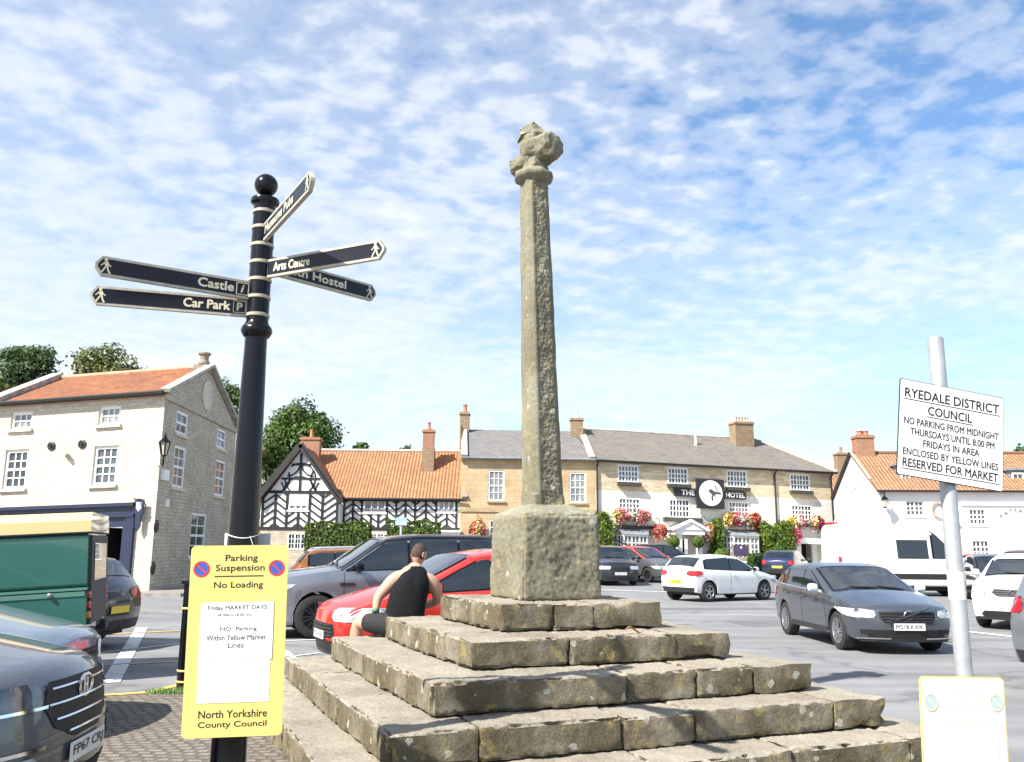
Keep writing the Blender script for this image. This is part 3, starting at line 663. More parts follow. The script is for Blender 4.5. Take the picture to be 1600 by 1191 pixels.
yellow_notice(yn_a, .382 * K, .735 * K, R_(7), R_(1.2), 'yellow parking suspension notice fixed to the black fingerpost, crisp black print')

RX, RYd = None, 4.6; K2 = RYd / 3.45
ra = at(1500, 1000, RYd); rb_ = at(1463, 530, RYd); RX = (ra.x + rb_.x) / 2
rtop = zof(528, RX, RYd)
STEEL = M('galvanised_steel', (0.36, 0.37, 0.38), 0.42, metal=0.35, var=.12, vs=12)
rp = thing('sign_pole', (RX, RYd, 0), 'grey galvanised steel pole at right carrying a white notice above a yellow one', 'pole')
mb = MB(); mb.lathe([(.041, 0), (.041, rtop - .006), (.037, rtop)], n=24); mb.build('tube', STEEL, rp, smooth=True, sharp=40)
mb = MB(); zt_ = zof(915, RX, RYd); mb.lathe([(.0416, zt_ - .07), (.0416, zt_ + .07)], n=24, cap=False); mb.build('white_sticker', WHITE, rp, smooth=True)
mb = MB()
for yy in (625, 735): z = zof(yy, RX, RYd); mb.lathe([(.044, z - .016), (.044, z + .016)], n=24)
mb.build('clamp', STEEL, rp, smooth=True, sharp=40)
ux, uz, nrm = basis(R_(12), R_(-7.3)); so = at(1487, 680, RYd - .056)
rn = thing('council_sign', so, 'white council sign with black capitals about market parking, on grey pole', 'sign')
SW, SHt = .475 * K2, .385 * K2
board_face(rn, 'board', SW, SHt, .012, .006, INK, so, ux, uz, nrm, -.001); board_face(rn, 'face', SW - .008, SHt - .008, .010, .006, WHITE, so, ux, uz, nrm, 0.0006)
for s, x, y, wd, ht in (('RYEDALE DISTRICT', 0, .315, .90, .095), ('COUNCIL', -.02, .165, .42, .090), ('NO PARKING FROM MIDNIGHT', 0, .035, .90, .070), ('THURSDAYS UNTIL 8.00 PM', .01, -.070, .80, .070), ('FRIDAYS IN AREA', .0, -.175, .53, .070), ('ENCLOSED BY YELLOW LINES', .0, -.285, .90, .070), ('RESERVED FOR MARKET', 0, -.405, .90, .085)):
    text(s, INK, rn, so + ux * (x * SW) + uz * (y * SHt) + nrm * .0008, ux, uz, width=wd * SW, height=ht * SHt, bold=.03)
mb = MB()
for x, y, wd in ((0, .295, .92), (-.02, .145, .44), (0, -.427, .92)):
    c = so + ux * (x * SW) + uz * (y * SHt) + nrm * .0012; mb.bar(c - ux * wd * SW / 2, c + ux * wd * SW / 2, .004, .001, nrm)
mb.build('underline', INK, rn, True)
yn_b = at(1512, 1221, RYd - .075)
yellow_notice(yn_b, .385 * K2, .735 * K2, R_(16), R_(-2.5), 'sun-bleached yellow parking notice with blank white panel, low on the grey pole', faded=True)

# black bollard with gold bands beside the fingerpost, and its grass tuft
bp_ = G(291, 1078); bo = thing('bollard', (bp_.x, bp_.y, 0), 'black square-topped bollard with gold bands behind the yellow notice', 'bollard')
s = (CP - bp_).length / FPX; r = 9.0 * s * 1.5; hb = at(291, 905, bp_.y).z
mb = MB(); mb.lathe([(r * 1.02, 0), (r, .3), (r * .97, hb - .06), (r * 1.25, hb - .055), (r * 1.25, hb - .012), (r * 1.0, hb)], n=20); mb.build('post', BLACK, bo, smooth=True, sharp=40)
GB = M('gold_band', (0.62, 0.45, 0.14), .4)
for py in (950, 1047, 1064):
    z = at(291, py, bp_.y).z; mb = MB(); mb.lathe([(r * 1.0, z - .012), (r * 1.07, z - .01), (r * 1.07, z + .01), (r * 1.0, z + .012)], n=20); mb.build('gold_band', GB, bo, smooth=True)

# ================================================================ buildings
class Fac:
    """a wall plane: u along the wall, v = height, w outward"""
    def __init__(s, o, du, n=None):
        s.o = Vector(o); s.du = Vector(du); h = Vector((s.du.x, s.du.y, 0)).normalized()
        s.n = Vector((h.y, -h.x, 0)) if n is None else Vector(n)
    def P(s, u, v, w=0.0): return s.o + s.du * u + Vector((0, 0, v)) + s.n * w
    def px(s, x, y, w=0.0):
        d = ray(x, y); o = s.o + s.n * w; t = (o - CP).dot(s.n) / d.dot(s.n); p = CP + d * t - s.o
        h2 = s.du.x ** 2 + s.du.y ** 2; u = (p.x * s.du.x + p.y * s.du.y) / h2
        return u, p.z - s.du.z * u
    def rect(s, x0, y0, x1, y1, w=0.0):
        a = s.px(x0, (y0 + y1) / 2, w)[0]; b = s.px(x1, (y0 + y1) / 2, w)[0]; c = s.px((x0 + x1) / 2, y1, w)[1]; d = s.px((x0 + x1) / 2, y0, w)[1]
        return a, b, c, d
def fbox(mb, F, u0, u1, v0, v1, w0, w1, mi=0):
    mb.hexa([F.P(u0, v0, w1), F.P(u1, v0, w1), F.P(u1, v0, w0), F.P(u0, v0, w0), F.P(u0, v1, w1), F.P(u1, v1, w1), F.P(u1, v1, w0), F.P(u0, v1, w0)], mi)
def wallmesh(mb, F, u0, u1, v0, v1, ops, depth=0.14, mi=0, ri=None):
    us = sorted({u0, u1, *[q for o in ops for q in o[:2]]}); vs = sorted({v0, v1, *[q for o in ops for q in o[2:4]]})
    us = [u for u in us if u0 - 1e-6 <= u <= u1 + 1e-6]; vs = [v for v in vs if v0 - 1e-6 <= v <= v1 + 1e-6]
    for a, b in zip(us[:-1], us[1:]):
        for c, d in zip(vs[:-1], vs[1:]):
            m = ((a + b) / 2, (c + d) / 2)
            if any(o[0] < m[0] < o[1] and o[2] < m[1] < o[3] for o in ops): continue
            mb.face([F.P(a, c), F.P(b, c), F.P(b, d), F.P(a, d)], mi, [(a, c), (b, c), (b, d), (a, d)])
    ri = mi if ri is None else ri
    for (a, b, c, d) in ops:
        c = max(c, v0); d = min(d, v1)
        if d <= c: continue
        for p, q in (((a, c), (b, c)), ((b, c), (b, d)), ((b, d), (a, d)), ((a, d), (a, c))):
            mb.face([F.P(*p), F.P(*q), F.P(*q, -depth), F.P(*p, -depth)], ri, [(p[0], p[1]), (q[0], q[1]), (q[0] + depth, q[1]), (p[0] + depth, p[1])])
def window(parent, F, op, cols, rows, frame=WHITE, pane=GLASS, depth=0.10, fw=0.07, bar=0.035, mull=0, sill=None, sash=False, sillmat=None, sillh=.10, sillo=.08):
    a, b, c, d = op; mb = MB()
    for r in ((a, a + fw, c, d), (b - fw, b, c, d), (a + fw, b - fw, c, c + fw), (a + fw, b - fw, d - fw, d)): fbox(mb, F, *r, -depth - .03, -depth + .05)
    ia, ib, ic, id_ = a + fw, b - fw, c + fw, d - fw
    mul = [ia + (ib - ia) * k / mull for k in range(1, mull)] if mull else []
    for m in mul: fbox(mb, F, m - .04, m + .04, ic, id_, -depth - .03, -depth + .04)
    edges = [ia] + mul + [ib]
    for e0, e1 in zip(edges[:-1], edges[1:]):
        k0 = e0 + (.04 if mul and e0 != ia else 0); k1 = e1 - (.04 if mul and e1 != ib else 0)
        for k in range(1, cols):
            u = k0 + (k1 - k0) * k / cols; fbox(mb, F, u - bar / 2, u + bar / 2, ic, id_, -depth - .02, -depth + .015)
    for k in range(1, rows):
        v = ic + (id_ - ic) * k / rows; bb = bar * (2.0 if sash and k * 2 == rows else 1)
        fbox(mb, F, ia, ib, v - bb / 2, v + bb / 2, -depth - .018, -depth + (.03 if sash and k * 2 == rows else .018))
    wo = mb.build('window', frame, parent, True)
    pm = MB(); uv = [(a, c), (b, c), (b, d), (a, d)]; pm.face([F.P(ia, ic, -depth - .012), F.P(ib, ic, -depth - .012), F.P(ib, id_, -depth - .012), F.P(ia, id_, -depth - .012)], 0, uv)
    po = pm.build('pane', pane, wo, False, fixn=False); po.location = (0, 0, 0)
    if sill is not None:
        sm = MB(); fbox(sm, F, a - sillo, b + sillo, c - sillh, c, -depth, sill); so_ = sm.build('sill', sillmat or frame, wo, False); so_.location = (0, 0, 0)
    return wo
def part(name, mb, mat, parent, **k): return mb.build(name, mat, parent, True, **k)
def chimney(parent, c, sx, sy, z0, z1, mat, pots, potmat, rot=0.0, cap=None, name='chimney', poth=.45, potr=.13):
    R = Matrix.Rotation(rot, 3, 'Z'); c = Vector(c); mb = MB()
    def blk(kx, ky, a, b):
        P = [c + R @ Vector((x * kx / 2, y * ky / 2, z)) for z in (a - c.z, b - c.z) for x, y in ((-1, -1), (1, -1), (1, 1), (-1, 1))]; mb.hexa(P)
    blk(sx, sy, z0, z1 - .18); blk(sx + .12, sy + .12, z1 - .18, z1 - .06); blk(sx + .02, sy + .02, z1 - .06, z1)
    ch = part(name, mb, mat, parent)
    for k in range(pots):
        off = (k - (pots - 1) / 2) * min(.36, (sx * .8) / max(1, pots)); pm = MB()
        pm.lathe([(potr * 1.1, z1), (potr * 1.12, z1 + .06), (potr * .9, z1 + .1), (potr * .8, z1 + poth - .08), (potr, z1 + poth - .05), (potr, z1 + poth)], (c + R @ Vector((off, 0, 0))) * 1.0 - Vector((0, 0, c.z)), 12)
        o = pm.build('chimney_pot', potmat, ch, False, smooth=True, sharp=40); o.location = (0, 0, 0)
    return ch
def gutter(parent, pts, r=.06, mat=BLACKM, name='gutter'):
    mb = MB(); mb.tube(pts, r, 6); return part(name, mb, mat, parent)

LIME = BR('sunlit_limestone', (0.72, 0.65, 0.53), (0.58, 0.51, 0.40), (0.62, 0.55, 0.44), 0.38, 0.14, ms=.014, bump=.6, blot=.22, blotc=(0.50, 0.43, 0.32), warp=.12)  # house stone's sunlit copy, sun put into the pale colour; corner pier whitewashed
RUBBLE = BR('darker_limestone_courses', (0.66, 0.58, 0.46), (0.50, 0.43, 0.33), (0.50, 0.44, 0.35), 0.30, 0.125, ms=.014, bump=.8, blot=.45, blotc=(0.30, 0.26, 0.20), warp=.12, vs=1.0)  # same stone as the house front, gable shade put into darker colours
HONEY = BR('honey_limestone_courses', (0.80, 0.68, 0.47), (0.58, 0.46, 0.30), (0.70, 0.61, 0.46), 0.46, 0.17, ms=.016, bump=.6, blot=.35, blotc=(0.40, 0.31, 0.20), warp=.1, vs=.9)
PAINTST = BR('cream_painted_stone', (0.84, 0.81, 0.74), (0.80, 0.77, 0.69), (0.78, 0.75, 0.67), 0.46, 0.17, ms=.014, bump=.4, blot=.25, blotc=(0.58, 0.53, 0.43), warp=.1)
SAND = BR('dressed_sandstone', (0.64, 0.49, 0.30), (0.54, 0.41, 0.25), (0.36, 0.27, 0.17), 0.85, 0.34, ms=.008, bump=.25, blot=.55, blotc=(0.34, 0.22, 0.11), vs=.55)
SILLST = M('sill_stone', (0.60, 0.54, 0.44), .85, var=.15, vs=3)
SANDTR = M('sandstone_trim', (0.40, 0.30, 0.18), .85, var=.2, vs=2)
COPE = M('coping_stone', (0.40, 0.38, 0.32), .9, var=.3, vs=2.5, bump=.3)
SLATE = BR('grey_slates', (0.16, 0.155, 0.16), (0.22, 0.21, 0.21), (0.05, 0.05, 0.055), 0.34, 0.22, ms=.010, bump=.6, blot=.55, blotc=(0.22, 0.20, 0.165), vs=.55)
SLATE2 = BR('brown_stone_slates', (0.165, 0.15, 0.14), (0.22, 0.20, 0.185), (0.06, 0.055, 0.05), 0.36, 0.22, ms=.010, bump=.6, blot=.5, blotc=(0.23, 0.20, 0.15), vs=.45)
PANT = pantile('orange_pantiles', (0.50, 0.245, 0.125), (0.39, 0.175, 0.085), (0.25, 0.13, 0.075))
PANTD = pantile('weathered_red_pantiles', (0.42, 0.17, 0.08), (0.30, 0.115, 0.055), (0.14, 0.075, 0.05))
PANTB = pantile('brown_orange_pantiles', (0.50, 0.27, 0.15), (0.38, 0.19, 0.10), (0.22, 0.12, 0.075))
BRICK = BR('red_brick', (0.42, 0.17, 0.09), (0.32, 0.12, 0.07), (0.40, 0.34, 0.27), 0.23, 0.075, ms=.010, bump=.4)
CHST = BR('chimney_stone', (0.36, 0.26, 0.17), (0.27, 0.19, 0.12), (0.20, 0.15, 0.1), 0.36, 0.18, ms=.012, bump=.4)
TERRA = M('terracotta', (0.42, 0.15, 0.09), .7, var=.2, vs=6)
BUFF = M('buff_pot', (0.60, 0.52, 0.38), .7, var=.15, vs=6)
RENDERW = M('white_render', (0.84, 0.83, 0.80), .8, var=.05, vs=.6, bump=.15, bs=12)
TIMB = M('black_timber', (0.016, 0.015, 0.015), .65, var=.3, vs=5)
SHOPN = M('navy_shop_paint', (0.014, 0.022, 0.058), .4, coat=.2)
DARKIN = M('dark_interior', (0.006, 0.006, 0.007), .9)

# ---- stone house at the left with the shop front
c0 = G(232, 928, 0.0); duA = Vector((0.972, -0.235, 0.030)); LA = 17.0
FA = Fac(c0 - Vector((duA.x, duA.y, 0)) * LA - Vector((0, 0, duA.z * LA)), duA)
gd = Vector((-0.045, 1, 0)).normalized(); FG = Fac(c0, gd, (1, .045, 0)); FG.n.normalize()
HL = thing('stone_house', c0, 'pale three-storey stone house with red pantile roof and navy shop front at left', 'house')
vE = FA.px(255, 613)[1]; uL = FA.px(-12, 632)[0]
glen = FG.px(370, 660)[0]
wf = [FA.rect(17, 644, 50, 671), FA.rect(154, 635, 188, 664), FA.rect(6, 703, 42, 764), FA.rect(145, 697, 183, 758)]
vF = FA.px(120, 792)[1]; uD0, uD1 = FA.px(163, 850)[0], FA.px(191, 850)[0]; uP = FA.px(209, 850)[0]
vD = FA.px(177, 824)[1]
mb = MB(); wallmesh(mb, FA, uL - 7, LA, vF, vE + FA.du.z * 0, wf, .16); wallmesh(mb, FA, uP, LA, -1, vF, [])
part('front_wall', mb, LIME, HL, fixn=False)
wg = [FG.rect(275, 644, 294, 680), FG.rect(339, 671, 353, 702), FG.rect(271, 697, 289, 763), FG.rect(336, 719, 351, 776), FG.rect(297, 802, 321, 872)]
zE = FG.px(257, 613)[1]; zA = FG.px(314, 568)[1]
mb = MB(); wallmesh(mb, FG, 0, glen, -.5, zE, wg, .12)
gp = [(0, zE), (glen, zE), (glen / 2, zA)]; mb.face([FG.P(*p) for p in gp], 0, gp)
part('gable_wall', mb, RUBBLE, HL, fixn=False)
for i, o in enumerate(wf): window(HL, FA, o, 3, 4 if i > 1 else 2, sash=i > 1, pane=NETS if i < 2 else GLASS, sill=.10, sillmat=SILLST, depth=.11, fw=.10, bar=.045)
for i, o in enumerate(wg): window(HL, FG, o, 2, 4 if i > 1 else 2, sash=True, sill=.07, sillmat=SILLST, depth=.07, fw=.10, bar=.045, pane=GLASS)
for o in wf[2:]: mb = MB(); fbox(mb, FA, o[0] - .15, o[1] + .15, o[3] + .005, o[3] + .34, -.05, .012); part('lintel_band', mb, M('pinkish_lintel', (0.60, 0.48, 0.36), .85, var=.1), HL)
ridge0 = FG.P(glen / 2, zA); back = FG.P(glen, zE)
dv = Vector((duA.x, duA.y, duA.z)); e0 = FA.P(LA, vE) + FA.n * .22 + Vector((0, 0, -.06)); lenR = LA - uL + .0
mb = MB(); mb.slab([e0 - dv * lenR, e0 + FG.n * .05, ridge0 + Vector((0, 0, .06)) + FG.n * .05, ridge0 + Vector((0, 0, .06)) - dv * lenR], .10)
mb.slab([back + Vector((0, 0, .02)) - dv * lenR, back + Vector((0, 0, .02)), ridge0 + Vector((0, 0, .05)), ridge0 + Vector((0, 0, .05)) - dv * lenR], .10)
part('roof', mb, PANTD, HL)
mb = MB(); mb.tube([ridge0 + Vector((0, 0, .08)) - dv * lenR, ridge0 + Vector((0, 0, .08))], .13, 8); part('ridge_tiles', mb, M('ridge_tile', (0.50, 0.26, 0.17), .8, var=.2), HL)
gutter(HL, [FA.P(uL, vE - .05, .30), FA.P(LA + .1, vE - .05, .30)], .07)
for a, b, w_, h_ in ((FG.P(-.25, zE + .05, .06), FG.P(glen / 2, zA + .14, .06), .34, .12), (FG.P(glen + .1, zE + .05, .06), FG.P(glen / 2, zA + .14, .06), .34, .12), (FA.P(uL, vE + .05) + Vector((0, 0, .1)), ridge0 - dv * (LA - uL) + Vector((0, 0, .22)), .4, .22)):
    mb = MB(); mb.bar(a, b, w_, h_); part('verge_coping', mb, COPE, HL)
mb = MB(); fbox(mb, FG, -.05, glen, zE - .22, zE - .06, 0, .09); part('string_course', mb, RUBBLE, HL)
pu, pv = FG.px(323, 618); mb = MB(); mb.lathe([(.62, .0), (.62, .05), (.48, .06), (.46, .035), (.0, .03)], FG.P(pu, pv), 28, ax=FG.n, cap=False); part('round_plaque', mb, SILLST, HL, smooth=True, sharp=40)
pc = ridge0 + Vector((0, 0, .05)) - dv * .25; mb = MB(); mb.box(pc.x - .30, pc.x + .30, pc.y - .3, pc.y + .3, pc.z - .2, pc.z + .10); mb.lathe([(.17, .10), (.23, .16), (.23, .24), (.17, .33), (.18, .50), (.25, .56), (.25, .63), (.18, .65)], pc, 14)
part('chimney_pot', mb, M('sooty_pot', (.26, .22, .17), .85, var=.3, vs=5), HL, smooth=True, sharp=35)
# shop front
mb = MB(); fbox(mb, FA, uL - 6, uP, vF - .42, vF - .04, 0, .16); fbox(mb, FA, uL - 6, uP + .05, vF - .06, vF + .06, 0, .30)
part('shop_fascia', mb, SHOPN, HL)
mb = MB(); fbox(mb, FA, uP - .32, uP, -.3, vF - .42, -.05, .12); fbox(mb, FA, uD1 - .0, uD1 + .12, -.3, vF - .42, -.05, .06); fbox(mb, FA, uL - 6, uD0, -.3, .75, -.05, .08); fbox(mb, FA, uD1 + .1, uP - .3, -.3, vF - .42, -.05, .03)
for k in range(8):
    uu = uD0 - .12 - k * 1.5; fbox(mb, FA, uu, uu + .12, .75, vF - .42, -.05, .08)
fbox(mb, FA, uD0 - .12, uD1 + .12, vD, vF - .42, -.05, .05)
part('shop_frame', mb, SHOPN, HL)
mb = MB(); mb.face([FA.P(uL - 6, .75, -.02), FA.P(uD0, .75, -.02), FA.P(uD0, vF - .4, -.02), FA.P(uL - 6, vF - .4, -.02)]); part('shop_window', mb, GLASS, HL)
mb = MB(); fbox(mb, FA, uD0, uD1, -.3, vD, -1.2, -.9); mb.face([FA.P(uD0, -.3, -.9), FA.P(uD0, -.3, 0), FA.P(uD0, vD, 0), FA.P(uD0, vD, -.9)]); mb.face([FA.P(uD1, -.3, -.9), FA.P(uD1, -.3, 0), FA.P(uD1, vD, 0), FA.P(uD1, vD, -.9)]); part('doorway', mb, DARKIN, HL)
for px_, py_ in ((81, 697), (129, 694)):
    u, v = FA.px(px_, py_); mb = MB(); mb.lathe([(.16, .0), (.16, .05), (.10, .07), (.07, .04), (.04, .09)], FA.P(u, v), 18, ax=FA.n); part('tie_plate', mb, PLAST, HL, smooth=True, sharp=40)
for px_, py_ in ((240, 822), (236, 888)):
    u, v = FG.px(px_ + 1, py_); mb = MB(); mb.lathe([(.22, 0), (.22, .04), (.1, .07)], FG.P(max(u, .15), v), 16, ax=FG.n); part('tie_plate', mb, PLAST, HL)
mb = MB(); u, v = FA.px(106, 709); mb.bar(FA.P(u - .18, v + .1, .06), FA.P(u + .14, v - .1, .2), .12, .12); part('security_camera', mb, COPE, HL)
mb = MB(); u, v = FG.px(251, 743); fbox(mb, FG, u, u + .5, v - .15, v + .22, 0, .14); part('alarm_box', mb, WHITE, HL)
mb = MB(); u, v = FG.px(258, 786); fbox(mb, FG, u, u + .3, v - .14, v + .14, 0, .05); mb2 = mb; part('wall_sign', mb2, WHITE, HL)
# street lantern on its bracket by the corner
u, v = FG.px(257, 697); lc = at(257, 699, c0.y - .5)
wlamp = thing('wall_lantern', lc, 'black iron street lantern on a bracket at the stone house corner', 'lantern')
mb = MB(); mb.tube([FA.P(LA - .02, v - .75, .0), lc + Vector((-.05, .1, -.62)), lc + Vector((0, 0, -.40)), lc + Vector((0, 0, -.29))], .035, 8); mb.lathe([(.07, -.31), (.10, -.27)], lc, 8); part('bracket', mb, BLACK, wlamp)
mb = MB(); mb.lathe([(.10, -.27), (.185, .15)], lc, 6, cap=False); part('lamp_glass', mb, M('lantern_glass', (0.5, 0.45, 0.36), .15), wlamp)
mb = MB()
for k in range(6):
    a = k * math.pi / 3; ax_, ay_ = Vector((0, 0, 1)).orthogonal(), None
    mb.bar(lc + Vector((.10 * math.cos(a), .10 * math.sin(a), -.27)), lc + Vector((.19 * math.cos(a), .19 * math.sin(a), .15)), .03)
mb.lathe([(.225, .15), (.20, .19), (.08, .32), (.07, .36), (.035, .38), (.035, .43), (.01, .51)], lc, 12); part('lamp_frame', mb, BLACK, wlamp)
# hanging pennant sign at the corner
u, v = FA.px(222, 800); hs = FA.P(u, v, .22); pen = thing('hanging_sign', hs, 'narrow navy pennant-shaped hanging sign by the stone house corner', 'sign')
mb = MB(); sx = FA.du.normalized(); sx.z = 0
mb.prism([hs + sx * a + Vector((0, 0, b)) for a, b in ((-.17, .40), (.20, .40), (.20, -.05), (.12, -.1), (.12, -.50), (.0, -.68), (-.09, -.50), (-.09, -.1), (-.17, -.05))], -FA.n * .05); part('sign_board', mb, SHOPN, pen)
mb = MB(); mb.prism([hs + sx * a + Vector((0, 0, b)) + FA.n * .01 for a, b in ((-.09, .33), (.12, .33), (.12, .12), (.02, .0), (-.09, .12))], -FA.n * .02); part('crest', mb, M('pale_crest', (.5, .52, .6), .5), pen)
mb = MB(); mb.tube([FA.P(u, v + .42, .02), FA.P(u, v + .42, .5)], .025, 6); part('arm', mb, BLACK, pen)
# neighbour further left
NL = thing('neighbour_house', FA.P(uL - 4, 0), 'pantiled house adjoining the stone house at the left edge', 'house')
mb = MB(); o_ = Vector((0, 0, -.35)); q0 = e0 - dv * lenR + o_; q1 = ridge0 - dv * lenR + o_ + Vector((0, 0, -.0))
mb.slab([q0 - dv * 9, q0, q1, q1 - dv * 9], .1); part('roof', mb, PANTB, NL)
mb = MB(); mb.slab([q0 - dv * 9 - Vector((0, 0, 8)), q0 - Vector((0, 0, 8)), q0 - Vector((0, 0, .0)), q0 - dv * 9], .1); part('wall', mb, LIME, NL)

# ---- half-timbered house
FT = Fac(at(534, 826, 54.6).xy.to_3d(), (1, 0.006, 0)); FT.o.z = 0
FTG = Fac(Vector((at(408, 826, 53.6).x, 53.6, 0)), (1, 0.0, 0))
HT = thing('timbered_house', FT.o, 'black and white half-timbered house with orange pantile roof and pointed gable', 'house')
u1 = FT.px(724, 800)[0]; vE = FT.px(600, 778)[1]; vB = FT.px(600, 827)[1]
tw = [FT.rect(568, 781, 603, 801), FT.rect(684, 780, 711, 800), FT.rect(576, 833, 612, 846), ]
mb = MB(); wallmesh(mb, FT, -.6, u1, vB, vE, tw[:2], .08); part('plaster_wall', mb, RENDERW, HT, fixn=False)
mb = MB(); wallmesh(mb, FT, -.6, u1, -1, vB, tw[2:], .08); part('stone_plinth', mb, RUBBLE, HT, fixn=False)
gu0, gu1 = FTG.px(407, 800)[0], FTG.px(529, 800)[0]; gE0 = FTG.px(401, 782)[1]; gE1 = FTG.px(534, 783)[1]; gaU, gaV = FTG.px(472, 696)
gw = [FTG.rect(451, 774, 482, 797), FTG.rect(449, 833, 481, 859)]; gB = FTG.px(450, 826)[1]; gEv = (gE0 + gE1) / 2 - .2
mb = MB(); wallmesh(mb, FTG, gu0, gu1, gB, gEv, [gw[0]] if gw[0][3] < gEv else [(*gw[0][:3], gEv - .01)], .08)
gw[0] = (*gw[0][:3], min(gw[0][3], gEv - .01))
gp = [(gu0, gEv), (gu1, gEv), (gaU, gaV - .25)]; mb.face([FTG.P(*p) for p in gp], 0, gp); part('gable_wall', mb, RENDERW, HT, fixn=False)
mb = MB(); wallmesh(mb, FTG, gu0 + .05, gu1, -1, gB, gw[1:], .08); part('stone_plinth', mb, RUBBLE, HT, fixn=False)
mb = MB(); mb.face([FTG.P(gu1, -1), FTG.P(gu1, -1, -3), FTG.P(gu1, gEv, -3), FTG.P(gu1, gEv)]); mb.face([FTG.P(gu0, -1), FTG.P(gu0, -1, -8), FTG.P(gu0, gEv, -8), FTG.P(gu0, gEv)]); part('side_wall', mb, RENDERW, HT)
for F, o, c, r, ml in ((FT, tw[0], 1, 1, 3), (FT, tw[1], 1, 1, 3), (FTG, gw[0], 1, 1, 3)): window(HT, F, o, c, r, mull=ml, pane=NETS, depth=.03, fw=.10, sill=.06)
for F, o in ((FT, tw[2]), (FTG, gw[1])): window(HT, F, o, 2, 3, mull=3, pane=GLASS, depth=.04, fw=.08, bar=.03)
mb = MB()
def tb(F, a, b, wd=.13, pr=.03):
    A = F.P(*a, pr / 2); B = F.P(*b, pr / 2); mb.bar(A, B, pr + .02, wd, F.n.cross((B - A).normalized()))
def tbox(F, u0, u1, v0, v1, w=.045): fbox(mb, F, u0, u1, v0, v1, -.02, w)
def herring(F, u0, u1, v0, v1, up, step=.44, wd=.105):
    # parallel braces inside a panel, rising to the right when up
    sl = .72; wdt = u1 - u0; v = v0 - wdt * sl + .15
    while v < v1:
        a, b = (u0, v), (u1, v + wdt * sl)
        ta = 0.0 if a[1] >= v0 else (v0 - a[1]) / (b[1] - a[1]); tb_ = 1.0 if b[1] <= v1 else (v1 - a[1]) / (b[1] - a[1])
        if tb_ > ta + .05:
            p = (u0 + wdt * ta, a[1] + (b[1] - a[1]) * ta); q = (u0 + wdt * tb_, a[1] + (b[1] - a[1]) * tb_)
            if not up: p = (u0 + u1 - p[0], p[1]); q = (u0 + u1 - q[0], q[1])
            tb(F, p, q, wd)
        v += step
def zx(F, zx_, zy_): return F.px(370 + zx_ / 3.97, 620 + zy_ / 3.97)
# gable frame
tbox(FTG, gu0, gu1, gB - .08, gB + .1); vM = FTG.px(470, 769)[1]; tbox(FTG, gu0, gu1, vM - .09, vM + .09)
posts = [zx(FTG, x, 700)[0] for x in (160, 238, 310, 382, 450, 530, 622)]
for i, pq in enumerate(posts):
    top = vM - .09
    if i == 3: top = gw[0][2] - .05
    tbox(FTG, pq - .075, pq + .075, gB + .1, top)
for i in range(6):
    top = vM - .09 if i not in (2, 3) else gw[0][2] - .12
    herring(FTG, posts[i] + .075, posts[i + 1] - .075, gB + .1, top, i % 2 == 0 if i < 4 else i == 5)
v2 = FTG.px(470, 748)[1]; v3 = FTG.px(470, 726)[1]
def span(v):
    t = (v - gEv) / (gaV - .25 - gEv); return gu0 + (gaU - gu0) * t, gu1 + (gaU - gu1) * t
for v in (v2, v3): a, b = span(v); tbox(FTG, a + .1, b - .1, v - .06, v + .06)
tbox(FTG, gaU - .07, gaU + .07, vM + .09, gaV - .5, .05)
for cu, cv, r, a0, a1 in ((gaU, v2, .95, 0, 360), (gaU, vM, .95, 0, 180), (gaU - 1.9, vM, .95, 0, 180), (gaU + 1.9, vM, .95, 0, 180), (gaU - 1.55, v2, .9, 270, 405), (gaU + 1.55, v2, .9, 135, 270), (gaU - .8, v3 + .05, .75, 270, 360), (gaU + .8, v3 + .05, .75, 180, 270), (gaU, v3, .7, 0, 180)):
    st = 14
    for k in range(st):
        A = R_(a0 + (a1 - a0) * k / st); B = R_(a0 + (a1 - a0) * (k + 1) / st); p = (cu + r * math.cos(A), cv + r * math.sin(A)); q = (cu + r * math.cos(B), cv + r * math.sin(B))
        ok = True
        for (uu, vv) in (p, q):
            s0, s1 = span(vv)
            if not (s0 + .12 < uu < s1 - .12 and vv > vM - .02): ok = False
        if ok: tb(FTG, p, q, .085)
for du_ in (-1.9, 1.9):
    vt = min(v2, gEv + (gaV - .25 - gEv) * (1 - abs(du_) / (gaU - gu0)) - .15); 
    if vt > vM + .2: tbox(FTG, gaU + du_ - .06, gaU + du_ + .06, vM + .09, vt, .05)
# long wall frame
tbox(FT, .0, u1, vB - .05, vB + .12); tbox(FT, .0, u1, vE - .22, vE - .05)
ps = [zx(FT, x, 720)[0] for x in (665, 720, 775, 832, 878, 930, 988, 1045, 1105, 1172, 1237, 1303, 1362)]
for i, pq in enumerate(ps):
    top = vE - .22
    if i in (3, 4): top = tw[0][2] - .08
    if i == 11: top = tw[1][2] - .08
    tbox(FT, pq - .065, pq + .065, vB + .12, top)
for i in range(len(ps) - 1):
    top = vE - .22
    if i in (2, 3, 4): top = tw[0][2] - .12
    if i in (10, 11): top = tw[1][2] - .12
    herring(FT, ps[i] + .065, ps[i + 1] - .065, vB + .12, top, [1, 0, 0, 0, 1, 0, 1, 0, 1, 0, 1, 0][i] == 1, .42, .10)
part('timber_frame', mb, TIMB, HT)
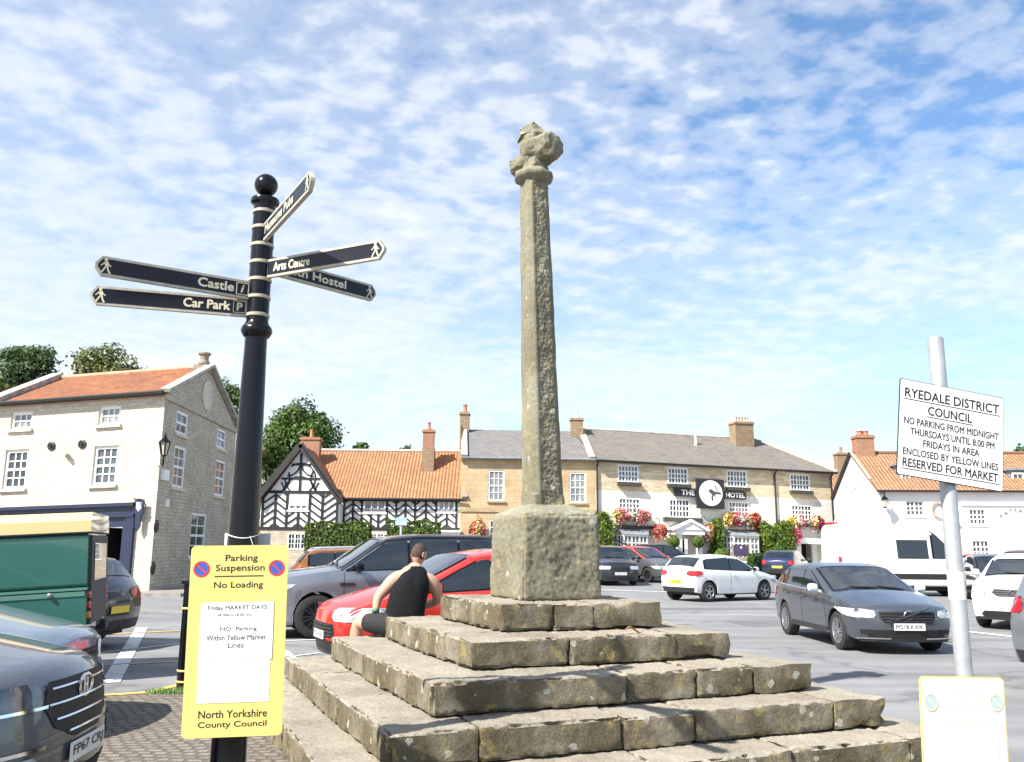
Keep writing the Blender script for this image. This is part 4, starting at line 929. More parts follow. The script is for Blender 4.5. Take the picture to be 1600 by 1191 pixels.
# roofs
rdY = 58.6; ra_ = at(478, 704, rdY); rz = ra_.z; rb2 = at(718, 703, rdY); ea = FT.P(-.2, vE - .02, .35); eb = FT.P(u1 + .1, vE - .02, .35)
mb = MB(); mb.slab([ea, eb, Vector((eb.x, rdY, rz)), Vector((ea.x - 3.2, rdY, rz))], .10); part('roof', mb, PANT, HT)
mb = MB(); mb.slab([Vector((ea.x - 3.2, rdY + 4, rz - 3)), Vector((eb.x, rdY + 4, rz - 3)), Vector((eb.x, rdY, rz)), Vector((ea.x - 3.2, rdY, rz))], .10); part('rear_roof', mb, PANT, HT)
mb = MB(); mb.tube([Vector((ea.x - 3.2, rdY, rz + .03)), Vector((eb.x, rdY, rz + .03))], .11, 8); part('ridge_tiles', mb, M('pale_ridge_mortar', (0.50, 0.44, 0.38), .85, var=.25, vs=3), HT)
gutter(HT, [ea + Vector((.2, -.08, -.08)), eb + Vector((0, -.08, -.08))], .07)
apx = FTG.P(gaU, gaV, .35); lft = FTG.P(FTG.px(401, 781)[0], gE0, .35); rgt = FTG.P(FTG.px(534, 783)[0], gE1, .35); bk = Vector((0, 6.0, 0))
mb = MB(); mb.slab([lft + bk, lft, apx, apx + bk], .10); mb.slab([rgt, rgt + bk * .8, apx + bk, apx], .10); part('gable_roof', mb, PANT, HT)
for e in (lft, rgt):
    mb = MB(); mb.bar(e + Vector((0, -.03, -.05)), apx + Vector((0, -.03, .03)), .08, .36, (0, 0, 1)); part('barge_board', mb, M('black_barge_board', (0.03, 0.028, 0.03), .6, var=.3), HT)
mb = MB(); mb.bar(eb + Vector((.0, 0, .08)), Vector((eb.x + .0, rdY, rz + .1)), .34, .10); part('lead_flashing', mb, LEAD, HT); mb = MB(); mb.bar(rgt + Vector((-.05, .05, .08)), apx + Vector((-.05, .05, .12)), .24, .05, (0, 0, 1)); part('lead_flashing', mb, LEAD, HT)
cc = at(486, 700, 57.2); chimney(HT, (cc.x, 57.2, 0), 1.25, .7, rz - 1.5, at(486, 684, 57.2).z, BRICK, 1, TERRA, poth=.55)
cc = at(671, 700, 57.6); chimney(HT, (cc.x, 57.0, 0), .72, .62, FT.px(671, 722, -2)[1] - .8, at(671, 672, 57.0).z, BRICK, 1, TERRA, poth=.5)
mb = MB(); mb.box(cc.x - .40, cc.x + .40, 56.65, 57.36, rz - 2.2, at(671, 700, 57).z); part('chimney_base', mb, CHST, HT)
mb = MB(); pz0, pz1 = FT.px(700, 862)[1] , FT.px(700, 829)[1]; pu0, pu1 = FT.px(686, 845)[0], FT.px(719, 845)[0]; fbox(mb, FT, pu0, pu1, -.5, pz1 - .12, 0, .9); fbox(mb, FT, pu0 - .1, pu1 + .1, pz1 - .12, pz1, 0, 1.05); part('porch', mb, RENDERW, HT)
mb = MB(); fbox(mb, FT, pu0 + .12, pu0 + .95, -.5, pz1 - .45, .85, .915); part('door', mb, BLACKM, HT)

# ---- sandstone house
aS = at(719, 800, 54.4); bS = at(930, 800, 55.0); FS = Fac((aS.x, aS.y, 0), Vector((bS.x - aS.x, bS.y - aS.y, 0)).normalized())
HS = thing('sandstone_house', FS.o, 'golden sandstone house with grey slate roof and tall sash windows behind the cross', 'house')
uS = FS.px(930, 760)[0]; vE = FS.px(830, 717)[1]; sw = [FS.rect(763, 735, 788, 783), FS.rect(890, 738, 916, 786), FS.rect(764, 812, 785, 856)]
mb = MB(); wallmesh(mb, FS, 0, uS, -1, vE, sw, .12); part('wall', mb, SAND, HS, fixn=False)
mb = MB(); mb.face([FS.P(0, -1), FS.P(0, -1, -9), FS.P(0, vE, -9), FS.P(0, vE + 3, -4.5), FS.P(0, vE)]); part('side_wall', mb, SAND, HS)
for i, o in enumerate(sw): window(HS, FS, o, 3, 4, sash=True, pane=NETS if i < 2 else GLASS, sill=.10, sillmat=SANDTR, depth=.08, fw=.09, bar=.04)
vs_ = FS.px(760, 797)[1]; mb = MB(); fbox(mb, FS, 0, uS, vs_ - .12, vs_ + .10, 0, .07); part('string_course', mb, SANDTR, HS)
mb = MB(); fbox(mb, FS, -.05, uS, vE - .15, vE, 0, .18); part('eaves_cornice', mb, SANDTR, HS)
zr = FS.px(830, 673, -4.6)[1]
mb = MB(); mb.slab([FS.P(0, vE, .25), FS.P(uS, vE, .25), FS.P(uS, zr, -4.6), FS.P(0, zr, -4.6)], .10); mb.slab([FS.P(0, vE, -9.5), FS.P(uS, vE, -9.5), FS.P(uS, zr, -4.6), FS.P(0, zr, -4.6)], .10); part('roof', mb, SLATE, HS)
gutter(HS, [FS.P(0, vE - .02, .31), FS.P(uS, vE - .02, .31)], .06, LEAD)
for u in (.2, uS - .2): mb = MB(); mb.bar(FS.P(u, vE + .12, .2), FS.P(u, zr + .15, -4.6), .40, .14); part('verge_coping', mb, COPE, HS)
for px_, top, pm, sx in ((726, 645, TERRA, .62), (901, 654, WHITE, .82)):
    c = at(px_, 672, FS.P(0, 0, -4.4).y); chimney(HS, (c.x, c.y, 0), sx, .8, zr - 1.4, at(px_, top, c.y).z, CHST, 1, pm, poth=.55, potr=.16)

# ---- the hotel
aH = at(930, 800, 55.0); bH = at(1304, 800, 59.3); FH = Fac((aH.x, aH.y, 0), Vector((bH.x - aH.x, bH.y - aH.y, 0)).normalized() + Vector((0, 0, -.017)))
HH = thing('hotel', FH.o, 'long stone hotel with white lower walls, flower boxes and a black sign', 'hotel')
uH = FH.px(1302, 780)[0]; vE = (FH.px(935, 720)[1] + FH.px(1300, 738)[1]) / 2; vM = (FH.px(935, 766)[1] + FH.px(1300, 781)[1]) / 2
top = [FH.rect(965, 727, 998, 754), FH.rect(1043, 731, 1075, 757), FH.rect(1135, 735, 1167, 762), FH.rect(1234, 741, 1265, 767)]
mid = [FH.rect(966, 778, 1001, 803), FH.rect(1045, 780, 1078, 809), FH.rect(1138, 784, 1170, 809), FH.rect(1236, 789, 1269, 813)]
low = [FH.rect(1237, 847, 1247, 870)]; door = FH.rect(1251, 850, 1268, 885); pdoor = FH.rect(1060, 842, 1076, 880)
zcut = [max(o[3], 0) for o in mid]
mb = MB(); wallmesh(mb, FH, 0, uH, vM, vE, [(o[0], o[1], max(o[2], vM), o[3]) for o in top], .10); part('upper_stone_wall', mb, HONEY, HH, fixn=False)
ops = [(o[0], o[1], o[2], min(o[3], vM)) for o in mid] + low + [(door[0], door[1], -1, door[3]), (pdoor[0], pdoor[1], -1, pdoor[3])] + [(o[0], o[1], o[2], vM) for o in top if o[2] < vM]
mb = MB(); wallmesh(mb, FH, 0, uH, -1, vM, ops, .10); part('painted_lower_wall', mb, PAINTST, HH, fixn=False)
mb = MB(); mb.face([FH.P(uH, -1), FH.P(uH, -1, -10), FH.P(uH, vE, -10), FH.P(uH, vE)], 0, [(0, 0), (10, 0), (10, 7), (0, 7)]); part('end_wall', mb, HONEY, HH)
DKS = M('dark_window_ledge', (0.05, 0.052, 0.045), .7, var=.2)
for o in top:
    window(HH, FH, o, 2, 3, mull=3, pane=GLASS, depth=.03, fw=.10, bar=.07, sill=.34, sillmat=DKS, sillh=.22, sillo=.06)
for o in mid: window(HH, FH, (o[0], o[1], o[2], min(o[3], vM)), 2, 3, mull=3, pane=GLASS, depth=.03, fw=.10, bar=.07)
window(HH, FH, low[0], 2, 4, depth=.03, fw=.08, bar=.05)
mb = MB()
for o in top: fbox(mb, FH, o[0] - .25, o[1] + .2, o[3] + .01, min(o[3] + .32, vE - .16), 0, .05)
part('white_head_board', mb, WHITE, HH)
for o in (door, pdoor): mb = MB(); fbox(mb, FH, o[0], o[1], -1, o[3], -.9, -.6); part('doorway', mb, DARKIN, HH)
mb = MB(); fbox(mb, FH, door[0] - .35, door[0], -.2, door[3], 0, .12); fbox(mb, FH, door[1], door[1] + .35, -.2, door[3], 0, .12); fbox(mb, FH, door[0] - .6, door[1] + .75, door[3], door[3] + .38, 0, .45); part('side_door_surround', mb, WHITE, HH)
# canted bay windows
for (x0, y0, x1, y1) in ((955, 836, 1017, 872), (1126, 838, 1188, 870)):
    u0, u1, v0, v1 = FH.rect(x0, y0, x1, y1); v0 -= .25; dp = .75; bay = MB(); k = dp * .75
    fl = [(u0, 0), (u0 + k, dp), (u1 - k, dp), (u1, 0)]
    bm_ = MB()
    for (ua, wa), (ub, wb) in zip(fl[:-1], fl[1:]):
        A = FH.P(ua, 0, wa); B = FH.P(ub, 0, wb); d = (B - A); Lq = d.length; F2 = Fac(A, d.normalized()); F2.n = Vector((d.y, -d.x, 0)).normalized()
        if F2.n.dot(CP - A) < 0 and Lq > 2: F2.n = -F2.n
        n = max(1, int(round(Lq / .62))) if Lq > 1.5 else 2
        fbox(bm_, F2, 0, Lq, -.8, v0, -.05, .03); fbox(bm_, F2, 0, Lq, v1 - .1, v1, -.05, .03)
        for q in range(n + 1): uu = Lq * q / n; fbox(bm_, F2, max(0, uu - .05), min(Lq, uu + .05), v0, v1 - .1, -.05, .025)
        for q in range(n):
            a, b = Lq * q / n + .05, Lq * (q + 1) / n - .05; m2 = (a + b) / 2; fbox(bm_, F2, m2 - .03, m2 + .03, v0, v1 - .1, -.04, .01)
        for q in range(1, 4): vv = v0 + (v1 - .1 - v0) * q / 4; fbox(bm_, F2, 0, Lq, vv - .03, vv + .03, -.04, .012)
        bay.face([F2.P(0, v0, -.02), F2.P(Lq, v0, -.02), F2.P(Lq, v1, -.02), F2.P(0, v1, -.02)])
    bo_ = part('bay_window', bm_, WHITE, HH); q = bay.build('pane', GLASS, bo_, False); q.location = (0, 0, 0)
    rf = MB(); rf.face([FH.P(u0 - .1, v1 + .02, -.02), FH.P(u0 + k - .05, v1 + .0, dp + .12), FH.P(u1 - k + .05, v1 + .0, dp + .12), FH.P(u1 + .1, v1 + .02, -.02), FH.P(u1 - .2, v1 + .45, -.02), FH.P(u0 + .2, v1 + .45, -.02)]) if False else None
    for p in ([(u0 - .1, 0, -.02), (u0 + k - .05, 0, dp + .12), (u0 + k, .4, .0), (u0 + .1, .4, 0)], [(u0 + k - .05, 0, dp + .12), (u1 - k + .05, 0, dp + .12), (u1 - k, .4, 0), (u0 + k, .4, 0)], [(u1 - k + .05, 0, dp + .12), (u1 + .1, 0, -.02), (u1 - .1, .4, 0), (u1 - k, .4, 0)]):
        rf.face([FH.P(a, v1 + b + .01, c) for a, b, c in p])
    q = rf.build('bay_roof', LEAD, bo_, False); q.location = (0, 0, 0)
    mb = MB(); uv_ = FH.px((x0 + x1) / 2, y0 - 9); fbox(mb, FH, u0 - .3, u1 + .6, v1 + .42, v1 + .60, 0, .16); part('ledge', mb, DKS if x0 < 1000 else COPE, HH)
# pedimented porch
u0, u1, v0, v1 = FH.rect(1044, 836, 1088, 880); uc = (u0 + u1) / 2; va = FH.px(1066, 816)[1]; mb = MB()
for s in (u0 + .15, u1 - .45): fbox(mb, FH, s, s + .3, 0, v1, .85, 1.15)
fbox(mb, FH, u0, u1, v1, v1 + .3, 0, 1.25); mb.prism([FH.P(u0 - .2, v1 + .3, 1.3), FH.P(u1 + .2, v1 + .3, 1.3), FH.P(uc, va, 1.3)], -FH.n * 1.3)
mb.bar(FH.P(u0 - .3, v1 + .28, 1.33), FH.P(uc, va + .08, 1.33), .12, .16); mb.bar(FH.P(u1 + .3, v1 + .28, 1.33), FH.P(uc, va + .08, 1.33), .12, .16)
part('porch', mb, WHITE, HH)
vq = FH.px(1066, 813)[1]; uq0, uq1 = FH.px(1036, 813)[0], FH.px(1095, 813)[0]; mb = MB(); fbox(mb, FH, uq0, uq1, vq - .12, vq + .15, 0, .32); part('dark_canopy', mb, DKS, HH)
# roof with hipped right end
zr0 = FH.px(932, 674, -4.6)[1]; zr1 = FH.px(1150, 684, -4.6)[1]; zr = (zr0 + zr1) / 2; uR = FH.px(1182, 688, -4.6)[0]
e_l, e_r = FH.P(0, vE, .3), FH.P(uH + .25, vE, .3); r_l, r_r = FH.P(0, zr, -4.6), FH.P(uR, zr, -4.6); b_l, b_r = FH.P(0, vE, -9.5), FH.P(uH + .25, vE, -9.5)
mb = MB(); mb.slab([e_l, e_r, r_r, r_l], .10); mb.slab([e_r, b_r, r_r], .10); mb.slab([b_r, b_l, r_l, r_r], .10); part('roof', mb, SLATE2, HH)
mb = MB(); mb.tube([r_l + Vector((0, 0, .03)), r_r + Vector((0, 0, .03)), e_r + Vector((0, 0, .05))], .09, 6); part('ridge_tiles', mb, COPE, HH)
gutter(HH, [FH.P(0, vE - .05, .36), FH.P(uH + .2, vE - .05, .36)], .075)
for xx in (932, 1211, 1299):
    u = min(max(FH.px(xx, 780)[0], .12), uH - .08); gutter(HH, [FH.P(u, vE - .1, .34), FH.P(u, vE - .35, .09), FH.P(u, .3, .09)], .055, name='downpipe')
c = FH.P(FH.px(1160, 690, -3.6)[0], 0, -3.7); rt = math.atan2(FH.du.y, FH.du.x)
chimney(HH, (c.x, c.y, 0), 1.45, .95, zr - 2.1, at(1158, 660, c.y).z, CHST, 5, BUFF, rot=rt, poth=.38, potr=.13)
mb = MB(); c2 = FH.P(FH.px(1085, 697, -3.2)[0], 0, -3.0); mb.lathe([(.10, zr - 1.6), (.08, zr - .3), (.12, zr - .25)], (c2.x, c2.y, 0), 10); part('roof_vent', mb, WHITE, HH)
c2 = FH.P(FH.px(975, 670, -4.5)[0], 0, -4.6); ta = thing('tv_aerial', (c2.x, c2.y, zr), 'thin white television aerial on the hotel roof ridge', 'aerial')
mb = MB(); mb.tube([c2 + Vector((0, 0, zr)), c2 + Vector((0, 0, zr + 1.1))], .03, 5); mb.tube([c2 + Vector((-.5, 0, zr + 1.0)), c2 + Vector((.5, .2, zr + 1.0))], .022, 5)
for k in range(5): q = c2 + Vector((-.4 + .2 * k, .08 * k - .16, zr + 1.0)); mb.tube([q + Vector((0, -.3, .0)), q + Vector((0, .3, 0))], .015, 4); mb.tube([q + Vector((0, 0, -.18)), q + Vector((0, 0, .18))], .015, 4)
part('aerial_rods', mb, WHITE, ta)
# hotel sign: square board with white disc and bird, two name boards
u0, u1, v0, v1 = FH.rect(1089, 749, 1131, 795, .3); hsn = thing('hotel_sign', FH.P((u0 + u1) / 2, v0, .3), 'black hotel sign board with white bird roundel between white capitals', 'sign')
SB = M('sign_black', (0.018, 0.018, 0.024), .5)
mb = MB(); fbox(mb, FH, u0, u1, v0, v1, .16, .36); part('square_board', mb, SB, hsn)
duh = FH.du.normalized(); up_ = Vector((0, 0, 1)); cen = FH.P((u0 + u1) / 2 + .0, (v0 + v1) / 2 + .05, .361); Rr = (u1 - u0) * .43
disc(hsn, 'white_roundel', cen, duh, up_, FH.n, Rr, WHITE, .02); 
mb = MB()
def bp2(pts): mb.prism([cen + duh * (a * Rr) + up_ * (b * Rr) + FH.n * .03 for a, b in pts], -FH.n * .012)
bp2([(-.12, .32), (.05, .30), (.30, .15), (.55, .12), (.88, .02), (.86, -.10), (.45, -.05), (.25, -.18), (.10, -.2), (-.05, .02), (-.2, .05)]); bp2([(.02, -.2), (.18, -.2), (.16, -.62), (.04, -.58)]); bp2([(.35, .62), (.45, .60), (.42, .48), (.60, .22), (.80, .08), (.70, .10), (.5, .22), (.33, .48)]); bp2([(.25, -.2), (.42, -.16), (.3, -.3)])
part('bird_emblem', mb, M('bird_grey', (0.06, 0.065, 0.08), .6), hsn)
for (x0, y0, x1, y1, s) in ((1054, 763, 1088, 776, 'THE'), (1132, 768, 1166, 780, 'HOTEL')):
    a, b, c, d = FH.rect(x0, y0, x1, y1, .2); mb = MB(); fbox(mb, FH, a, b, c, d, .1, .20); part('name_board', mb, SB, hsn)
    wd = (b - a) * (.60 if s == 'THE' else .86); uc = (a + b) / 2 + (.18 if s == 'THE' else -.0)
    text(s, WHITE, hsn, FH.P(uc, c + (d - c) * .2, .21), duh, up_, width=wd, height=(d - c) * .6, bold=.03)

# ---- white shop on the right
cW = at(1373, 800, 50.0); FW = Fac((cW.x, cW.y, 0), Vector((1, -.06, 0)).normalized())
farW = at(1304, 800, 57.2); FWG = Fac((farW.x, farW.y, 0), Vector((cW.x - farW.x, cW.y - farW.y, 0)).normalized(), None)
if FWG.n.dot(CP - FWG.o) < 0: FWG.n = -FWG.n
HW = thing('white_shop', FW.o, 'white rendered shop with orange pantile roof and pointed gable at right', 'shop')
lg = (cW - farW).xy.length; vE = FW.px(1374, 766)[1]; uW = 24.0; vEg0 = FWG.px(1304, 771)[1]; ga = FWG.px(1329, 709)
vEg = vE; gaU = lg / 2 * 1.0; gaV = FWG.px(1331, 708)[1]
ww = [FW.rect(1416, 783, 1444, 806), FW.rect(1515, 796, 1541, 820), FW.rect(1520, 845, 1547, 872), FW.rect(1432, 836, 1453, 862)]
mb = MB(); wallmesh(mb, FW, 0, uW, -1, vE, ww, .16); part('front_wall', mb, RENDERW, HW, fixn=False)
mb = MB(); gp = [(0, -1), (lg, -1), (lg, vE), (lg / 2, gaV), (0, vE)]; mb.face([FWG.P(*p) for p in gp], 0, gp); part('gable_wall', mb, RENDERW, HW, fixn=False)
for i, o in enumerate(ww): window(HW, FW, o, 2, 3, mull=2, depth=.10, fw=.07, bar=.06, sill=.06)
rdir = FW.du * uW; rl = FWG.P(lg / 2, gaV); gext = -FW.du * .0
mb = MB(); e0 = FW.P(-.1, vE, .3); mb.slab([e0, FW.P(uW, vE, .3), rl + rdir, rl - FW.du * .1], .10); q0 = FWG.P(0, vE) ; mb.slab([q0, q0 + rdir, rl + rdir, rl], .10); part('roof', mb, PANTB, HW)
mb = MB(); mb.tube([rl + Vector((0, 0, .03)), rl + rdir + Vector((0, 0, .03))], .11, 8); part('ridge_tiles', mb, PANTB, HW)
mb = MB(); mb.bar(FWG.P(-.1, vE - .1, .06), rl + FWG.n * .06, .2, .2); part('barge_board', mb, TIMB, HW)
mb = MB(); mb.bar(FWG.P(lg + .1, vE + .02, .03), rl + FWG.n * .03 + Vector((0, 0, .08)), .12, .10); part('verge_mortar', mb, COPE, HW)
gutter(HW, [FW.P(-.1, vE - .06, .33), FW.P(uW, vE - .06, .33)], .06)
c = rl + FW.du * .75; chimney(HW, (c.x, c.y, 0), 1.1, .8, gaV - 1.0, at(1337, 681, c.y).z, BRICK, 2, TERRA, poth=.3, potr=.2)
for (x0, y0, x1, y1) in ((1404, 727, 1424, 758), (1578, 735, 1602, 768)):
    u0, u1, v0, v1 = FW.rect(x0, y0, x1, y1, -1.0); mb = MB(); fbox(mb, FW, u0, u1, v0, v1, -3, -1.0); dr = part('dormer', mb, LEAD, HW)
    window(HW, Fac(FW.P(0, 0, -.98), FW.du), (u0 + .1, u1 - .1, v0 + .25, v1 - .15), 2, 2, depth=-.04, fw=.09)
    mb = MB(); fbox(mb, FW, u0 - .15, u1 + .15, v1, v1 + .12, -3.4, -.8); part('dormer_roof', mb, LEAD, HW)
vb = FW.px(1560, 790)[1]; mb = MB(); fbox(mb, FW, FW.px(1500, 785)[0], uW, vb, vb + .12, 0, .10); part('render_band', mb, RENDERW, HW)
# little lean-to on the gable
u0, v0 = FWG.px(1312, 818); u1 = lg * .55; mb = MB(); 
P0 = FWG.P(0.3, v0 - .1, 0); mb.prism([FWG.P(.2, v0 + .35), FWG.P(.2, v0 - .6), FWG.P(.2, v0 - .6, .7)], (FWG.P(3.2, 0) - FWG.P(.2, 0))); part('lean_to', mb, RENDERW, HW)
def arc_text(s, F, x0, y0, x1, y1, sag, parent, mat, h):
    (ua, va), (ub, vb_) = F.px(x0, y0), F.px(x1, y1); n = len(s); mbs = []
    for k, ch in enumerate(s):
        t = (k + .5) / n; u = ua + (ub - ua) * t; v = va + (vb_ - va) * t + sag * (1 - (2 * t - 1) ** 2); ang = -sag * 4 * (2 * t - 1) / max(.1, abs(ub - ua)) * (1 if ub > ua else -1)
        ux = (F.P(1, 0) - F.P(0, 0)).normalized(); ux2 = ux * math.cos(ang) + up_ * math.sin(ang); uz2 = up_ * math.cos(ang) - ux * math.sin(ang)
        text(ch, mat, parent, F.P(u, v, .02), ux2, uz2, height=h, bold=.03)
SHL = M('shop_letter_grey', (0.10, 0.10, 0.12), .5)
arc_text('FATFACE', FWG, 1331, 776, 1366, 772, .55, HW, SHL, .22)
arc_text('FATFACE', FW, 1564, 812, 1612, 810, .35, HW, SHL, .22)
u, v = FW.px(1377, 785); lc = FW.P(max(u, .1), v, .55); wl2 = thing('wall_lantern', lc, 'dark lantern on the corner of the white shop', 'lantern')
mb = MB(); mb.tube([FW.P(max(u, .1), v + .5, 0), FW.P(max(u, .1), v + .55, .55), lc + Vector((0, 0, .3))], .035, 6); part('bracket', mb, BLACK, wl2)
mb = MB(); mb.lathe([(.10, -.30), (.2, .12)], lc, 6); part('lamp_glass', mb, MATS['lantern_glass'], wl2); mb = MB(); mb.lathe([(.25, .12), (.05, .32), (.02, .42)], lc, 8); mb.lathe([(.12, -.36), (.12, -.29)], lc, 8); part('lamp_frame', mb, BLACK, wl2)
u, v = FW.px(1464, 797); em = thing('bell_ornament', FW.P(u, v, .1), 'rusty scrolled iron ornament on the white shop wall', 'ornament')
mb = MB(); mb.tube([FW.P(u + .30 * math.cos(a), v + .42 * math.sin(a), .1) for a in np.linspace(-.6, 5.2, 18)], .05, 6); mb.tube([FW.P(u + .25, v + .35, .1), FW.P(u + .7, v + .3, .1), FW.P(u + .75, v - .3, .1)], .06, 6); fbox(mb, FW, u + .25, u + 1.0, v - .62, v - .52, 0, .3); part('scroll', mb, M('rusty_iron', (0.42, 0.30, 0.20), .8, var=.3), em)
# small roof and chimney seen between hotel and shop
bh = at(1312, 760, 66); BH = thing('background_house', (bh.x, 66, 0), 'brown-roofed house end glimpsed between hotel and white shop', 'house')
zz = at(1312, 742, 66).z; mb = MB(); mb.slab([Vector((bh.x - 1.2, 65, zz - 3)), Vector((bh.x + 5, 65, zz - 3)), Vector((bh.x + 5, 69, zz + .6)), Vector((bh.x - 1.2, 69, zz + .6))], .1); part('roof', mb, PANTB, BH)
mb = MB(); mb.box(bh.x - 1, bh.x + 5, 65.4, 71, 0, zz - 2.9); part('wall', mb, RENDERW, BH)
cq = at(1318, 715, 67); chimney(BH, (cq.x, 67.5, 0), .9, .8, zz - 1, at(1318, 708, 67.5).z, CHST, 1, TERRA)

# ================================================================ vehicles
def interp(pts, x):
    if x <= pts[0][0]: return pts[0][1]
    for (a, b), (c, d) in zip(pts[:-1], pts[1:]):
        if x <= c: return b + (d - b) * (x - a) / max(1e-9, c - a)
    return pts[-1][1]
def smoothprof(pts, r=.09, n=160):
    x0, x1 = pts[0][0], pts[-1][0]; xs = np.linspace(x0, x1, n); ys = np.array([interp(pts, x) for x in xs])
    k = max(1, int(r / (x1 - x0) * n)); ker = np.hanning(2 * k + 3)[1:-1]; ker /= ker.sum(); yp = np.pad(ys, k, mode='edge'); ys2 = np.convolve(yp, ker, mode='valid')
    t = np.clip(np.minimum(xs - x0, x1 - xs) / (r * 1.0), 0, 1); ys = ys * (1 - t) + ys2 * t
    return list(zip(xs, ys))
def paint(name, c, metal=0.0, rough=.3):
    return M(name, c, rough, metal=metal, coat=1.0, spec=.5)
class Car:
    """x: 0 at the front bumper, L at the tail; y: half width; z: up"""
    def __init__(s, L, W, H, prof, belt, wheels, wr, sill=.24, tumble=.22, nose=.20, tail=.14, rake=(.10, .10), wtaper=(.10, .08), zf=.22, zr=.28, roofcrown=.03, flank=.03):
        s.L, s.W, s.H = L, W, H; s.prof = smoothprof(prof); s.belt = belt; s.wheels = wheels; s.wr = wr; s.sill = sill; s.tumble = tumble
        s.nose, s.tail, s.rake, s.wt = nose, tail, rake, wtaper; s.zf, s.zr = zf, zr; s.crown = roofcrown; s.flank = flank; s.arch = wr + .055
    def zt(s, x): return interp(s.prof, x)
    def hw(s, x):
        f = max(0, 1 - x / (.30 * s.L)); r = max(0, 1 - (s.L - x) / (.30 * s.L)); return s.W / 2 * (1 - s.wt[0] * f ** 2 - s.wt[1] * r ** 2)
    def section(s, x, arch=True):
        w = s.hw(x); zt = s.zt(x); zb = interp(s.belt, x); zb = min(zb, zt - .035); zs = interp([(0, s.zf), (.5, s.sill), (s.L - .6, s.sill), (s.L, s.zr)], x)
        gh = zt - zb; wr = w * .955 - s.tumble * gh; f = s.flank; k = min(1, gh / .3)
        cr = s.crown + .045 * (1 - k)
        P = [(0, zs), (w * .72, zs), (w * .93, zs + .01), (w * .985 - f * .5, zs + .06), (w - f * .75, zs + (zb - zs) * .30), (w - f * .15, zs + (zb - zs) * .58), (w, zs + (zb - zs) * .76), (w * .992, zs + (zb - zs) * .90), (w * .972, zb),
             (w * .955 - s.tumble * gh * .08, zb + gh * .10), (w * .955 - s.tumble * gh * .45, zb + gh * .48), (wr + .01 * k, zb + gh * .86), (wr - .03, zt - .018 * k), (wr - .11, zt + cr * .22), (wr * .55, zt + cr * .75), (0, zt + cr)]
        if arch:
            for xw in s.wheels:
                d = abs(x - xw)
                if d < s.arch:
                    za = s.wr + math.sqrt(s.arch ** 2 - d * d)
                    P = [(y, max(z, min(za, zb - .03)) if i < 8 else z) for i, (y, z) in enumerate(P)]
        return P
    def deform(s, x, y, z):
        w0 = s.W / 2; q = min(1, abs(y) / w0)
        ff = max(0, 1 - x / .95) ** 2; fr = max(0, 1 - (s.L - x) / .8) ** 2
        return x + ff * (s.nose * q ** 2.6 + s.rake[0] * (max(0, z - .55) / .5) ** 1.5 + .06 * max(0, (.42 - z) / .2)) - fr * (s.tail * q ** 2.8 + s.rake[1] * (max(0, z - .7) / .5) ** 1.3 + .05 * max(0, (.5 - z) / .2))
    def side_y(s, x, z):
        P = s.section(x, False)[3:14]
        for (a, b), (c, d) in zip(P[:-1], P[1:]):
            if b <= z <= d and d > b: return a + (c - a) * (z - b) / (d - b)
        return P[0][0] if z < P[0][1] else P[-1][0]
    def top_z(s, x, y):
        P = s.section(x, False)[10:]; y = abs(y)
        for (a, b), (c, d) in zip(P[:-1], P[1:]):
            if c <= y <= a and a > c: return d + (b - d) * (y - c) / (a - c)
        return P[-1][1] if y < P[-1][0] else P[0][1]
    def pt(s, x, y, z): return (s.deform(x, y, z), y, z)
    def body(s):
        xs = set(np.linspace(0, s.L, 70)) | {.02, .05, .09, s.L - .02, s.L - .05, s.L - .09}
        for xw in s.wheels:
            for a in np.linspace(0, math.pi, 19): xs.add(xw + s.arch * .999 * math.cos(a))
            xs |= {xw - s.arch - .004, xw + s.arch + .004}
        xs = sorted(x for x in xs if 0 <= x <= s.L); ys = [xs[0]]
        for x in xs[1:]:
            if x - ys[-1] > .003: ys.append(x)
        xs = ys; mb = MB(); rows = []
        for x in xs:
            e = min(x, s.L - x); kz = 1.0
            P = s.section(x)
            if e < .09:                      # round the very ends over
                t = 1 - e / .09; sh = .035 * t * t; zc_ = (P[0][1] + P[-1][1]) / 2
                P = [(y * (1 - .02 * t * t), z + (zc_ - z) * sh * 1.6) for y, z in P]
            row = [mb.vert(s.pt(x, y, z)) for y, z in P] + [mb.vert(s.pt(x, -y, z)) for y, z in P[-2:0:-1]]
            rows.append(row)
        n = len(rows[0]); half = n // 2
        for j in range(len(rows) - 1):
            for k in range(n):
                b = (k + 1) % n; under = k < 2 or k >= n - 2
                mb.idx((rows[j][k], rows[j + 1][k], rows[j + 1][b], rows[j][b]), 1 if under else 0)
        for row, x in ((rows[0], 0), (rows[-1], s.L)):   # end caps filled with rows across the width
            prev = None
            for k in range(half + 1):
                a = row[k]; b = row[(n - k) % n]; pa = mb.v[a]; m = []
                if k in (0, half): line = [a]
                else:
                    line = [a]
                    for q in range(1, 10):
                        t = q / 10; y = pa[1] * (1 - 2 * t); z = pa[2]; line.append(mb.vert(s.pt(x, y, z)))
                    line.append(b)
                if prev is not None:
                    if len(prev) == 1 or len(line) == 1:
                        o = prev[0] if len(prev) == 1 else line[0]; l2 = line if len(prev) == 1 else prev
                        for q in range(len(l2) - 1): mb.idx((o, l2[q], l2[q + 1]))
                    else:
                        for q in range(len(line) - 1): mb.idx((prev[q], prev[q + 1], line[q + 1], line[q]))
                prev = line
        return mb
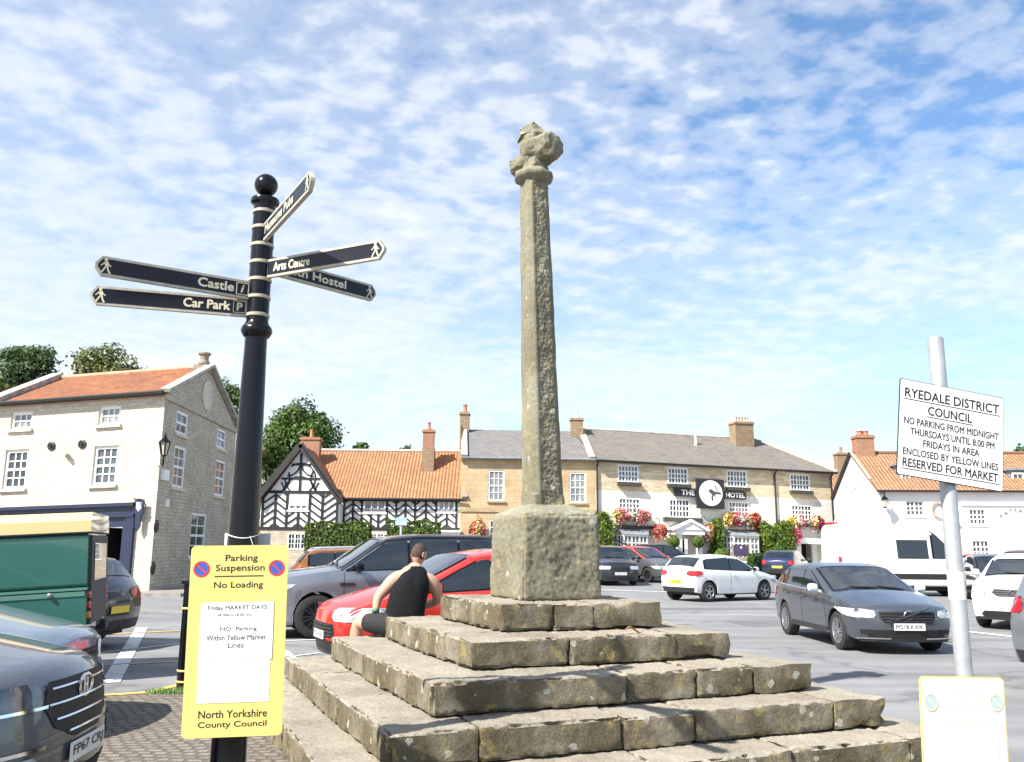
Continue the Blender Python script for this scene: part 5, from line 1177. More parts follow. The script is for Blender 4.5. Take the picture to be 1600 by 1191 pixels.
    def side_panel(s, mb, poly_lo, poly_hi, x0, x1, off, sides=(1, -1), n=14, m=5):
        for sg in sides:
            g = []
            for i in range(n + 1):
                x = x0 + (x1 - x0) * i / n; lo, hi = poly_lo(x), poly_hi(x); hi = max(hi, lo + .002)
                g.append([mb.vert((s.deform(x, s.side_y(x, lo + (hi - lo) * j / m), lo + (hi - lo) * j / m), sg * (s.side_y(x, lo + (hi - lo) * j / m) + off), lo + (hi - lo) * j / m)) for j in range(m + 1)])
            for i in range(n):
                for j in range(m): mb.idx((g[i][j], g[i + 1][j], g[i + 1][j + 1], g[i][j + 1]))
    def top_panel(s, mb, x0, x1, w0, w1, off, nx=10, ny=12, dirx=1, edge=0.0):
        g = []
        for i in range(nx + 1):
            t = i / nx; x = x0 + (x1 - x0) * t; w = w0 + (w1 - w0) * t; row = []
            for j in range(ny + 1):
                y = w * (2 * j / ny - 1); row.append(mb.vert((s.deform(x, y, s.top_z(x, y)) - dirx * off * .7, y, s.top_z(x, y) + off)))
            g.append(row)
        for i in range(nx):
            for j in range(ny): mb.idx((g[i][j], g[i + 1][j], g[i + 1][j + 1], g[i][j + 1]))
    def end_panel(s, mb, poly, off, front=True, n=8):
        """poly: list of (y, z) rows given as ((z, ylo, yhi), ...) from bottom to top"""
        g = []
        for z, a, b in poly:
            row = []
            for j in range(n + 1):
                y = a + (b - a) * j / n; x = s.deform(0 if front else s.L, y, z); row.append(mb.vert((x - off if front else x + off, y, z)))
            g.append(row)
        for i in range(len(g) - 1):
            for j in range(n): mb.idx((g[i][j], g[i][j + 1], g[i + 1][j + 1], g[i + 1][j]))
    def corner_lamp(s, mb, rows, off, front=True, sides=(1, -1), n=12):
        """wraps round the corner: rows ((z, y0, xside), ...) from y0 on the end face to xside along the flank"""
        for sg in sides:
            g = []
            for z, y0, xs_ in rows:
                row = []; xe = 0 if front else s.L
                for j in range(n + 1):
                    t = j / n
                    if t < .5: y = y0 + (s.side_y(.02 if front else s.L - .02, z) - y0) * (t / .5); x = xe
                    else: x = (t - .5) / .5 * xs_; x = x if front else s.L - x; y = s.side_y(x, z)
                    X = s.deform(x, y, z); k = t; row.append(mb.vert((X + (-off if front else off) * (1 - k * .6), sg * (y + off * k), z)))
                g.append(row)
            for i in range(len(g) - 1):
                for j in range(n): mb.idx((g[i][j], g[i][j + 1], g[i + 1][j + 1], g[i + 1][j]))
def wheel(parent, c, R, wd, side, rim=ALLOY, spokes=5, twin=True, hubr=.66):
    wb = MB(); c = Vector(c); ax = Vector((0, side, 0)); hr = R * hubr
    wb.lathe([(hr * .98, -wd * .48), (R * .90, -wd * .5), (R * .985, -wd * .40), (R, -wd * .2), (R, wd * .2), (R * .985, wd * .40), (R * .90, wd * .5), (hr, wd * .47), (hr * .97, wd * .40)], c, 36, ax=ax, cap=False)
    wo = wb.build('wheel', RUBBER, parent, smooth=True, sharp=45)
    rb = MB(); rb.lathe([(hr * 1.0, wd * .44), (hr * .99, wd * .47), (hr * .93, wd * .47), (hr * .89, wd * .36), (hr * .86, 0)], c, 36, ax=ax, cap=False)
    rb.lathe([(hr * .2, wd * .25), (hr * .19, wd * .40), (hr * .12, wd * .42), (.001, wd * .42)], c, 16, ax=ax, cap=False)
    e1 = ax.orthogonal().normalized(); e2 = ax.cross(e1)
    for k in range(spokes):
        a = 2 * math.pi * k / spokes + .3
        for da in ((-.16, .16) if twin else (0,)):
            d0 = e1 * math.cos(a + da * 1.3) + e2 * math.sin(a + da * 1.3); d1 = e1 * math.cos(a + da) + e2 * math.sin(a + da)
            rb.bar(c + d0 * hr * .12 + ax * wd * .36, c + d1 * hr * .93 + ax * wd * .41, hr * (.10 if twin else .22), .022, ax)
    r = rb.build('rim', rim, wo, smooth=True, sharp=35)
    db = MB(); db.lathe([(hr * .90, wd * .02), (.001, wd * .02)], c, 28, ax=ax, cap=False); db.lathe([(hr * .6, wd * .02), (hr * .6, wd * .1), (.001, wd * .1)], c, 28, ax=ax, cap=False); db.build('brake_disc', M('brake_dark', (.05, .05, .055), .5, metal=.5), wo)
    return wo
STY = {
 'hatch': dict(L=4.1, W=1.74, H=1.46, prof=[(0, .70), (.10, .76), (.95, .93), (1.15, .97), (1.95, 1.40), (2.5, 1.46), (3.3, 1.42), (3.62, 1.34), (4.0, 1.0), (4.1, .88)], belt=[(0, .80), (1.2, .92), (3.9, 1.02)], wheels=(.82, 3.38), wr=.31, cowl=1.12, rf=1.92, rr=3.5, rb=3.98, w=(1.2, 2.25, 3.1, 3.62)),
 'suv': dict(L=4.6, W=1.88, H=1.70, prof=[(0, .86), (.10, .95), (1.05, 1.10), (1.25, 1.14), (1.95, 1.62), (2.5, 1.70), (3.8, 1.66), (4.15, 1.58), (4.5, 1.15), (4.6, 1.0)], belt=[(0, .95), (1.3, 1.08), (4.4, 1.17)], wheels=(.90, 3.65), wr=.36, cowl=1.22, rf=1.92, rr=4.05, rb=4.46, w=(1.35, 2.45, 3.35, 4.1)),
 'estate': dict(L=4.6, W=1.80, H=1.48, prof=[(0, .68), (.10, .74), (1.15, .93), (1.4, .97), (2.1, 1.40), (2.7, 1.48), (3.9, 1.43), (4.15, 1.38), (4.5, 1.02), (4.6, .90)], belt=[(0, .78), (1.4, .92), (4.4, 1.02)], wheels=(.92, 3.65), wr=.32, cowl=1.38, rf=2.06, rr=4.1, rb=4.48, w=(1.5, 2.55, 3.4, 4.12)),
}
PLATES = {}
def car(style, pos, head, label, pnt, group=None, name='parked_car', cat='car', scale=1.0, over=None, rim=ALLOY, spokes=5, twin=True, grille=None, plate=None, rplate=None, lamp=None, tail=None, rails=None, roofpaint=None, sill_trim=True, mirror=None, windows=True, detail=True, lamps_rows=None, tail_rows=None, badge=None, extra=None, pitch=0.0, driver=None):
    S = dict(STY[style]); S.update(over or {}); ext = {k: S.pop(k) for k in ('cowl', 'rf', 'rr', 'rb', 'w')}
    c = Car(**S); hd = Vector((head[0], head[1], 0)).normalized(); rz = math.atan2(-hd.y, -hd.x)     # local +x points to the tail
    root = thing(name, (pos[0], pos[1], gz(pos[0], pos[1])), label, cat, rz, group); root.scale = (scale,) * 3
    if pitch: root.rotation_euler[1] = pitch
    ox = -c.L / 2
    def B(nm, mb, mat, parent=root, smooth=True, sharp=40):
        mb.v = [(x + ox, y, z) for x, y, z in mb.v]; return mb.build(nm, mat, parent, smooth=smooth, sharp=sharp)
    b = B('body', c.body(), [pnt, BLACKM], sharp=32)
    top = ext['rf']
    if windows:
        lo = lambda x: interp(c.belt, x) + .028
        def hi(x): return min(c.zt(x) - .075, interp([(ext['w'][0] - .1, lo(x) - .02), (ext['w'][0], lo(x)), (ext['rf'] + .12, c.zt(ext['rf'] + .12) - .075), (9, 9)], x) if x < ext['rf'] + .12 else 9)
        ws = ext['w']
        for sg in (1, -1): mb = MB(); c.side_panel(mb, lambda x: lo(x) - .02, lambda x: max(hi(x) + .025, lo(x) - .018), ws[0] - .05, ws[-1] + .05, .004, sides=(sg,), n=40); B('window_trim', mb, BLACK)
        for a, d in zip(ws[:-1], ws[1:]):
            for sg in (1, -1):
                mb = MB(); c.side_panel(mb, lo, hi, a + .025, d - .025, .008, sides=(sg,)); B('side_window', mb, CARGL)
        wc = c.hw(ext['cowl']) * .955; wtop = c.section(ext['rf'])[12][0]
        mb = MB(); c.top_panel(mb, ext['cowl'] - .06, ext['rf'] + .03, wc - .10, wtop - .02, .004); B('windscreen_trim', mb, BLACK)
        mb = MB(); c.top_panel(mb, ext['cowl'] + .02, ext['rf'] - .03, wc - .14, wtop - .05, .009); B('windscreen', mb, CARGL)
        wtop = c.section(ext['rr'])[12][0]; wb_ = c.section(ext['rb'])[12][0]
        mb = MB(); c.top_panel(mb, ext['rr'] + .06, ext['rb'] - .04, wtop - .07, wb_ - .10, .007, dirx=-1); B('rear_window', mb, CARGL)
    if roofpaint:
        wtop = c.section(ext['rf'] + .2)[12][0]; mb = MB(); c.top_panel(mb, ext['rf'] + .0, ext['rr'] + .05, wtop + .05, wtop + .02, .006); B('roof_panel', mb, roofpaint)
        mb = MB()
        for sg in (1, -1):
            mb.tube([(c.deform(x, c.section(x)[12][0], c.zt(x)), sg * (c.section(x)[12][0] + .012), c.zt(x) - .03) for x in np.linspace(ext['cowl'], ext['rr'], 16)], .035, 6)
        B('roof_edge', mb, roofpaint)
    # lamps, grille, plates
    zb0 = c.zt(0)
    lr = lamps_rows or [(zb0 - .16, .50, .10), (zb0 - .12, .44, .30), (zb0 - .05, .43, .46), (zb0 - .015, .47, .52)]
    for sg in (1, -1):
        mb = MB(); c.corner_lamp(mb, lr, .008, True, (sg,)); B('headlight', mb, lamp or LAMPG)
    tr = tail_rows or [(.76, .62, .12), (.80, .56, .30), (.90, .55, .34), (.95, .60, .26)]
    for sg in (1, -1):
        mb = MB(); c.corner_lamp(mb, tr, .010, False, (sg,)); B('tail_light', mb, REDL)
    gr = grille or [(zb0 - .24, -.40, .40), (zb0 - .18, -.44, .44), (zb0 - .06, -.42, .42)]
    mb = MB(); c.end_panel(mb, gr, .006); gro = B('grille', mb, BLACKM)
    mb = MB()
    nb = 4
    for k in range(nb):
        z = gr[0][0] + (gr[-1][0] - gr[0][0]) * (k + .5) / nb; hwid = interp([(q[0], q[2]) for q in gr], z) - .03
        mb.tube([(c.deform(0, y, z) - .012, y, z) for y in np.linspace(-hwid, hwid, 9)], .009, 5)
    B('grille_bar', mb, CHROME if badge and badge[0] == 'H' else PLAST, gro)
    mb = MB(); c.end_panel(mb, [(.27, -.62, .62), (.33, -.66, .66), (.40, -.58, .58)], .006); B('lower_intake', mb, BLACKM)
    mb = MB(); c.end_panel(mb, [(c.zf - .01, -.75, .75), (c.zf + .05, -.78, .78)], .012); B('front_lip', mb, PLAST)
    mb = MB(); c.end_panel(mb, [(.30, -.70, .70), (.45, -.74, .74)], .008, False); B('rear_valance', mb, PLAST)
    def plt(front, txt, mat):
        z = (.46 if front else .62) if style != 'suv' else (.52 if front else .72)
        x = c.deform(0 if front else c.L, 0, z) + (-.018 if front else .018); mb = MB(); t = .008 if front else -.008
        mb.hexa([(x, -.26, z - .055), (x + t, -.26, z - .055), (x + t, .26, z - .055), (x, .26, z - .055), (x, -.26, z + .055), (x + t, -.26, z + .055), (x + t, .26, z + .055), (x, .26, z + .055)]) if front else mb.hexa([(x, .26, z - .055), (x + t, .26, z - .055), (x + t, -.26, z - .055), (x, -.26, z - .055), (x, .26, z + .055), (x + t, .26, z + .055), (x + t, -.26, z + .055), (x, -.26, z + .055)])
        p = B('number_plate', mb, mat, smooth=False)
        if txt:
            s_ = -1 if front else 1; text(txt, INK, p, Vector((x + ox - (.004 if front else -.004), 0, z - .035)), (0, s_ * 1.0, 0), (0, 0, 1), width=.46, height=.07, world=False, bold=.01)
    if plate is not None: plt(True, plate, PLATEW)
    if rplate is not None: plt(False, rplate, PLATEY)
    # wheels
    k = 0
    for xw in c.wheels:
        for sg in (1, -1):
            wheel(root, (xw + ox, sg * (c.hw(xw) - .125), c.wr), c.wr, .215, sg, rim, spokes, twin)
    mb = MB(); mb.box(.25, c.L - .3, -c.W * .36, c.W * .36, .2, .60); B('underbody', mb, BLACKM, smooth=False)
    # mirrors, handles, shut lines, sill trim
    for sg in (1, -1):
        x0 = ext['w'][0] + .18; zb = interp(c.belt, x0); y0 = c.side_y(x0, zb); mb = MB()
        for t, yy in ((0, .05), (1, .0)): pass
        mb.lathe([(.02, -.09), (.065, -.07), (.075, 0), (.065, .07), (.02, .09)], (x0 - .02, sg * (y0 + .13), zb + .09), 12, ax=(0, 1, 0)); mb.bar((x0, sg * (y0 - .02), zb + .02), (x0, sg * (y0 + .10), zb + .06), .07, .05)
        mo = B('door_mirror', mb, mirror or pnt)
        mb = MB(); mb.box(x0 + .045, x0 + .062, sg * (y0 + .13) - .075, sg * (y0 + .13) + .075, zb + .04, zb + .14); B('mirror_glass', mb, CARGL, mo, smooth=False)
    if detail:
        for sg in (1, -1):
            for xx in ext['w'][1:3] if len(ext['w']) > 3 else ext['w'][1:2]:
                mb = MB(); z = interp(c.belt, xx) - .13; y = c.side_y(xx - .16, z); mb.bar((xx - .26, sg * (y + .022), z), (xx - .06, sg * (c.side_y(xx - .06, z) + .022), z), .028, .022); B('door_handle', mb, pnt)
        for xx in [ext['w'][0] - .08] + list(ext['w'][1:3]):
            if any(abs(xx - q) < c.arch + .02 for q in c.wheels): continue
            for sg in (1, -1): mb = MB(); c.side_panel(mb, lambda x: c.sill + .10, lambda x: interp(c.belt, x) - .005, xx - .005, xx + .005, .0035, sides=(sg,), n=1, m=10); B('shut_line', mb, BLACKM)
        mb = MB()
        for xx in (ext['cowl'] - .12,): c.top_panel(mb, xx, xx + .012, c.hw(xx) * .82, c.hw(xx) * .82, .003)
        B('bonnet_gap', mb, BLACKM)
        mb = MB()
        for y in (-.35, .15): mb.tube([(c.deform(ext['cowl'] - .02, 0, 1), y - .2, c.top_z(ext['cowl'] - .02, y - .2) + .02), (ext['cowl'] + .08, y + .25, c.top_z(ext['cowl'] + .08, y + .25) + .02)], .011, 5)
        B('wiper', mb, BLACKM)
    if sill_trim:
        a, d = c.wheels[0] + c.arch + .02, c.wheels[1] - c.arch - .02
        for sg in (1, -1): mb = MB(); c.side_panel(mb, lambda x: c.sill + .015, lambda x: c.sill + .105, a, d, .010, sides=(sg,), n=8, m=2); B('sill_trim', mb, PLAST)
    if rails:
        for sg in (1, -1):
            mb = MB(); mb.tube([(x, sg * (c.section(x)[12][0] - .06), c.zt(x) + (.06 if 0 < i < 11 else .01)) for i, x in enumerate(np.linspace(ext['rf'] + .2, ext['rr'] - .05, 12))], .020, 6); B('roof_rail', mb, rails)
    if badge:
        z = badge[1]; x = c.deform(0, 0, z) - .02; mb = MB(); R2 = badge[2]; pts = [(x, R2 * badge[3] * math.cos(a), z + R2 * math.sin(a)) for a in np.linspace(0, 2 * math.pi, 25)]
        mb.tube(pts, R2 * .16, 6)
        if badge[0] == 'H':
            mb.tube([(x, R2 * .45, z + R2 * .7), (x, R2 * .3, z - R2 * .7)], R2 * .12, 5); mb.tube([(x, -R2 * .3, z + R2 * .7), (x, -R2 * .45, z - R2 * .7)], R2 * .12, 5); mb.tube([(x, R2 * .4, z), (x, -R2 * .4, z)], R2 * .12, 5)
        elif badge[0] == 'iron':
            mb.bar((x, .34, z - .12), (x, -.34, z + .12), .02, .03)
        gb = B('grille_badge', mb, CHROME)
    if extra: extra(c, root, B, ext)
    return root

P_GREY = paint('graphite_car_paint', (0.115, 0.130, 0.155), .75, .34); P_SIL = paint('silver_grey_car_paint', (0.28, 0.295, 0.33), .7, .32)
P_RED = paint('bright_red_car_paint', (0.62, 0.028, 0.018), .0, .3); P_WHITE = paint('white_car_paint', (0.78, 0.78, 0.77), .0, .3)
P_BLACK = paint('black_car_paint', (0.012, 0.013, 0.015), .0, .25); P_ORG = paint('copper_orange_car_paint', (0.36, 0.13, 0.025), .55, .32)
P_BLUE = paint('dark_blue_car_paint', (0.02, 0.03, 0.075), .4, .3); P_SUV = paint('slate_grey_car_paint', (0.105, 0.12, 0.145), .5, .42)
P_PALE = paint('pale_blue_grey_car_paint', (0.30, 0.37, 0.43), .7, .3); P_CHAR = paint('charcoal_car_paint', (0.03, 0.031, 0.034), .5, .3)
P_ROOF = paint('black_roof_paint', (0.05, 0.055, 0.065), .3, .25); P_MID = paint('mid_grey_car_paint', (0.17, 0.175, 0.185), .6, .32)

def front_at(px, py, z, hd, L, lat=0.0):
    p = G(px, py, z); h = Vector((hd[0], hd[1], 0)).normalized(); n = Vector((-h.y, h.x, 0)); q = p - h * (L / 2) + n * lat; return (q.x, q.y)
def mid2(a, b, d): return
# near left: dark grey SUV nosing in, and a pale car beside it
def suv_extra(c, root, B, ext):
    for sg in (1, -1):
        mb = MB(); c.corner_lamp(mb, [(.46, .52, .02), (.50, .50, .06), (.56, .56, .05)], .010, True, (sg,)); B('fog_lamp', mb, LAMPG)
        mb = MB(); c.corner_lamp(mb, [(.585, .48, .10), (.605, .47, .14)], .012, True, (sg,)); B('chrome_strip', mb, CHROME)
        mb = MB(); lr = [(.795, .44, .30), (.812, .43, .38)]; c.corner_lamp(mb, lr, .012, True, (sg,)); B('lamp_chrome', mb, CHROME)
HD = (1.0, .10)
car('suv', (-4.70, 5.15), HD, 'dark slate grey SUV with chrome barred grille nosing in at the near left corner', P_SUV, plate='FP67 CRJ', grille=[(.60, -.18, .18), (.68, -.38, .38), (.80, -.46, .46), (.93, -.40, .40)], badge=('H', .86, .062, 1.5), lamps_rows=[(.79, .50, .30), (.84, .47, .48), (.90, .47, .60), (.94, .52, .66)], lamp=M('dim_headlamp', (.10, .11, .13), .08, var=.6, vs=14, coat=1), extra=suv_extra, scale=.97, over=dict(nose=.30))
car('hatch', (-6.15, 8.15), (1.0, .05), 'pale blue-grey hatchback, its bonnet showing behind the near dark grey SUV', P_PALE, plate='', badge=None, over=dict(H=1.46), scale=1.08)
# green land rover style truck
def box_truck():
    gp_ = G(139, 985, .62); root = thing('utility_truck', (gp_.x, gp_.y, 0), 'boxy dark green utility truck with cream roof parked before the navy shop', 'truck', R_(8))
    GRN = paint('dark_green_truck_paint', (0.03, 0.135, 0.105), .0, .42); CRM = paint('cream_roof_paint', (0.76, 0.60, 0.27), .0, .45); LRT = M('pale_green_waist', (0.10, 0.24, 0.19), .45)
    def B(nm, mb, mat, par=root, **k): return mb.build(nm, mat, par, **k)
    Lk, Wk = 4.9, 1.72                                     # local: x = 0 at the rear, body runs to -x; side facing the camera is y = 0
    mb = MB(); 
    def rb(x0, x1, z0, z1, y0=0.0, y1=Wk, r=.05):
        prof = [(y0 + r, z0), (y1 - r, z0), (y1, z0 + r), (y1, z1 - r), (y1 - r, z1), (y0 + r, z1), (y0, z1 - r), (y0, z0 + r)]
        mb.prism([(x1, y, z) for y, z in prof], (x0 - x1, 0, 0))
    rb(-3.3, 0, .60, 1.10); rb(-3.3, -.0, 1.13, 1.80); mb.prism([(x, 0, z) for x, z in ((-4.9, .6), (-3.32, .6), (-3.32, 1.2), (-4.85, 1.15))], (0, Wk, 0))
    B('body', mb, GRN, smooth=True, sharp=30)
    mb = MB(); mb.box(-3.3, .004, -.012, Wk + .012, 1.10, 1.13); B('waist_rail', mb, LRT); mb = MB(); mb.box(-3.3, -.02, -.008, .0, 1.03, 1.085); B('pale_strip', mb, LRT)
    mb = MB(); r = .10; z0, z1 = 1.80, 2.04; prof = [(-.02, z0), (Wk + .02, z0), (Wk + .02, z1 - r), (Wk - .06, z1), (.06, z1), (-.02, z1 - r)]
    mb.prism([(.03, y, z) for y, z in prof], (-3.4, 0, 0)); B('roof', mb, CRM, smooth=True, sharp=35)
    mb = MB(); mb.box(-3.4, .035, -.022, Wk + .022, 1.785, 1.803); B('roof_gutter', mb, BLACKM)
    mb = MB(); mb.box(-.0, .035, .12, Wk - .12, .68, 1.76); B('rear_door', mb, M('rear_door_grey', (.05, .055, .052), .6)); mb = MB(); mb.box(.03, .045, .3, Wk - .3, 1.2, 1.66); B('rear_window', mb, CARGL)
    for y in (.07, Wk - .07):
        for z, m in ((.92, REDL), (.80, M('amber_lamp', (.6, .2, .02), .2)), (1.04, REDL)):
            mb = MB(); mb.lathe([(.045, 0), (.045, .03), (.02, .045)], (.0, y, z), 14, ax=(1, 0, 0)); B('tail_light', mb, m, smooth=True, sharp=40)
    for a in (.02, Wk - .36): mb = MB(); mb.box(-.06, .06, a, a + .34, .52, .64); B('bumper', mb, BLACKM)
    mb = MB(); mb.box(.0, .012, .04, .26, .36, .55); B('mud_flap', mb, BLACKM)
    mb = MB(); mb.box(-4.6, -.15, .25, Wk - .25, .38, .66); B('chassis', mb, BLACKM)
    mb = MB()
    for x in (-.4, -1.0, -1.6, -2.2, -2.8): mb.lathe([(.028, 0), (.028, .02), (.012, .035)], (x, -.005, 1.06), 10, ax=(0, -1, 0))
    B('latch', mb, M('dull_metal', (.35, .36, .36), .4, metal=.8))
    for x in (-1.0, -3.75):
        for y, sg in ((.12, -1), (Wk - .12, 1)): wheel(root, (x, y, .38), .38, .22, sg, M('grey_steel_wheel', (.3, .31, .31), .5), 6, False)
    root.rotation_euler = (0, -R_(3.6), R_(18)); return root
box_truck()
hb_ = G(190, 985, .3)
def tow(c, root, B, ext):
    mb = MB(); mb.tube([(c.L - .1, -.35, .30), (c.L + .12, -.35, .30), (c.L + .22, -.35, .34), (c.L + .24, -.35, .45)], .022, 8); B('tow_bar', mb, BLACKM)
def rear_at(px, py, z, hd, L): p = G(px, py, z); h = Vector((hd[0], hd[1], 0)).normalized(); q = p + h * (L / 2); return (q.x, q.y)
car('estate', (-8.55, 14.6), (-1, .12), 'charcoal estate car with red tail light and tow hook behind the green truck', P_CHAR, rplate='', tail_rows=[(.80, .40, .22), (.84, .34, .42), (.93, .34, .50), (.97, .45, .40)], extra=tow, over=dict(H=1.5))
# silver Discovery-like SUV, copper SUV and red hatchback
BIG = dict(L=4.9, W=2.0, H=1.86, prof=[(0, .98), (.10, 1.06), (1.15, 1.20), (1.40, 1.24), (2.15, 1.78), (2.8, 1.86), (4.2, 1.86), (4.66, 1.82), (4.84, 1.3), (4.9, 1.05)], belt=[(0, 1.05), (1.5, 1.18), (4.7, 1.26)], wheels=(.95, 3.87), wr=.39, cowl=1.36, rf=2.12, rr=4.62, rb=4.84, w=(1.5, 2.65, 3.65, 4.55))
def vent(c, root, B, ext):
    mb = MB(); c.side_panel(mb, lambda x: .93 + .0 * x, lambda x: .985, 1.34, 1.62, .010, n=3, m=1); B('side_vent', mb, BLACKM)
    mb = MB(); mb.hexa([(4.55, -.8, 1.83), (4.98, -.76, 1.80), (4.98, .76, 1.80), (4.55, .8, 1.83), (4.55, -.8, 1.875), (4.98, -.76, 1.83), (4.98, .76, 1.83), (4.55, .8, 1.875)]); B('roof_spoiler', mb, P_ROOF)
car('suv', (-2.45, 17.6), (-.93, -.36), 'silver grey four-wheel drive with black roof beside the bright red car', P_SIL, over=BIG, roofpaint=P_ROOF, rim=DALLOY, spokes=7, mirror=BLACK, extra=vent, plate='')
BMX = dict(L=4.08, W=1.76, H=1.60, prof=[(0, .74), (.10, .82), (.80, 1.00), (1.0, 1.05), (1.95, 1.52), (2.5, 1.60), (3.4, 1.57), (3.75, 1.48), (4.0, 1.08), (4.08, .95)], belt=[(0, .85), (1.1, 1.00), (3.9, 1.12)], cowl=.98, rf=1.95, rr=3.66, rb=3.98, w=(1.18, 2.25, 3.15, 3.72), wr=.32)
def fext(c, root, B, ext):
    mb = MB(); mb.tube([(2.9, 0, 1.62), (3.12, 0, 1.86)], .008, 5); B('aerial', mb, BLACKM)
car('hatch', (-.80, 13.3), (-.90, -.44), 'bright red hatchback with long white headlights parked behind the seated man', P_RED, over=BMX, plate='EC13 LKJ', grille=[(.44, -.50, .50), (.52, -.55, .55), (.62, -.50, .50)], lamps_rows=[(.66, .52, .26), (.72, .44, .62), (.80, .48, .86), (.84, .60, .92)], extra=fext)
DUS = dict(L=4.34, W=1.80, H=1.68)
def clad(c, root, B, ext): pass
car('suv', (-4.1, 25.2), (.94, .30), 'copper orange SUV with silver roof rails in front of the timbered house', P_ORG, over=dict(H=1.68, prof=[(0, .86), (.10, .95), (1.05, 1.06), (1.25, 1.10), (1.95, 1.58), (2.5, 1.66), (3.8, 1.62), (4.15, 1.54), (4.5, 1.12), (4.6, 1.0)]), scale=.95, rails=M('silver_rail', (.7, .72, .74), .3, metal=.6), rplate='', tail_rows=[(.86, .66, .06), (.92, .66, .16), (1.06, .66, .16), (1.1, .68, .08)])
car('suv', (-2.6, 30.0), (.95, -.2), 'dark blue car with roof rails half hidden behind the copper orange SUV', P_BLUE, rails=CHROME, scale=1.0)
# beyond the cross
car('suv', (4.55, 41.8), (.16, -.98), 'black SUV facing the square just right of the socket stone', P_BLACK, plate='YK68 XUW', scale=1.03)
car('hatch', (6.65, 44.4), (.55, -.83), 'grey hatchback with a red roof edge between black and white cars', P_MID, over=BMX, roofpaint=P_RED, plate='', scale=1.05, rim=DALLOY)
def gate(c, root, B, ext):
    mb = MB(); mb.slab([(4.35, -.72, 1.62), (4.35, .72, 1.62), (5.25, .64, 2.0), (5.25, -.64, 2.0)], .06); B('open_tailgate', mb, BLACK)
car('suv', (8.7, 49.8), (1, -.05), 'black car with its tailgate raised before the hotel porch', P_BLACK, extra=gate, scale=.98)
car('hatch', (7.02, 29.6), (.84, .54), 'white three-door hatchback crossing the square before the hotel', P_WHITE, over=dict(L=4.03, w=(1.2, 2.42, 3.55), wr=.315), rplate='YG59 VMD', tail_rows=[(.80, .62, .10), (.84, .46, .30), (.92, .44, .36), (.97, .52, .20)], sill_trim=False)
def vol(c, root, B, ext):
    mb = MB(); c.side_panel(mb, lambda x: interp(c.belt, x) + .004, lambda x: interp(c.belt, x) + .022, ext['w'][0], ext['w'][-1] + .05, .012, n=24, m=1); B('window_chrome', mb, CHROME)
    for sg in (1, -1):
        mb = MB(); c.end_panel(mb, [(.33, sg * .55, sg * .74), (.40, sg * .56, sg * .77)], .012); B('corner_vent', mb, BLACKM)
        mb = MB(); c.end_panel(mb, [(.255, sg * .30, sg * .80), (.275, sg * .30, sg * .80)], .020); B('silver_lip', mb, CHROME)
VOL = dict(tumble=.30, L=4.37, W=1.80, H=1.44, nose=.27, prof=[(0, .68), (.10, .75), (1.05, .93), (1.3, .97), (2.2, 1.38), (2.7, 1.44), (3.4, 1.40), (3.75, 1.32), (4.25, 1.0), (4.37, .88)], wheels=(.88, 3.53), wr=.325, cowl=1.26, rf=2.16, rr=3.62, rb=4.22, w=(1.4, 2.5, 3.35, 3.85))
car('hatch', (6.36, 16.5), (.03, -1), 'graphite grey hatchback driving towards the viewer with white mirrors', P_GREY, name='moving_car', over=VOL, plate='PO18 KWK', badge=('iron', .64, .075, 1.0), mirror=P_WHITE, extra=vol, scale=.97, grille=[(.52, -.40, .40), (.60, -.47, .47), (.70, -.47, .47)], spokes=5, rim=ALLOY, lamps_rows=[(.60, .56, .30), (.64, .52, .62), (.71, .54, .86), (.735, .66, .88)])
TRN = dict(L=5.6, W=2.05, H=2.62, prof=[(0, 1.0), (.08, 1.10), (.78, 1.34), (.95, 1.40), (1.75, 2.20), (2.2, 2.55), (2.6, 2.62), (5.45, 2.62), (5.55, 2.55), (5.6, 2.4)], belt=[(0, 1.1), (.95, 1.34), (5.6, 1.40)], wheels=(.98, 4.35), wr=.345, sill=.36, zf=.32, zr=.42, tumble=.13, cowl=.92, rf=1.74, rr=5.3, rb=5.4, w=(1.12, 2.05), rake=(.10, .0), tail=.05, wtaper=(.10, .02))
def van_x(c, root, B, ext):
    for sg in (1, -1):
        mb = MB(); c.side_panel(mb, lambda x: 1.36, lambda x: 2.05, 2.22, 3.35, .010, sides=(sg,)); B('side_window', mb, CARGL)
        mb = MB(); c.side_panel(mb, lambda x: .62, lambda x: .82, 1.45, 3.9, .012, sides=(sg,)); B('rub_strip', mb, PLAST)
        mb = MB(); c.side_panel(mb, lambda x: 1.15, lambda x: 1.42, 5.42, 5.56, .012, sides=(sg,)); B('side_tail_light', mb, REDL)
    mb = MB(); mb.box(5.3, 5.5, -.5, .5, 2.63, 2.70); B('red_roof_lamp', mb, REDL)
    mb = MB(); c.side_panel(mb, lambda x: .45, lambda x: 2.45, 2.12, 2.13, .006, n=1); c.side_panel(mb, lambda x: .45, lambda x: 2.45, 3.45, 3.46, .006, n=1); B('door_gap', mb, M('shut_gap_grey', (.2, .2, .2), .7))
car('suv', (14.95, 33.6), (.97, -.05), 'white high-roofed van parked in front of the white shop', P_WHITE, name='delivery_van', cat='van', over=TRN, extra=van_x, detail=False, sill_trim=False, rim=M('grey_hub', (.4, .41, .42), .5), twin=False, tail_rows=[(.7, .8, .02), (.9, .8, .02)], lamps_rows=[(.86, .62, .10), (.95, .60, .45), (1.08, .66, .55)])
car('hatch', (14.75, 47.2), (.5, .86), 'small dark blue car with yellow rear plate behind the white van', P_BLUE, rplate='')
def qash(c, root, B, ext):
    mb = MB(); c.side_panel(mb, lambda x: c.sill + .02, lambda x: c.sill + .16, 1.35, 3.2, .014, n=6, m=1); B('black_cladding', mb, PLAST)
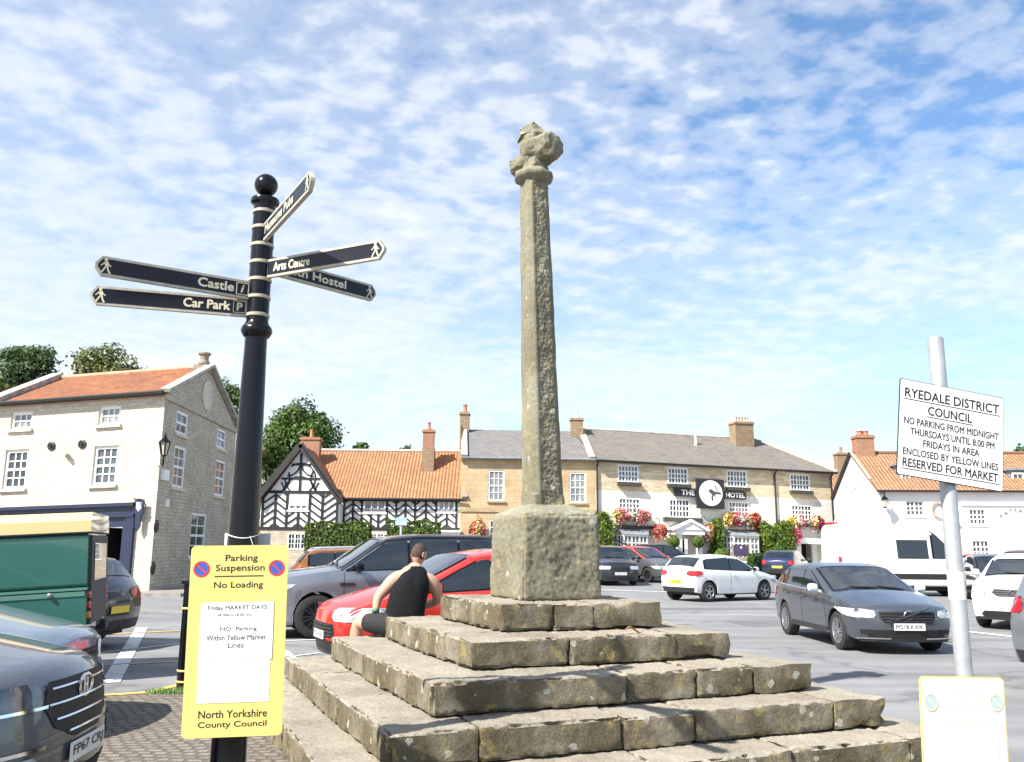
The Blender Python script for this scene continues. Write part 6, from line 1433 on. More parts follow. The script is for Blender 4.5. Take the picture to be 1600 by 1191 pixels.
car('suv', (12.2, 20.6), (-.66, -.75), 'white crossover with dark lower cladding at the right edge', P_WHITE, extra=qash, plate='', over=dict(H=1.6, prof=[(0, .82), (.10, .92), (1.05, 1.06), (1.25, 1.10), (2.05, 1.52), (2.6, 1.60), (3.7, 1.56), (4.05, 1.48), (4.5, 1.12), (4.6, 1.0)]), grille=[(.70, -.30, .30), (.78, -.42, .42), (.86, -.36, .36)], badge=('', .78, .06, 1.2))
car('estate', (16.4, 29.6), (-.35, -.94), 'black car between the white van and the white crossover', P_BLACK, over=dict(H=1.55), scale=1.05)
car('hatch', (24.3, 44.5), (.9, -.3), 'small red car parked close to the white shop wall', P_RED)
car('suv', (20.4, 34.8), (-.7, -.7), 'dark green SUV behind the white crossover at the right edge', paint('dark_green_car_paint', (.02, .035, .025), .3, .3))
car('hatch', (8.44, 11.3), (.93, .36), 'silver car with red tail light cut off by the right edge of the picture', P_SIL, rplate='', tail_rows=[(.90, .64, .10), (.94, .58, .20), (1.06, .60, .18), (1.10, .66, .10)], over=BMX, scale=1.0)

# ================================================================ plants
RNG = np.random.default_rng(5)
def leafcloud(name, C_, N_, S_, mats, parent=None, mi=None, asp=.75, loc=(0, 0, 0), bend=0.0):
    """C_: centres (n,3), N_: rough facing (n,3), S_: sizes (n,)"""
    n = len(C_); a = N_ + RNG.normal(0, .55, (n, 3)); a /= np.linalg.norm(a, axis=1, keepdims=True) + 1e-9
    r = RNG.normal(0, 1, (n, 3)); u = np.cross(a, r); u /= np.linalg.norm(u, axis=1, keepdims=True) + 1e-9; v = np.cross(a, u)
    u *= S_[:, None] * .5; v *= S_[:, None] * .5 * asp
    V = np.empty((n, 4, 3)); V[:, 0] = C_ - u; V[:, 1] = C_ - v * 1.0 + a * S_[:, None] * .08; V[:, 2] = C_ + u; V[:, 3] = C_ + v * 1.0 + a * S_[:, None] * .08
    me = bpy.data.meshes.new(name); me.vertices.add(n * 4); me.vertices.foreach_set('co', V.ravel().astype(np.float32)); me.loops.add(n * 4); me.loops.foreach_set('vertex_index', np.arange(n * 4, dtype=np.int32))
    me.polygons.add(n); me.polygons.foreach_set('loop_start', np.arange(0, n * 4, 4, dtype=np.int32)); me.polygons.foreach_set('loop_total', np.full(n, 4, dtype=np.int32))
    if mi is not None: me.polygons.foreach_set('material_index', mi.astype(np.int32))
    me.update(calc_edges=True); me.validate(); o = link(name, me, parent, False, mats); o.location = loc; return o
def foliage(name, c1, c2, trans=.25, island=.35):
    if name in MATS: return MATS[name]
    m = M(name, c1, .6, base2=c2, vs=.9, island=island, spec=.3); t = m.node_tree; b = t.nodes['Principled BSDF']; lk = t.links.new
    tr = N('ShaderNodeBsdfTranslucent', t); mx = N('ShaderNodeMixShader', t); mx.inputs[0].default_value = trans
    src = b.inputs['Base Color'].links[0].from_socket; lk(src, tr.inputs['Color']); lk(b.outputs[0], mx.inputs[1]); lk(tr.outputs[0], mx.inputs[2]); lk(mx.outputs[0], t.nodes['Material Output'].inputs['Surface']); return m
F_DARK = foliage('dark_oak_leaves', (0.045, 0.085, 0.018), (0.10, 0.165, 0.032)); F_CON = foliage('conifer_leaves', (0.045, 0.09, 0.032), (0.10, 0.155, 0.05))
F_OLV = foliage('olive_leaves', (0.09, 0.12, 0.03), (0.18, 0.19, 0.045)); F_BRN = foliage('dry_shrub_leaves', (0.13, 0.11, 0.04), (0.22, 0.19, 0.075))
F_HED = foliage('hedge_leaves', (0.055, 0.10, 0.018), (0.13, 0.19, 0.03)); F_IVY = foliage('bright_climber_leaves', (0.075, 0.13, 0.018), (0.17, 0.24, 0.04)); F_BOX = foliage('box_hedge_leaves', (0.03, 0.075, 0.012), (0.07, 0.14, 0.022))
BARK = M('bark', (0.07, 0.055, 0.04), .9, var=.35, vs=6, bump=.5)
def lobes_pts(lobes, n, fill=.5):
    w = np.array([l[1] ** 2 for l in lobes]); k = RNG.choice(len(lobes), n, p=w / w.sum()); c = np.array([l[0] for l in lobes])[k]; r = np.array([[l[1], l[1], l[2]] for l in lobes])[k]
    d = RNG.normal(0, 1, (n, 3)); d /= np.linalg.norm(d, axis=1, keepdims=True); rad = 1 - RNG.random(n) ** 1.6 * fill; rad *= np.where(RNG.random(n) < .14, RNG.uniform(1.0, 1.4, n), 1.0); return c + d * r * rad[:, None], d
def tree(px, py_top, py_bot, wpx, Y, fol, label, n=4000, leaf=.34, nl=16, flat=.8, group='trees behind the houses', name='broadleaf_tree', conical=0.0, seed=1):
    global RNG; RNG = np.random.default_rng(seed)
    t = at(px, py_top, Y); b = at(px, py_bot, Y); s = Y / FPX; Wd = wpx * s; H = t.z - b.z; base = gz(t.x, Y) - .1; root = thing(name, (t.x, Y, base), label, 'tree', group=group)
    zc = (t.z + b.z) / 2 - base; lobes = []
    for i in range(nl):
        a = RNG.uniform(0, 2 * math.pi); q = math.sqrt(RNG.random()); h = RNG.uniform(-.5, .42); sh = math.sqrt(max(0.05, 1 - (2 * h) ** 2 * .9)) * (1 - conical * (h + .5))
        rr = Wd * RNG.uniform(.13, .22); lobes.append(((math.cos(a) * q * (Wd / 2 - rr) * sh, math.sin(a) * q * (Wd / 2 - rr) * sh * .8, zc + h * H), rr, rr * flat))
    lobes.append(((0, 0, zc), Wd * .3, H * .33)); lobes.append(((0, 0, t.z - base - H * .13), Wd * .15, H * .13))
    P, D = lobes_pts(lobes, n, .45); leafcloud('crown', P, D + [0, 0, .35], RNG.uniform(.6, 1.3, n) * leaf, fol, root)
    mb = MB(); r0 = .05 * H + .12; mb.tube([(0, 0, 0), (.06, .03, zc * .5), (.0, 0, zc), (0, 0, zc + H * .25)], [r0, r0 * .8, r0 * .55, r0 * .2], 9)
    for l in lobes[:9]:
        c = Vector(l[0]); mb.tube([(0, 0, zc * .75), c * .55 + Vector((0, 0, zc * .42)), c], [r0 * .4, r0 * .25, r0 * .06], 6)
    mb.build('trunk', BARK, root, smooth=True)
    return root
tree(474, 620, 800, 152, 76, F_DARK, 'large dark green oak-like tree rising behind the timbered house', n=17000, leaf=.32, nl=36, seed=3)
tree(52, 540, 650, 138, 58, F_CON, 'feathery conifer above the left end of the pantile roof', n=8000, leaf=.24, nl=26, seed=4, flat=.5, name='conifer_tree')
tree(165, 542, 650, 138, 60, F_OLV, 'olive green tree above the middle of the red pantile roof', n=8000, leaf=.24, nl=26, seed=5)
tree(352, 588, 720, 84, 64, F_DARK, 'small tree showing beyond the gable of the stone house', n=3500, leaf=.24, nl=12, seed=6)
tree(-6, 588, 640, 60, 56, F_OLV, 'low green tree top at the far left picture edge', n=1200, leaf=.34, nl=8, seed=7)
tree(395, 692, 860, 70, 58, F_BRN, 'dry brownish shrub between fingerpost and timbered house gable', n=2600, leaf=.26, nl=14, seed=8, name='shrub')
tree(562, 694, 740, 40, 88, F_CON, 'distant dark tree top showing over the orange roof ridge', n=700, leaf=.4, nl=7, seed=9)
tree(636, 695, 740, 34, 92, F_CON, 'faint distant tree top left of the orange roof chimney', n=450, leaf=.36, nl=6, seed=10)
tree(1592, 694, 780, 60, 84, F_DARK, 'dark tree top behind the white shop roof at right', n=1300, leaf=.4, nl=9, seed=11)
tree(428, 690, 820, 90, 70, F_DARK, 'lower dark tree filling the gap behind the timbered gable', n=2600, leaf=.38, nl=14, seed=12)

def hedge(name, label, cat, o, ux, uy, l, w, h, fol, n, leaf=.12, group=None, rag=.06, seed=1, rounded=.0, taper=0.0):
    """clipped block of leaves standing on o (centre of base)"""
    global RNG; RNG = np.random.default_rng(seed); o = Vector(o); ux = Vector(ux); uy = Vector(uy); root = thing(name, o, label, cat, group=group)
    mb = MB(); P = []
    k = .86
    for z in (0, h * k):
        for sx, sy in ((-1, -1), (1, -1), (1, 1), (-1, 1)):
            tp = 1 - taper * z / h; P.append(ux * sx * l / 2 * k * tp + uy * sy * w / 2 * k * tp + Vector((0, 0, z)))
    mb.hexa(P); mb.build('twiggy_core', M('hedge_core', (0.02, 0.035, 0.01), .9), root)
    m = RNG.choice(3, n, p=[.5, .22, .28]); a, b, c = RNG.uniform(-1, 1, n), RNG.uniform(-1, 1, n), RNG.random(n); U = np.where(m == 1, np.sign(a), a); Wv = np.where(m == 0, np.sign(b), b); Z = np.where(m == 2, 1.0, c)
    nz = np.zeros((n, 3)); ux_ = np.array(ux); uy_ = np.array(uy); tp = 1 - taper * Z
    bump_ = 1 + min(.06, rag) * np.sin(U * l * 2.3 + seed) * np.cos(Z * h * 2.7)
    Pp = (U * l / 2 * tp * bump_)[:, None] * ux_ + (Wv * w / 2 * tp * bump_)[:, None] * uy_ + (Z * h * (1 + rag * np.sin(U * l * 1.7 + seed * 2)))[:, None] * np.array([0, 0, 1]); Pp += RNG.normal(0, rag * .9, (n, 3))
    nz += np.where(m == 0, np.sign(b), 0)[:, None] * uy_ + np.where(m == 1, np.sign(a), 0)[:, None] * ux_ + np.where(m == 2, 1.0, 0)[:, None] * np.array([0, 0, 1])
    leafcloud('foliage', Pp, nz, RNG.uniform(.6, 1.4, n) * leaf, fol, root); return root
def hrect(x0, y0, x1, y1, Y):
    a = at(x0, (y0 + y1) / 2, Y); b = at(x1, (y0 + y1) / 2, Y); return (a.x + b.x) / 2, b.x - a.x, at((x0 + x1) / 2, y0, Y).z, at((x0 + x1) / 2, y1, Y).z
X1, Y1 = Vector((1, 0, 0)), Vector((0, 1, 0))
for (x0, y0, x1, y1), lb, sd in (((480, 818, 579, 842), 'clipped green hedge below the timbered gable window, left one', 21), ((608, 816, 687, 841), 'clipped green hedge by the blue sign, right one before the timbered house', 22)):
    cx, l, zt, zb = hrect(x0, y0, x1, y1, 50); g0 = gz(cx, 50); hedge('hedge', lb, 'hedge', (cx, 50, g0), X1, Y1, l, 1.0, zt - g0, F_HED, 6500, .13, group='hedges before the timbered house', seed=sd, rag=.025)
dH = FH.du.normalized()
def fh_at(px, py, w): u, v = FH.px(px, py, w); return u, v
def hplant(x0, y0, x1, y1, w, wd, name, label, cat, fol, n, leaf, seed, group=None, taper=.0, rag=.08, base=None):
    u0, u1, v0, v1 = FH.rect(x0, y0, x1, y1, w); p = FH.P((u0 + u1) / 2, 0, w); g0 = gz(p.x, p.y) + .1 if base is None else base; p.z = g0
    return hedge(name, label, cat, p, dH, -FH.n, u1 - u0, wd, v1 - g0, fol, n, leaf, group, rag, seed, taper=taper)
hplant(1192, 829, 1233, 870, .55, .9, 'climbing_shrub', 'big square yellow-green climber on the hotel wall', 'shrub', F_IVY, 5200, .17, 31, rag=.10)
hplant(1113, 827, 1128, 866, .45, .7, 'climbing_shrub', 'narrow green climber between porch and right bay of the hotel', 'shrub', F_IVY, 2200, .15, 32, taper=.35, rag=.12)
hplant(939, 812, 955, 862, .5, .8, 'climbing_shrub', 'green climber at the left corner of the hotel, beside the cross', 'shrub', F_IVY, 2200, .17, 33, taper=.2, rag=.12)
# low hedge behind black railings, and clipped balls
u0, u1, v0, v1 = FH.rect(1173, 872, 1247, 890, 4.2); p = FH.P((u0 + u1) / 2, 0, 4.2); g0 = gz(p.x, p.y) + .1; p.z = g0
hedge('hedge', 'low dark box hedge behind black railings below the hotel', 'hedge', p, dH, -FH.n, u1 - u0, .7, max(.7, v1 - g0), F_BOX, 4200, .11, seed=34, rag=.03)
rl_ = thing('railings', FH.P((u0 + u1) / 2, 0, 4.7), 'black iron railings with thin upright bars in front of the low hotel hedge', 'railings'); mb = MB(); ztop = max(.8, v1 - g0 + .05)
g1 = gz(*FH.P(u0, 0, 4.7).xy) + .1
mb.bar(FH.P(u0, g1 + ztop - .05, 4.7), FH.P(u1, g1 + ztop - .05, 4.7), .04, .03); mb.bar(FH.P(u0, g1 + .1, 4.7), FH.P(u1, g1 + .1, 4.7), .04, .03)
part('rail', mb, BLACK, rl_)
for k in range(34):
    u = u0 + (u1 - u0) * (k + .5) / 34; mb = MB(); mb.lathe([(.014, g1), (.014, g1 + ztop), (.001, g1 + ztop + .07)], FH.P(u, 0, 4.7), 6); part('upright_bar', mb, BLACK, rl_)
def ball_bush(px, py, rpx, w, label, seed):
    global RNG; RNG = np.random.default_rng(seed); u, v = FH.px(px, py, w); p = FH.P(u, 0, w); r = rpx * p.y / FPX; g0 = gz(p.x, p.y) + .1; root = thing('topiary_ball', (p.x, p.y, g0), label, 'shrub'); zc = v - g0
    d = RNG.normal(0, 1, (1500, 3)); d /= np.linalg.norm(d, axis=1, keepdims=True); leafcloud('foliage', d * r * RNG.uniform(.86, 1.03, (1500, 1)) + [0, 0, zc], d, RNG.uniform(.6, 1.3, 1500) * .11, F_BOX if px > 1200 else F_IVY, root)
    mb = MB(); mb.lathe([(.03, .0), (.03, zc)], n=8); mb.build('stem', BARK, root); mb = MB(); mb.lathe([(.18, 0), (.24, .38), (.26, .4), (.22, .36)], n=14); mb.build('tub', PLAST, root)
ball_bush(1218, 868, 9, 1.9, 'clipped box ball above the low hotel hedge', 41); ball_bush(1053, 849, 8.5, 1.6, 'small round bush left of the hotel porch', 42); ball_bush(1091, 850, 8.5, 1.6, 'small round bush right of the hotel porch', 43); ball_bush(1128, 872, 11, 2.4, 'round bush below the right hotel bay window', 44)
# flowers
FL = [M('red_petals', (.52, .05, .055), .6, var=.3, vs=3), M('pink_petals', (.72, .17, .25), .6, var=.3, vs=3), M('yellow_petals', (.72, .52, .13), .6, var=.2, vs=3), M('cream_petals', (.80, .66, .50), .6), F_IVY, M('orange_petals', (.62, .19, .09), .6), M('magenta_petals', (.52, .02, .17), .6)]
def flower_mass(root, c, ux, uy, l, w, h, n, seed, mix, leaf=.12, ball=False):
    global RNG; RNG = np.random.default_rng(seed); ux = np.array(Vector(ux)); uy = np.array(Vector(uy)); d = RNG.normal(0, 1, (n, 3)); d /= np.linalg.norm(d, axis=1, keepdims=True); d *= RNG.uniform(.75, 1.05, (n, 1)); pw = 1 if ball else .45
    a = np.sign(d[:, 0]) * np.abs(d[:, 0]) ** pw * l / 2; b = d[:, 1] * w / 2; z = d[:, 2] * h / 2 * (1 + .25 * np.sin(a * 5 + seed)) - np.where(RNG.random(n) < .2, RNG.uniform(0, .6, n) * h * .7, 0); P = a[:, None] * ux + b[:, None] * uy + z[:, None] * np.array([0, 0, 1]) + np.array(Vector(c)); nn = d[:, :1] * ux + d[:, 1:2] * uy + d[:, 2:] * np.array([0, 0, 1])
    # colours in patches along the box
    k = np.array([mix[int(min(len(mix) - 1, max(0, (q / l + .5) * len(mix) + RNG.normal(0, .55))))] for q in a]); k = np.where(RNG.random(n) < .24, 4, k)
    return leafcloud('flowers', P, nn + [0, 0, .3], RNG.uniform(.6, 1.4, n) * leaf, FL, root, k, asp=.95)
for i, (x0, y0, x1, y1, mix, lb, sd) in enumerate(((959, 795, 1017, 815, [2, 1, 1, 0, 3, 3, 1, 0, 1, 3], 'window box of coral and cream flowers under the left hotel window', 51), (1131, 800, 1188, 821, [2, 5, 0, 6, 1, 3, 5, 0, 0], 'window box of red and yellow flowers under the hotel window right of the sign', 52), (1230, 806, 1287, 825, [2, 2, 3, 6, 6, 3, 2, 6, 6], 'window box of yellow and magenta flowers under the right hotel window', 53))):
    u0, u1, v0, v1 = FH.rect(x0, y0, x1, y1, .35); c = FH.P((u0 + u1) / 2, (v0 + v1) / 2, .36); root = thing('window_box', c, lb, 'flower box', group='flower boxes on the hotel wall')
    mb = MB(); fbox(mb, FH, u0 + .2, u1 - .2, v0 + .08, v0 + .30, .02, .40); part('trough', mb, DKS, root); flower_mass(root, (0, 0, 0), dH, -FH.n, u1 - u0, .8, v1 - v0, 1500, sd, mix)
def basket(F, px, py, rpx, w, label, seed, mix):
    u, v = F.px(px, py, w); c = F.P(u, v, w); r = rpx * c.y / FPX; root = thing('hanging_basket', c, label, 'hanging basket', group='hanging baskets of flowers')
    flower_mass(root, (0, 0, 0), X1, Y1, r * 2, r * 1.9, r * 2.1, 900, seed, mix, .12, True)
    mb = MB(); mb.lathe([(.02, -r * .9), (r * .5, -r * .6), (r * .6, -r * .1)], n=12); mb.build('basket', BLACKM, root); mb = MB(); mb.tube([(0, 0, 0), (0, 0, r * 1.7)], .012, 5); mb.tube([(0, 0, r * 1.7), Vector(F.P(u, v + r * 1.75, 0)) - c], .022, 5); mb.build('bracket', BLACK, root)
basket(FH, 1031, 829, 11, .55, 'round basket of red flowers left of the hotel porch', 61, [0, 1, 5, 0]); basket(FH, 1102, 831, 13, .55, 'trailing basket of coral flowers right of the hotel porch', 62, [1, 0, 3, 5]); basket(FH, 1242, 836, 10, .55, 'basket of pink flowers by the hotel side door', 63, [1, 0, 1, 6]); basket(FS, 746, 827, 13, .5, 'basket of red and yellow flowers on the sandstone house', 64, [0, 5, 2, 1])
# climbing stems on the hotel wall above the porch
# notice board stand by the hotel
u0, u1, v0, v1 = FH.rect(1145, 867, 1172, 889, 3.6); p = FH.P((u0 + u1) / 2, 0, 3.6); nb_ = thing('menu_board', p, 'framed dark purple menu board standing before the right hotel bay', 'notice board'); g0 = gz(p.x, p.y)
vt = g0 + 1.75; mb = MB(); fbox(mb, FH, u0, u0 + .07, g0, vt, 3.57, 3.64); fbox(mb, FH, u1 - .07, u1, g0, vt, 3.57, 3.64); part('frame', mb, M('oak_frame', (.30, .24, .16), .7), nb_)
mb = MB(); fbox(mb, FH, u0 + .08, u1 - .08, vt - .72, vt - .04, 3.585, 3.615); part('purple_panel', mb, M('purple_panel', (.07, .05, .11), .5), nb_)
mb = MB(); fbox(mb, FH, u0 + .08, u1 - .08, vt - 1.0, vt - .76, 3.58, 3.62); part('cream_strip', mb, CREAM, nb_)
mb = MB()
for k in range(3): fbox(mb, FH, u0 + .08, u1 - .08, g0 + .1 + k * .2, g0 + .24 + k * .2, 3.58, 3.61)
part('slat', mb, M('grey_slat', (.34, .32, .30), .8), nb_)
mb = MB(); mb.lathe([(.07, 0), (.001, .004)], FH.P((u0 + u1) / 2, vt - .2, 3.616), 14, ax=FH.n, cap=False); part('white_emblem', mb, WHITE, nb_)
# small blue sign on a pole, bollard by the black SUV
p = at(627, 815, 41.0); bs = thing('parking_sign', (p.x, 41.0, gz(0, 41)), 'small blue and white sign on a slim grey pole before the hedges', 'sign')
mb = MB(); mb.lathe([(.05, 0), (.05, at(627, 809, 41).z)], n=10); mb.build('pole', STEEL, bs, smooth=True)
z0, z1 = at(627, 821, 41).z, at(627, 809, 41).z; mb = MB(); mb.box(-.27, .27, -.075, -.055, z0, z1); mb.build('sign_plate', M('pale_blue_sign', (.30, .45, .68), .4), bs); mb = MB(); mb.box(-.24, .24, -.082, -.077, z0 + .03, z0 + .14); mb.build('white_strip', WHITE, bs)
p = G(956, 913); bo2 = thing('bollard', (p.x, p.y, 0), 'slim dark bollard in front of the black SUV beyond the cross', 'bollard'); h_ = at(956, 879, p.y).z
mb = MB(); mb.lathe([(.085, 0), (.085, h_ - .12), (.10, h_ - .10), (.09, h_ - .03), (.03, h_)], n=14); mb.build('post', BLACK, bo2, smooth=True, sharp=40)
mb = MB(); mb.lathe([(.088, h_ - .22), (.088, h_ - .16)], n=14, cap=False); mb.build('band', CREAM, bo2)
# grass tuft at the foot of the left bollard; fallen leaves on the steps
gp0 = G(272, 1084); RNG = np.random.default_rng(71); n = 260; a = RNG.uniform(-.28, .16, n); mb = MB()
for k in range(n):
    x, y = gp0.x + a[k], gp0.y + RNG.normal(0, .05); h = RNG.uniform(.03, .09); dx, dy = RNG.normal(0, .03, 2); mb.face([(x - .005, y, .002), (x + .005, y, .002), (x + dx, y + dy, h)])
tag(mb.build('grass_tuft', M('grass_blade', (.10, .20, .03), .6, var=.3, vs=20), fixn=False), kind='stuff')
lf = G(991, 988, .945); lr_ = thing('fallen_leaf', lf, 'curled brown dead leaf lying on the second step', 'leaf'); mb = MB()
for i in range(8):
    for j in range(3):
        def q(i, j): x = (i - 4) * .022; wd = .035 * math.sin(math.pi * min(1, max(0, (i + .3) / 8.6))); y = (j - 1.5) / 1.5 * wd; return Vector((x, y, .012 + .025 * (abs(y) / .035) ** 2 + .022 * math.sin(i * .8)))
        mb.face([q(i, j), q(i + 1, j), q(i + 1, j + 1), q(i, j + 1)])
mb.build('leaf_blade', M('dead_leaf', (.28, .15, .05), .7, var=.3, vs=30), lr_, smooth=True, fixn=False); mb = MB(); mb.tube([(-.09, 0, .015), (-.13, .01, .02), (-.16, .0, .03)], .002, 5); mb.build('stalk', M('dead_leaf', (.28, .15, .05)), lr_)

# ================================================================ the seated man
def skin_obj(name, joints, edges, mat, parent, sub=2, root=0):
    me = bpy.data.meshes.new(name); me.from_pydata([j[0] for j in joints], edges, []); o = bpy.data.objects.new(name, me); COL.objects.link(o)
    m = o.modifiers.new('s', 'SKIN'); m.use_smooth_shade = True; s2 = o.modifiers.new('u', 'SUBSURF'); s2.levels = sub; s2.render_levels = sub
    for i, j in enumerate(joints):
        r = j[1]; me.skin_vertices[0].data[i].radius = r if hasattr(r, '__len__') else (r, r)
    me.skin_vertices[0].data[root].use_root = True
    dg = bpy.context.evaluated_depsgraph_get(); dg.update(); m2 = bpy.data.meshes.new_from_object(o.evaluated_get(dg)); bpy.data.objects.remove(o); m2.name = name
    m2.materials.clear(); return link(name, m2, parent, False, mat, smooth=True)
SKIN = M('sunned_skin', (.52, .30, .21), .55, var=.10, vs=6, spec=.35); SKIN.node_tree.nodes['Principled BSDF'].inputs['Subsurface Weight'].default_value = .08
HAIR = M('cropped_hair', (.065, .040, .032), .8, var=.4, vs=40, bump=.4, bs=180); VEST = M('black_vest_cloth', (.007, .007, .009), .9, var=.3, vs=9, bump=.6, bs=8, bdist=.04, spec=.2); SHORT = M('black_shorts_cloth', (.016, .016, .018), .85, var=.3, vs=8, bump=.3, bs=16)
hip = MC - E1 * 1.0 + E2 * 1.46 + Vector((0, 0, TOPS[2])); man = thing('person', hip, 'man in black vest and shorts sitting hunched on the cross steps, back turned', 'person')
ef = (E2 * .86 - E1 * .5).normalized(); er = Vector((ef.y, -ef.x, 0)); ez = Vector((0, 0, 1))        # forward, right, up of the sitter
def Q(r, f, u): return tuple(er * r + ef * f + ez * u)
J = {}; joints = []; edges = []
def add(n, p, r, to=None):
    J[n] = len(joints); joints.append((p, r))
    if to: edges.append((J[to], J[n]))
et = Vector((-.30, .95, 0)).normalized(); rt = Vector((et.y, -et.x, 0))                       # the trunk is turned away from the viewer
def T_(r, f, u): return tuple(rt * r + et * f + ez * u)
add('pelvis', Q(0, 0, .16), (.155, .155)); add('waist', T_(.03, .05, .33), (.145, .145), 'pelvis'); add('chest', T_(.085, .13, .51), (.125, .125), 'waist'); add('upper', T_(.13, .19, .625), (.11, .11), 'chest'); add('neck', T_(.155, .235, .71), (.082, .080), 'upper'); add('neck2', T_(.175, .26, .765), (.074, .074), 'neck')
for s, n in ((-1, 'l'), (1, 'r')):
    add('sh' + n, T_(.125 + s * .215, .165 + (0 if s > 0 else .03), .58 - .01 * s), (.096, .092), 'upper')
lw = Vector(Q(-.19, .24, .245)); ls = Vector(T_(-.09, .195, .585)); le = ls.lerp(lw, .52) - rt * .075 + ez * -.01
add('ual', tuple(ls.lerp(le, .5)), (.074, .072), 'shl'); add('ell', tuple(le), (.058, .056), 'ual'); add('wrl', tuple(lw), (.040, .036), 'ell')
add('uar', T_(.40, .17, .46), (.078, .076), 'shr'); add('elr', T_(.42, .22, .35), (.060, .058), 'uar'); add('wrr', T_(.25, .44, .27), (.040, .036), 'elr')
for s, n in ((-1, 'l'), (1, 'r')):
    add('hip' + n, Q(s * .11, .04, .12), (.135, .13), 'pelvis'); add('mid' + n, Q(s * .19, .26, .135), (.112, .104), 'hip' + n); add('kn' + n, Q(s * .22, .47, .14), (.076, .076), 'mid' + n); add('ca' + n, Q(s * .22, .50, -.04), (.074, .074), 'kn' + n); add('an' + n, Q(s * .22, .47, -.36), (.044, .046), 'ca' + n)
body = skin_obj('body', joints, edges, SKIN, man, 2)
# head with face, ears and cropped hair: an ellipsoid mesh shaped by hand; turned to the right
hc = Vector(T_(.205, .30, .86)); yaw = R_(-52); fh = (ef * math.cos(yaw) + (-er) * math.sin(yaw)); fh = (et * math.cos(R_(55)) + rt * math.sin(R_(55))).normalized(); rh = Vector((fh.y, -fh.x, 0)); nod = ez * .97 - fh * -.18; uh = (ez + fh * .22).normalized(); fh = (fh - uh * fh.dot(uh)).normalized()
def head_shape(mb, grow=0.0, hairmask=False):
    nu, nv = 36, 26; ids = []
    for j in range(nv + 1):
        ph = math.pi * j / nv; row = []
        for i in range(nu):
            th = 2 * math.pi * i / nu; x, y, z = math.sin(ph) * math.sin(th), math.sin(ph) * math.cos(th), math.cos(ph)      # y forward
            X, Y_, Z = x * .078, y * .098, z * .122
            if z < 0: X *= 1 - .25 * (-z) ** 1.5; Y_ *= (1 - .10 * -z) if y > 0 else (1 - .35 * -z)
            if y > 0 and not hairmask:
                fx = math.exp(-(X / .014) ** 2); Y_ += .024 * fx * math.exp(-((Z + .012) / .022) ** 2) + .010 * fx * math.exp(-((Z - .012) / .02) ** 2)     # nose
                Y_ -= .010 * math.exp(-((abs(X) - .032) / .014) ** 2) * math.exp(-((Z - .018) / .014) ** 2)                                              # eye sockets
                Y_ += .007 * math.exp(-(X / .026) ** 2) * math.exp(-((Z + .055) / .010) ** 2) + .010 * math.exp(-(X / .022) ** 2) * math.exp(-((Z + .098) / .02) ** 2)  # lips, chin
            g = 1 + grow; row.append(mb.vert(hc + rh * (X * g) + fh * (Y_ * g) + uh * (Z * g + (.003 if hairmask else 0))))
        ids.append(row)
    for j in range(nv):
        for i in range(nu):
            b = (i + 1) % nu; th = 2 * math.pi * (i + .5) / nu; ph = math.pi * (j + .5) / nv; y = math.sin(ph) * math.cos(th); z = math.cos(ph)
            if hairmask and not (z > .15 + max(0, y) * .62 and True or (y < .12 and z > -.45 - y * .1)): continue
            mb.idx((ids[j][i], ids[j + 1][i], ids[j + 1][b], ids[j][b]))
mb = MB(); head_shape(mb)
for s in (-1, 1):                                                          # ears
    e0 = hc + rh * s * .076 - fh * .008 - uh * .004; i0 = []
    for rr, off in ((.0, .010), (.014, .012), (.024, .020), (.030, .014), (.026, .0)):
        i0.append([mb.vert(e0 + rh * s * off + fh * (rr * .62 * math.cos(a) - off * .4) + uh * rr * math.sin(a) * 1.1) for a in np.linspace(0, 2 * math.pi, 14, endpoint=False)])
    for r0, r1 in zip(i0[:-1], i0[1:]):
        for k in range(14): mb.idx((r0[k], r0[(k + 1) % 14], r1[(k + 1) % 14], r1[k]))
mb.build('head', M('face_skin', (.50, .27, .20), .5, var=.12, vs=14, spec=.4), man, smooth=True)
mb = MB(); head_shape(mb, .035, True); mb.build('hair', HAIR, man, smooth=True)
# hands: palm and five curled fingers each
def hand(name, wr, fwd, side, upv, thumb):
    wr, f, s, u = Vector(wr), Vector(fwd).normalized(), Vector(side).normalized(), Vector(upv).normalized(); jt = [(tuple(wr), (.026, .022)), (tuple(wr + f * .05), (.034, .018)), (tuple(wr + f * .085), (.036, .015))]; ed = [(0, 1), (1, 2)]
    for k, (o, l) in enumerate(((-.030, .060), (-.010, .072), (.010, .068), (.028, .052))):
        b = len(jt); jt += [(tuple(wr + f * .095 + s * o), (.0095, .0095)), (tuple(wr + f * (.095 + l * .5) + s * o * 1.1 - u * .008), (.0088, .0088)), (tuple(wr + f * (.095 + l * .85) + s * o * 1.1 - u * .030), (.0078, .0078))]; ed += [(2, b), (b, b + 1), (b + 1, b + 2)]
    b = len(jt); jt += [(tuple(wr + f * .04 + s * thumb * .040 - u * .004), (.012, .012)), (tuple(wr + f * .075 + s * thumb * .058 - u * .014), (.0105, .0105)), (tuple(wr + f * .10 + s * thumb * .055 - u * .026), (.009, .009))]; ed += [(1, b), (b, b + 1), (b + 1, b + 2)]
    return skin_obj(name, jt, ed, SKIN, man, 1)
hand('hand', tuple(lw), ef * 1.0 + er * .05 - ez * .12, er, ez, 1); hand('hand', T_(.25, .44, .27), -er * .7 + ef * .6 - ez * .3, ef, ez, -1)
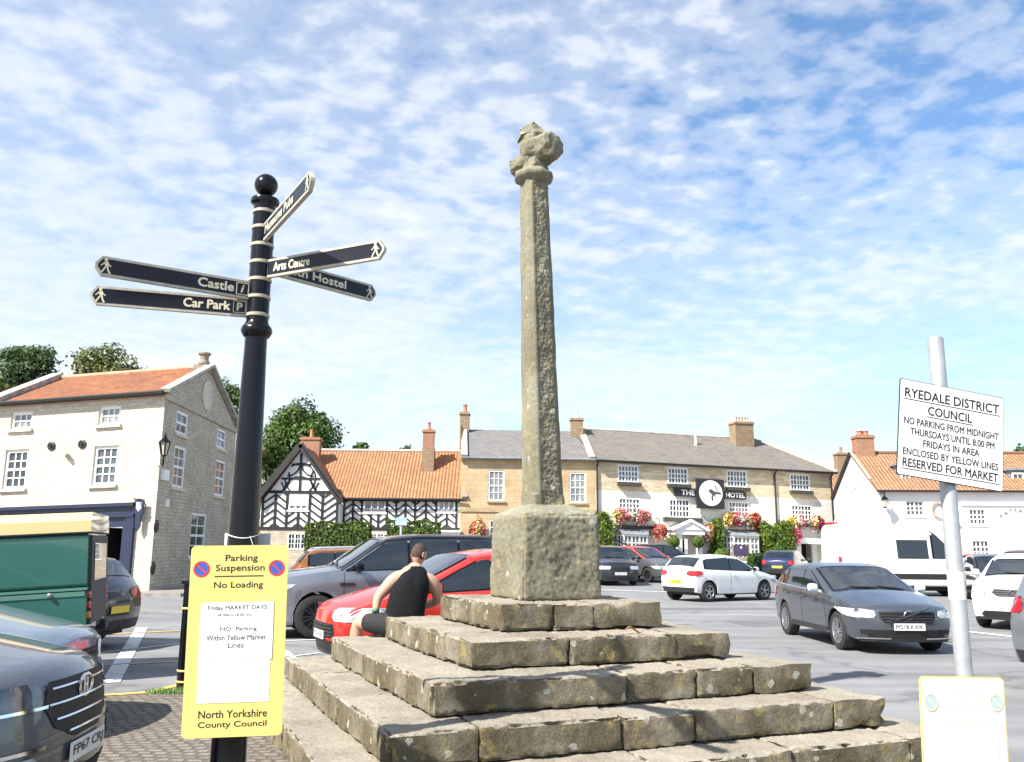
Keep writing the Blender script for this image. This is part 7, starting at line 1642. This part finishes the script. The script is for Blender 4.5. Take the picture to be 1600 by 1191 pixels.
# vest: torso shell cut at neck and arms
def vest_rings(rings, name, mat):
    mb = MB(); rows = []
    for k, (c, wd, dp, lean) in enumerate(rings):
        fa = (et + ez * -lean).normalized(); n = 28; c = Vector(c)
        rows.append([mb.vert(c + rt * wd * math.copysign(abs(math.cos(q)) ** .8, math.cos(q)) + fa * dp * math.copysign(abs(math.sin(q)) ** .8, math.sin(q)) + (rt * math.cos(q) + fa * math.sin(q)) * .006 * math.sin(5 * q + 2.1 * k)) for q in np.linspace(0, 2 * math.pi, n, endpoint=False)])
    for r0, r1 in zip(rows[:-1], rows[1:]):
        for k in range(len(r0)): j = (k + 1) % len(r0); mb.idx((r0[k], r0[j], r1[j], r1[k]))
    mb.idx(rows[-1]); o = mb.build(name, mat, man, smooth=True); s2 = o.modifiers.new('u', 'SUBSURF'); s2.levels = 1; s2.render_levels = 1; return o
vest_rings([(Q(0, .0, .03), .205, .19, .05), (Q(.0, .0, .10), .215, .20, .1), (T_(.01, .015, .20), .212, .195, .15), (T_(.03, .045, .32), .212, .187, .25), (T_(.06, .08, .43), .215, .180, .3), (T_(.09, .12, .52), .212, .178, .35), (T_(.115, .16, .59), .172, .152, .4), (T_(.135, .192, .645), .150, .130, .45), (T_(.148, .212, .685), .118, .102, .5), (T_(.153, .222, .712), .092, .084, .5)], 'vest', VEST)
for s in (-1, 1):
    sj = [(Q(s * .03, -.01, .11), (.205, .15)), (Q(s * .12, .06, .125), (.150, .142)), (Q(s * .19, .26, .138), (.128, .120)), (Q(s * .215, .41, .142), (.110, .104))]
    skin_obj('shorts', sj, [(0, 1), (1, 2), (2, 3)], SHORT, man, 2)
for s in (-1, 1):
    a = Vector(Q(s * .22, .47, -.40)); mb = MB(); rows = []
    for t, wd, ht in ((-.10, .030, .05), (-.07, .042, .085), (.0, .045, .09), (.08, .046, .06), (.14, .044, .045), (.17, .028, .03)):
        c = a + ef * t; rows.append([mb.vert(c + er * (wd * math.cos(q)) + ez * (-.09 + ht * max(0, .5 + .5 * math.sin(q)) * 1.0)) for q in np.linspace(0, 2 * math.pi, 14, endpoint=False)])
    for r0, r1 in zip(rows[:-1], rows[1:]):
        for k in range(14): mb.idx((r0[k], r0[(k + 1) % 14], r1[(k + 1) % 14], r1[k]))
    mb.idx(rows[0]); mb.idx(rows[-1]); mb.build('shoe', M('dark_shoe', (.03, .03, .035), .6), man, smooth=True)
wr = lw.lerp(le, .12); mb = MB(); mb.lathe([(.037, -.018), (.040, -.012), (.040, .012), (.037, .018)], wr, 18, ax=lw - le); mb.build('wristband', M('green_band', (.03, .14, .08), .5), man, smooth=True)
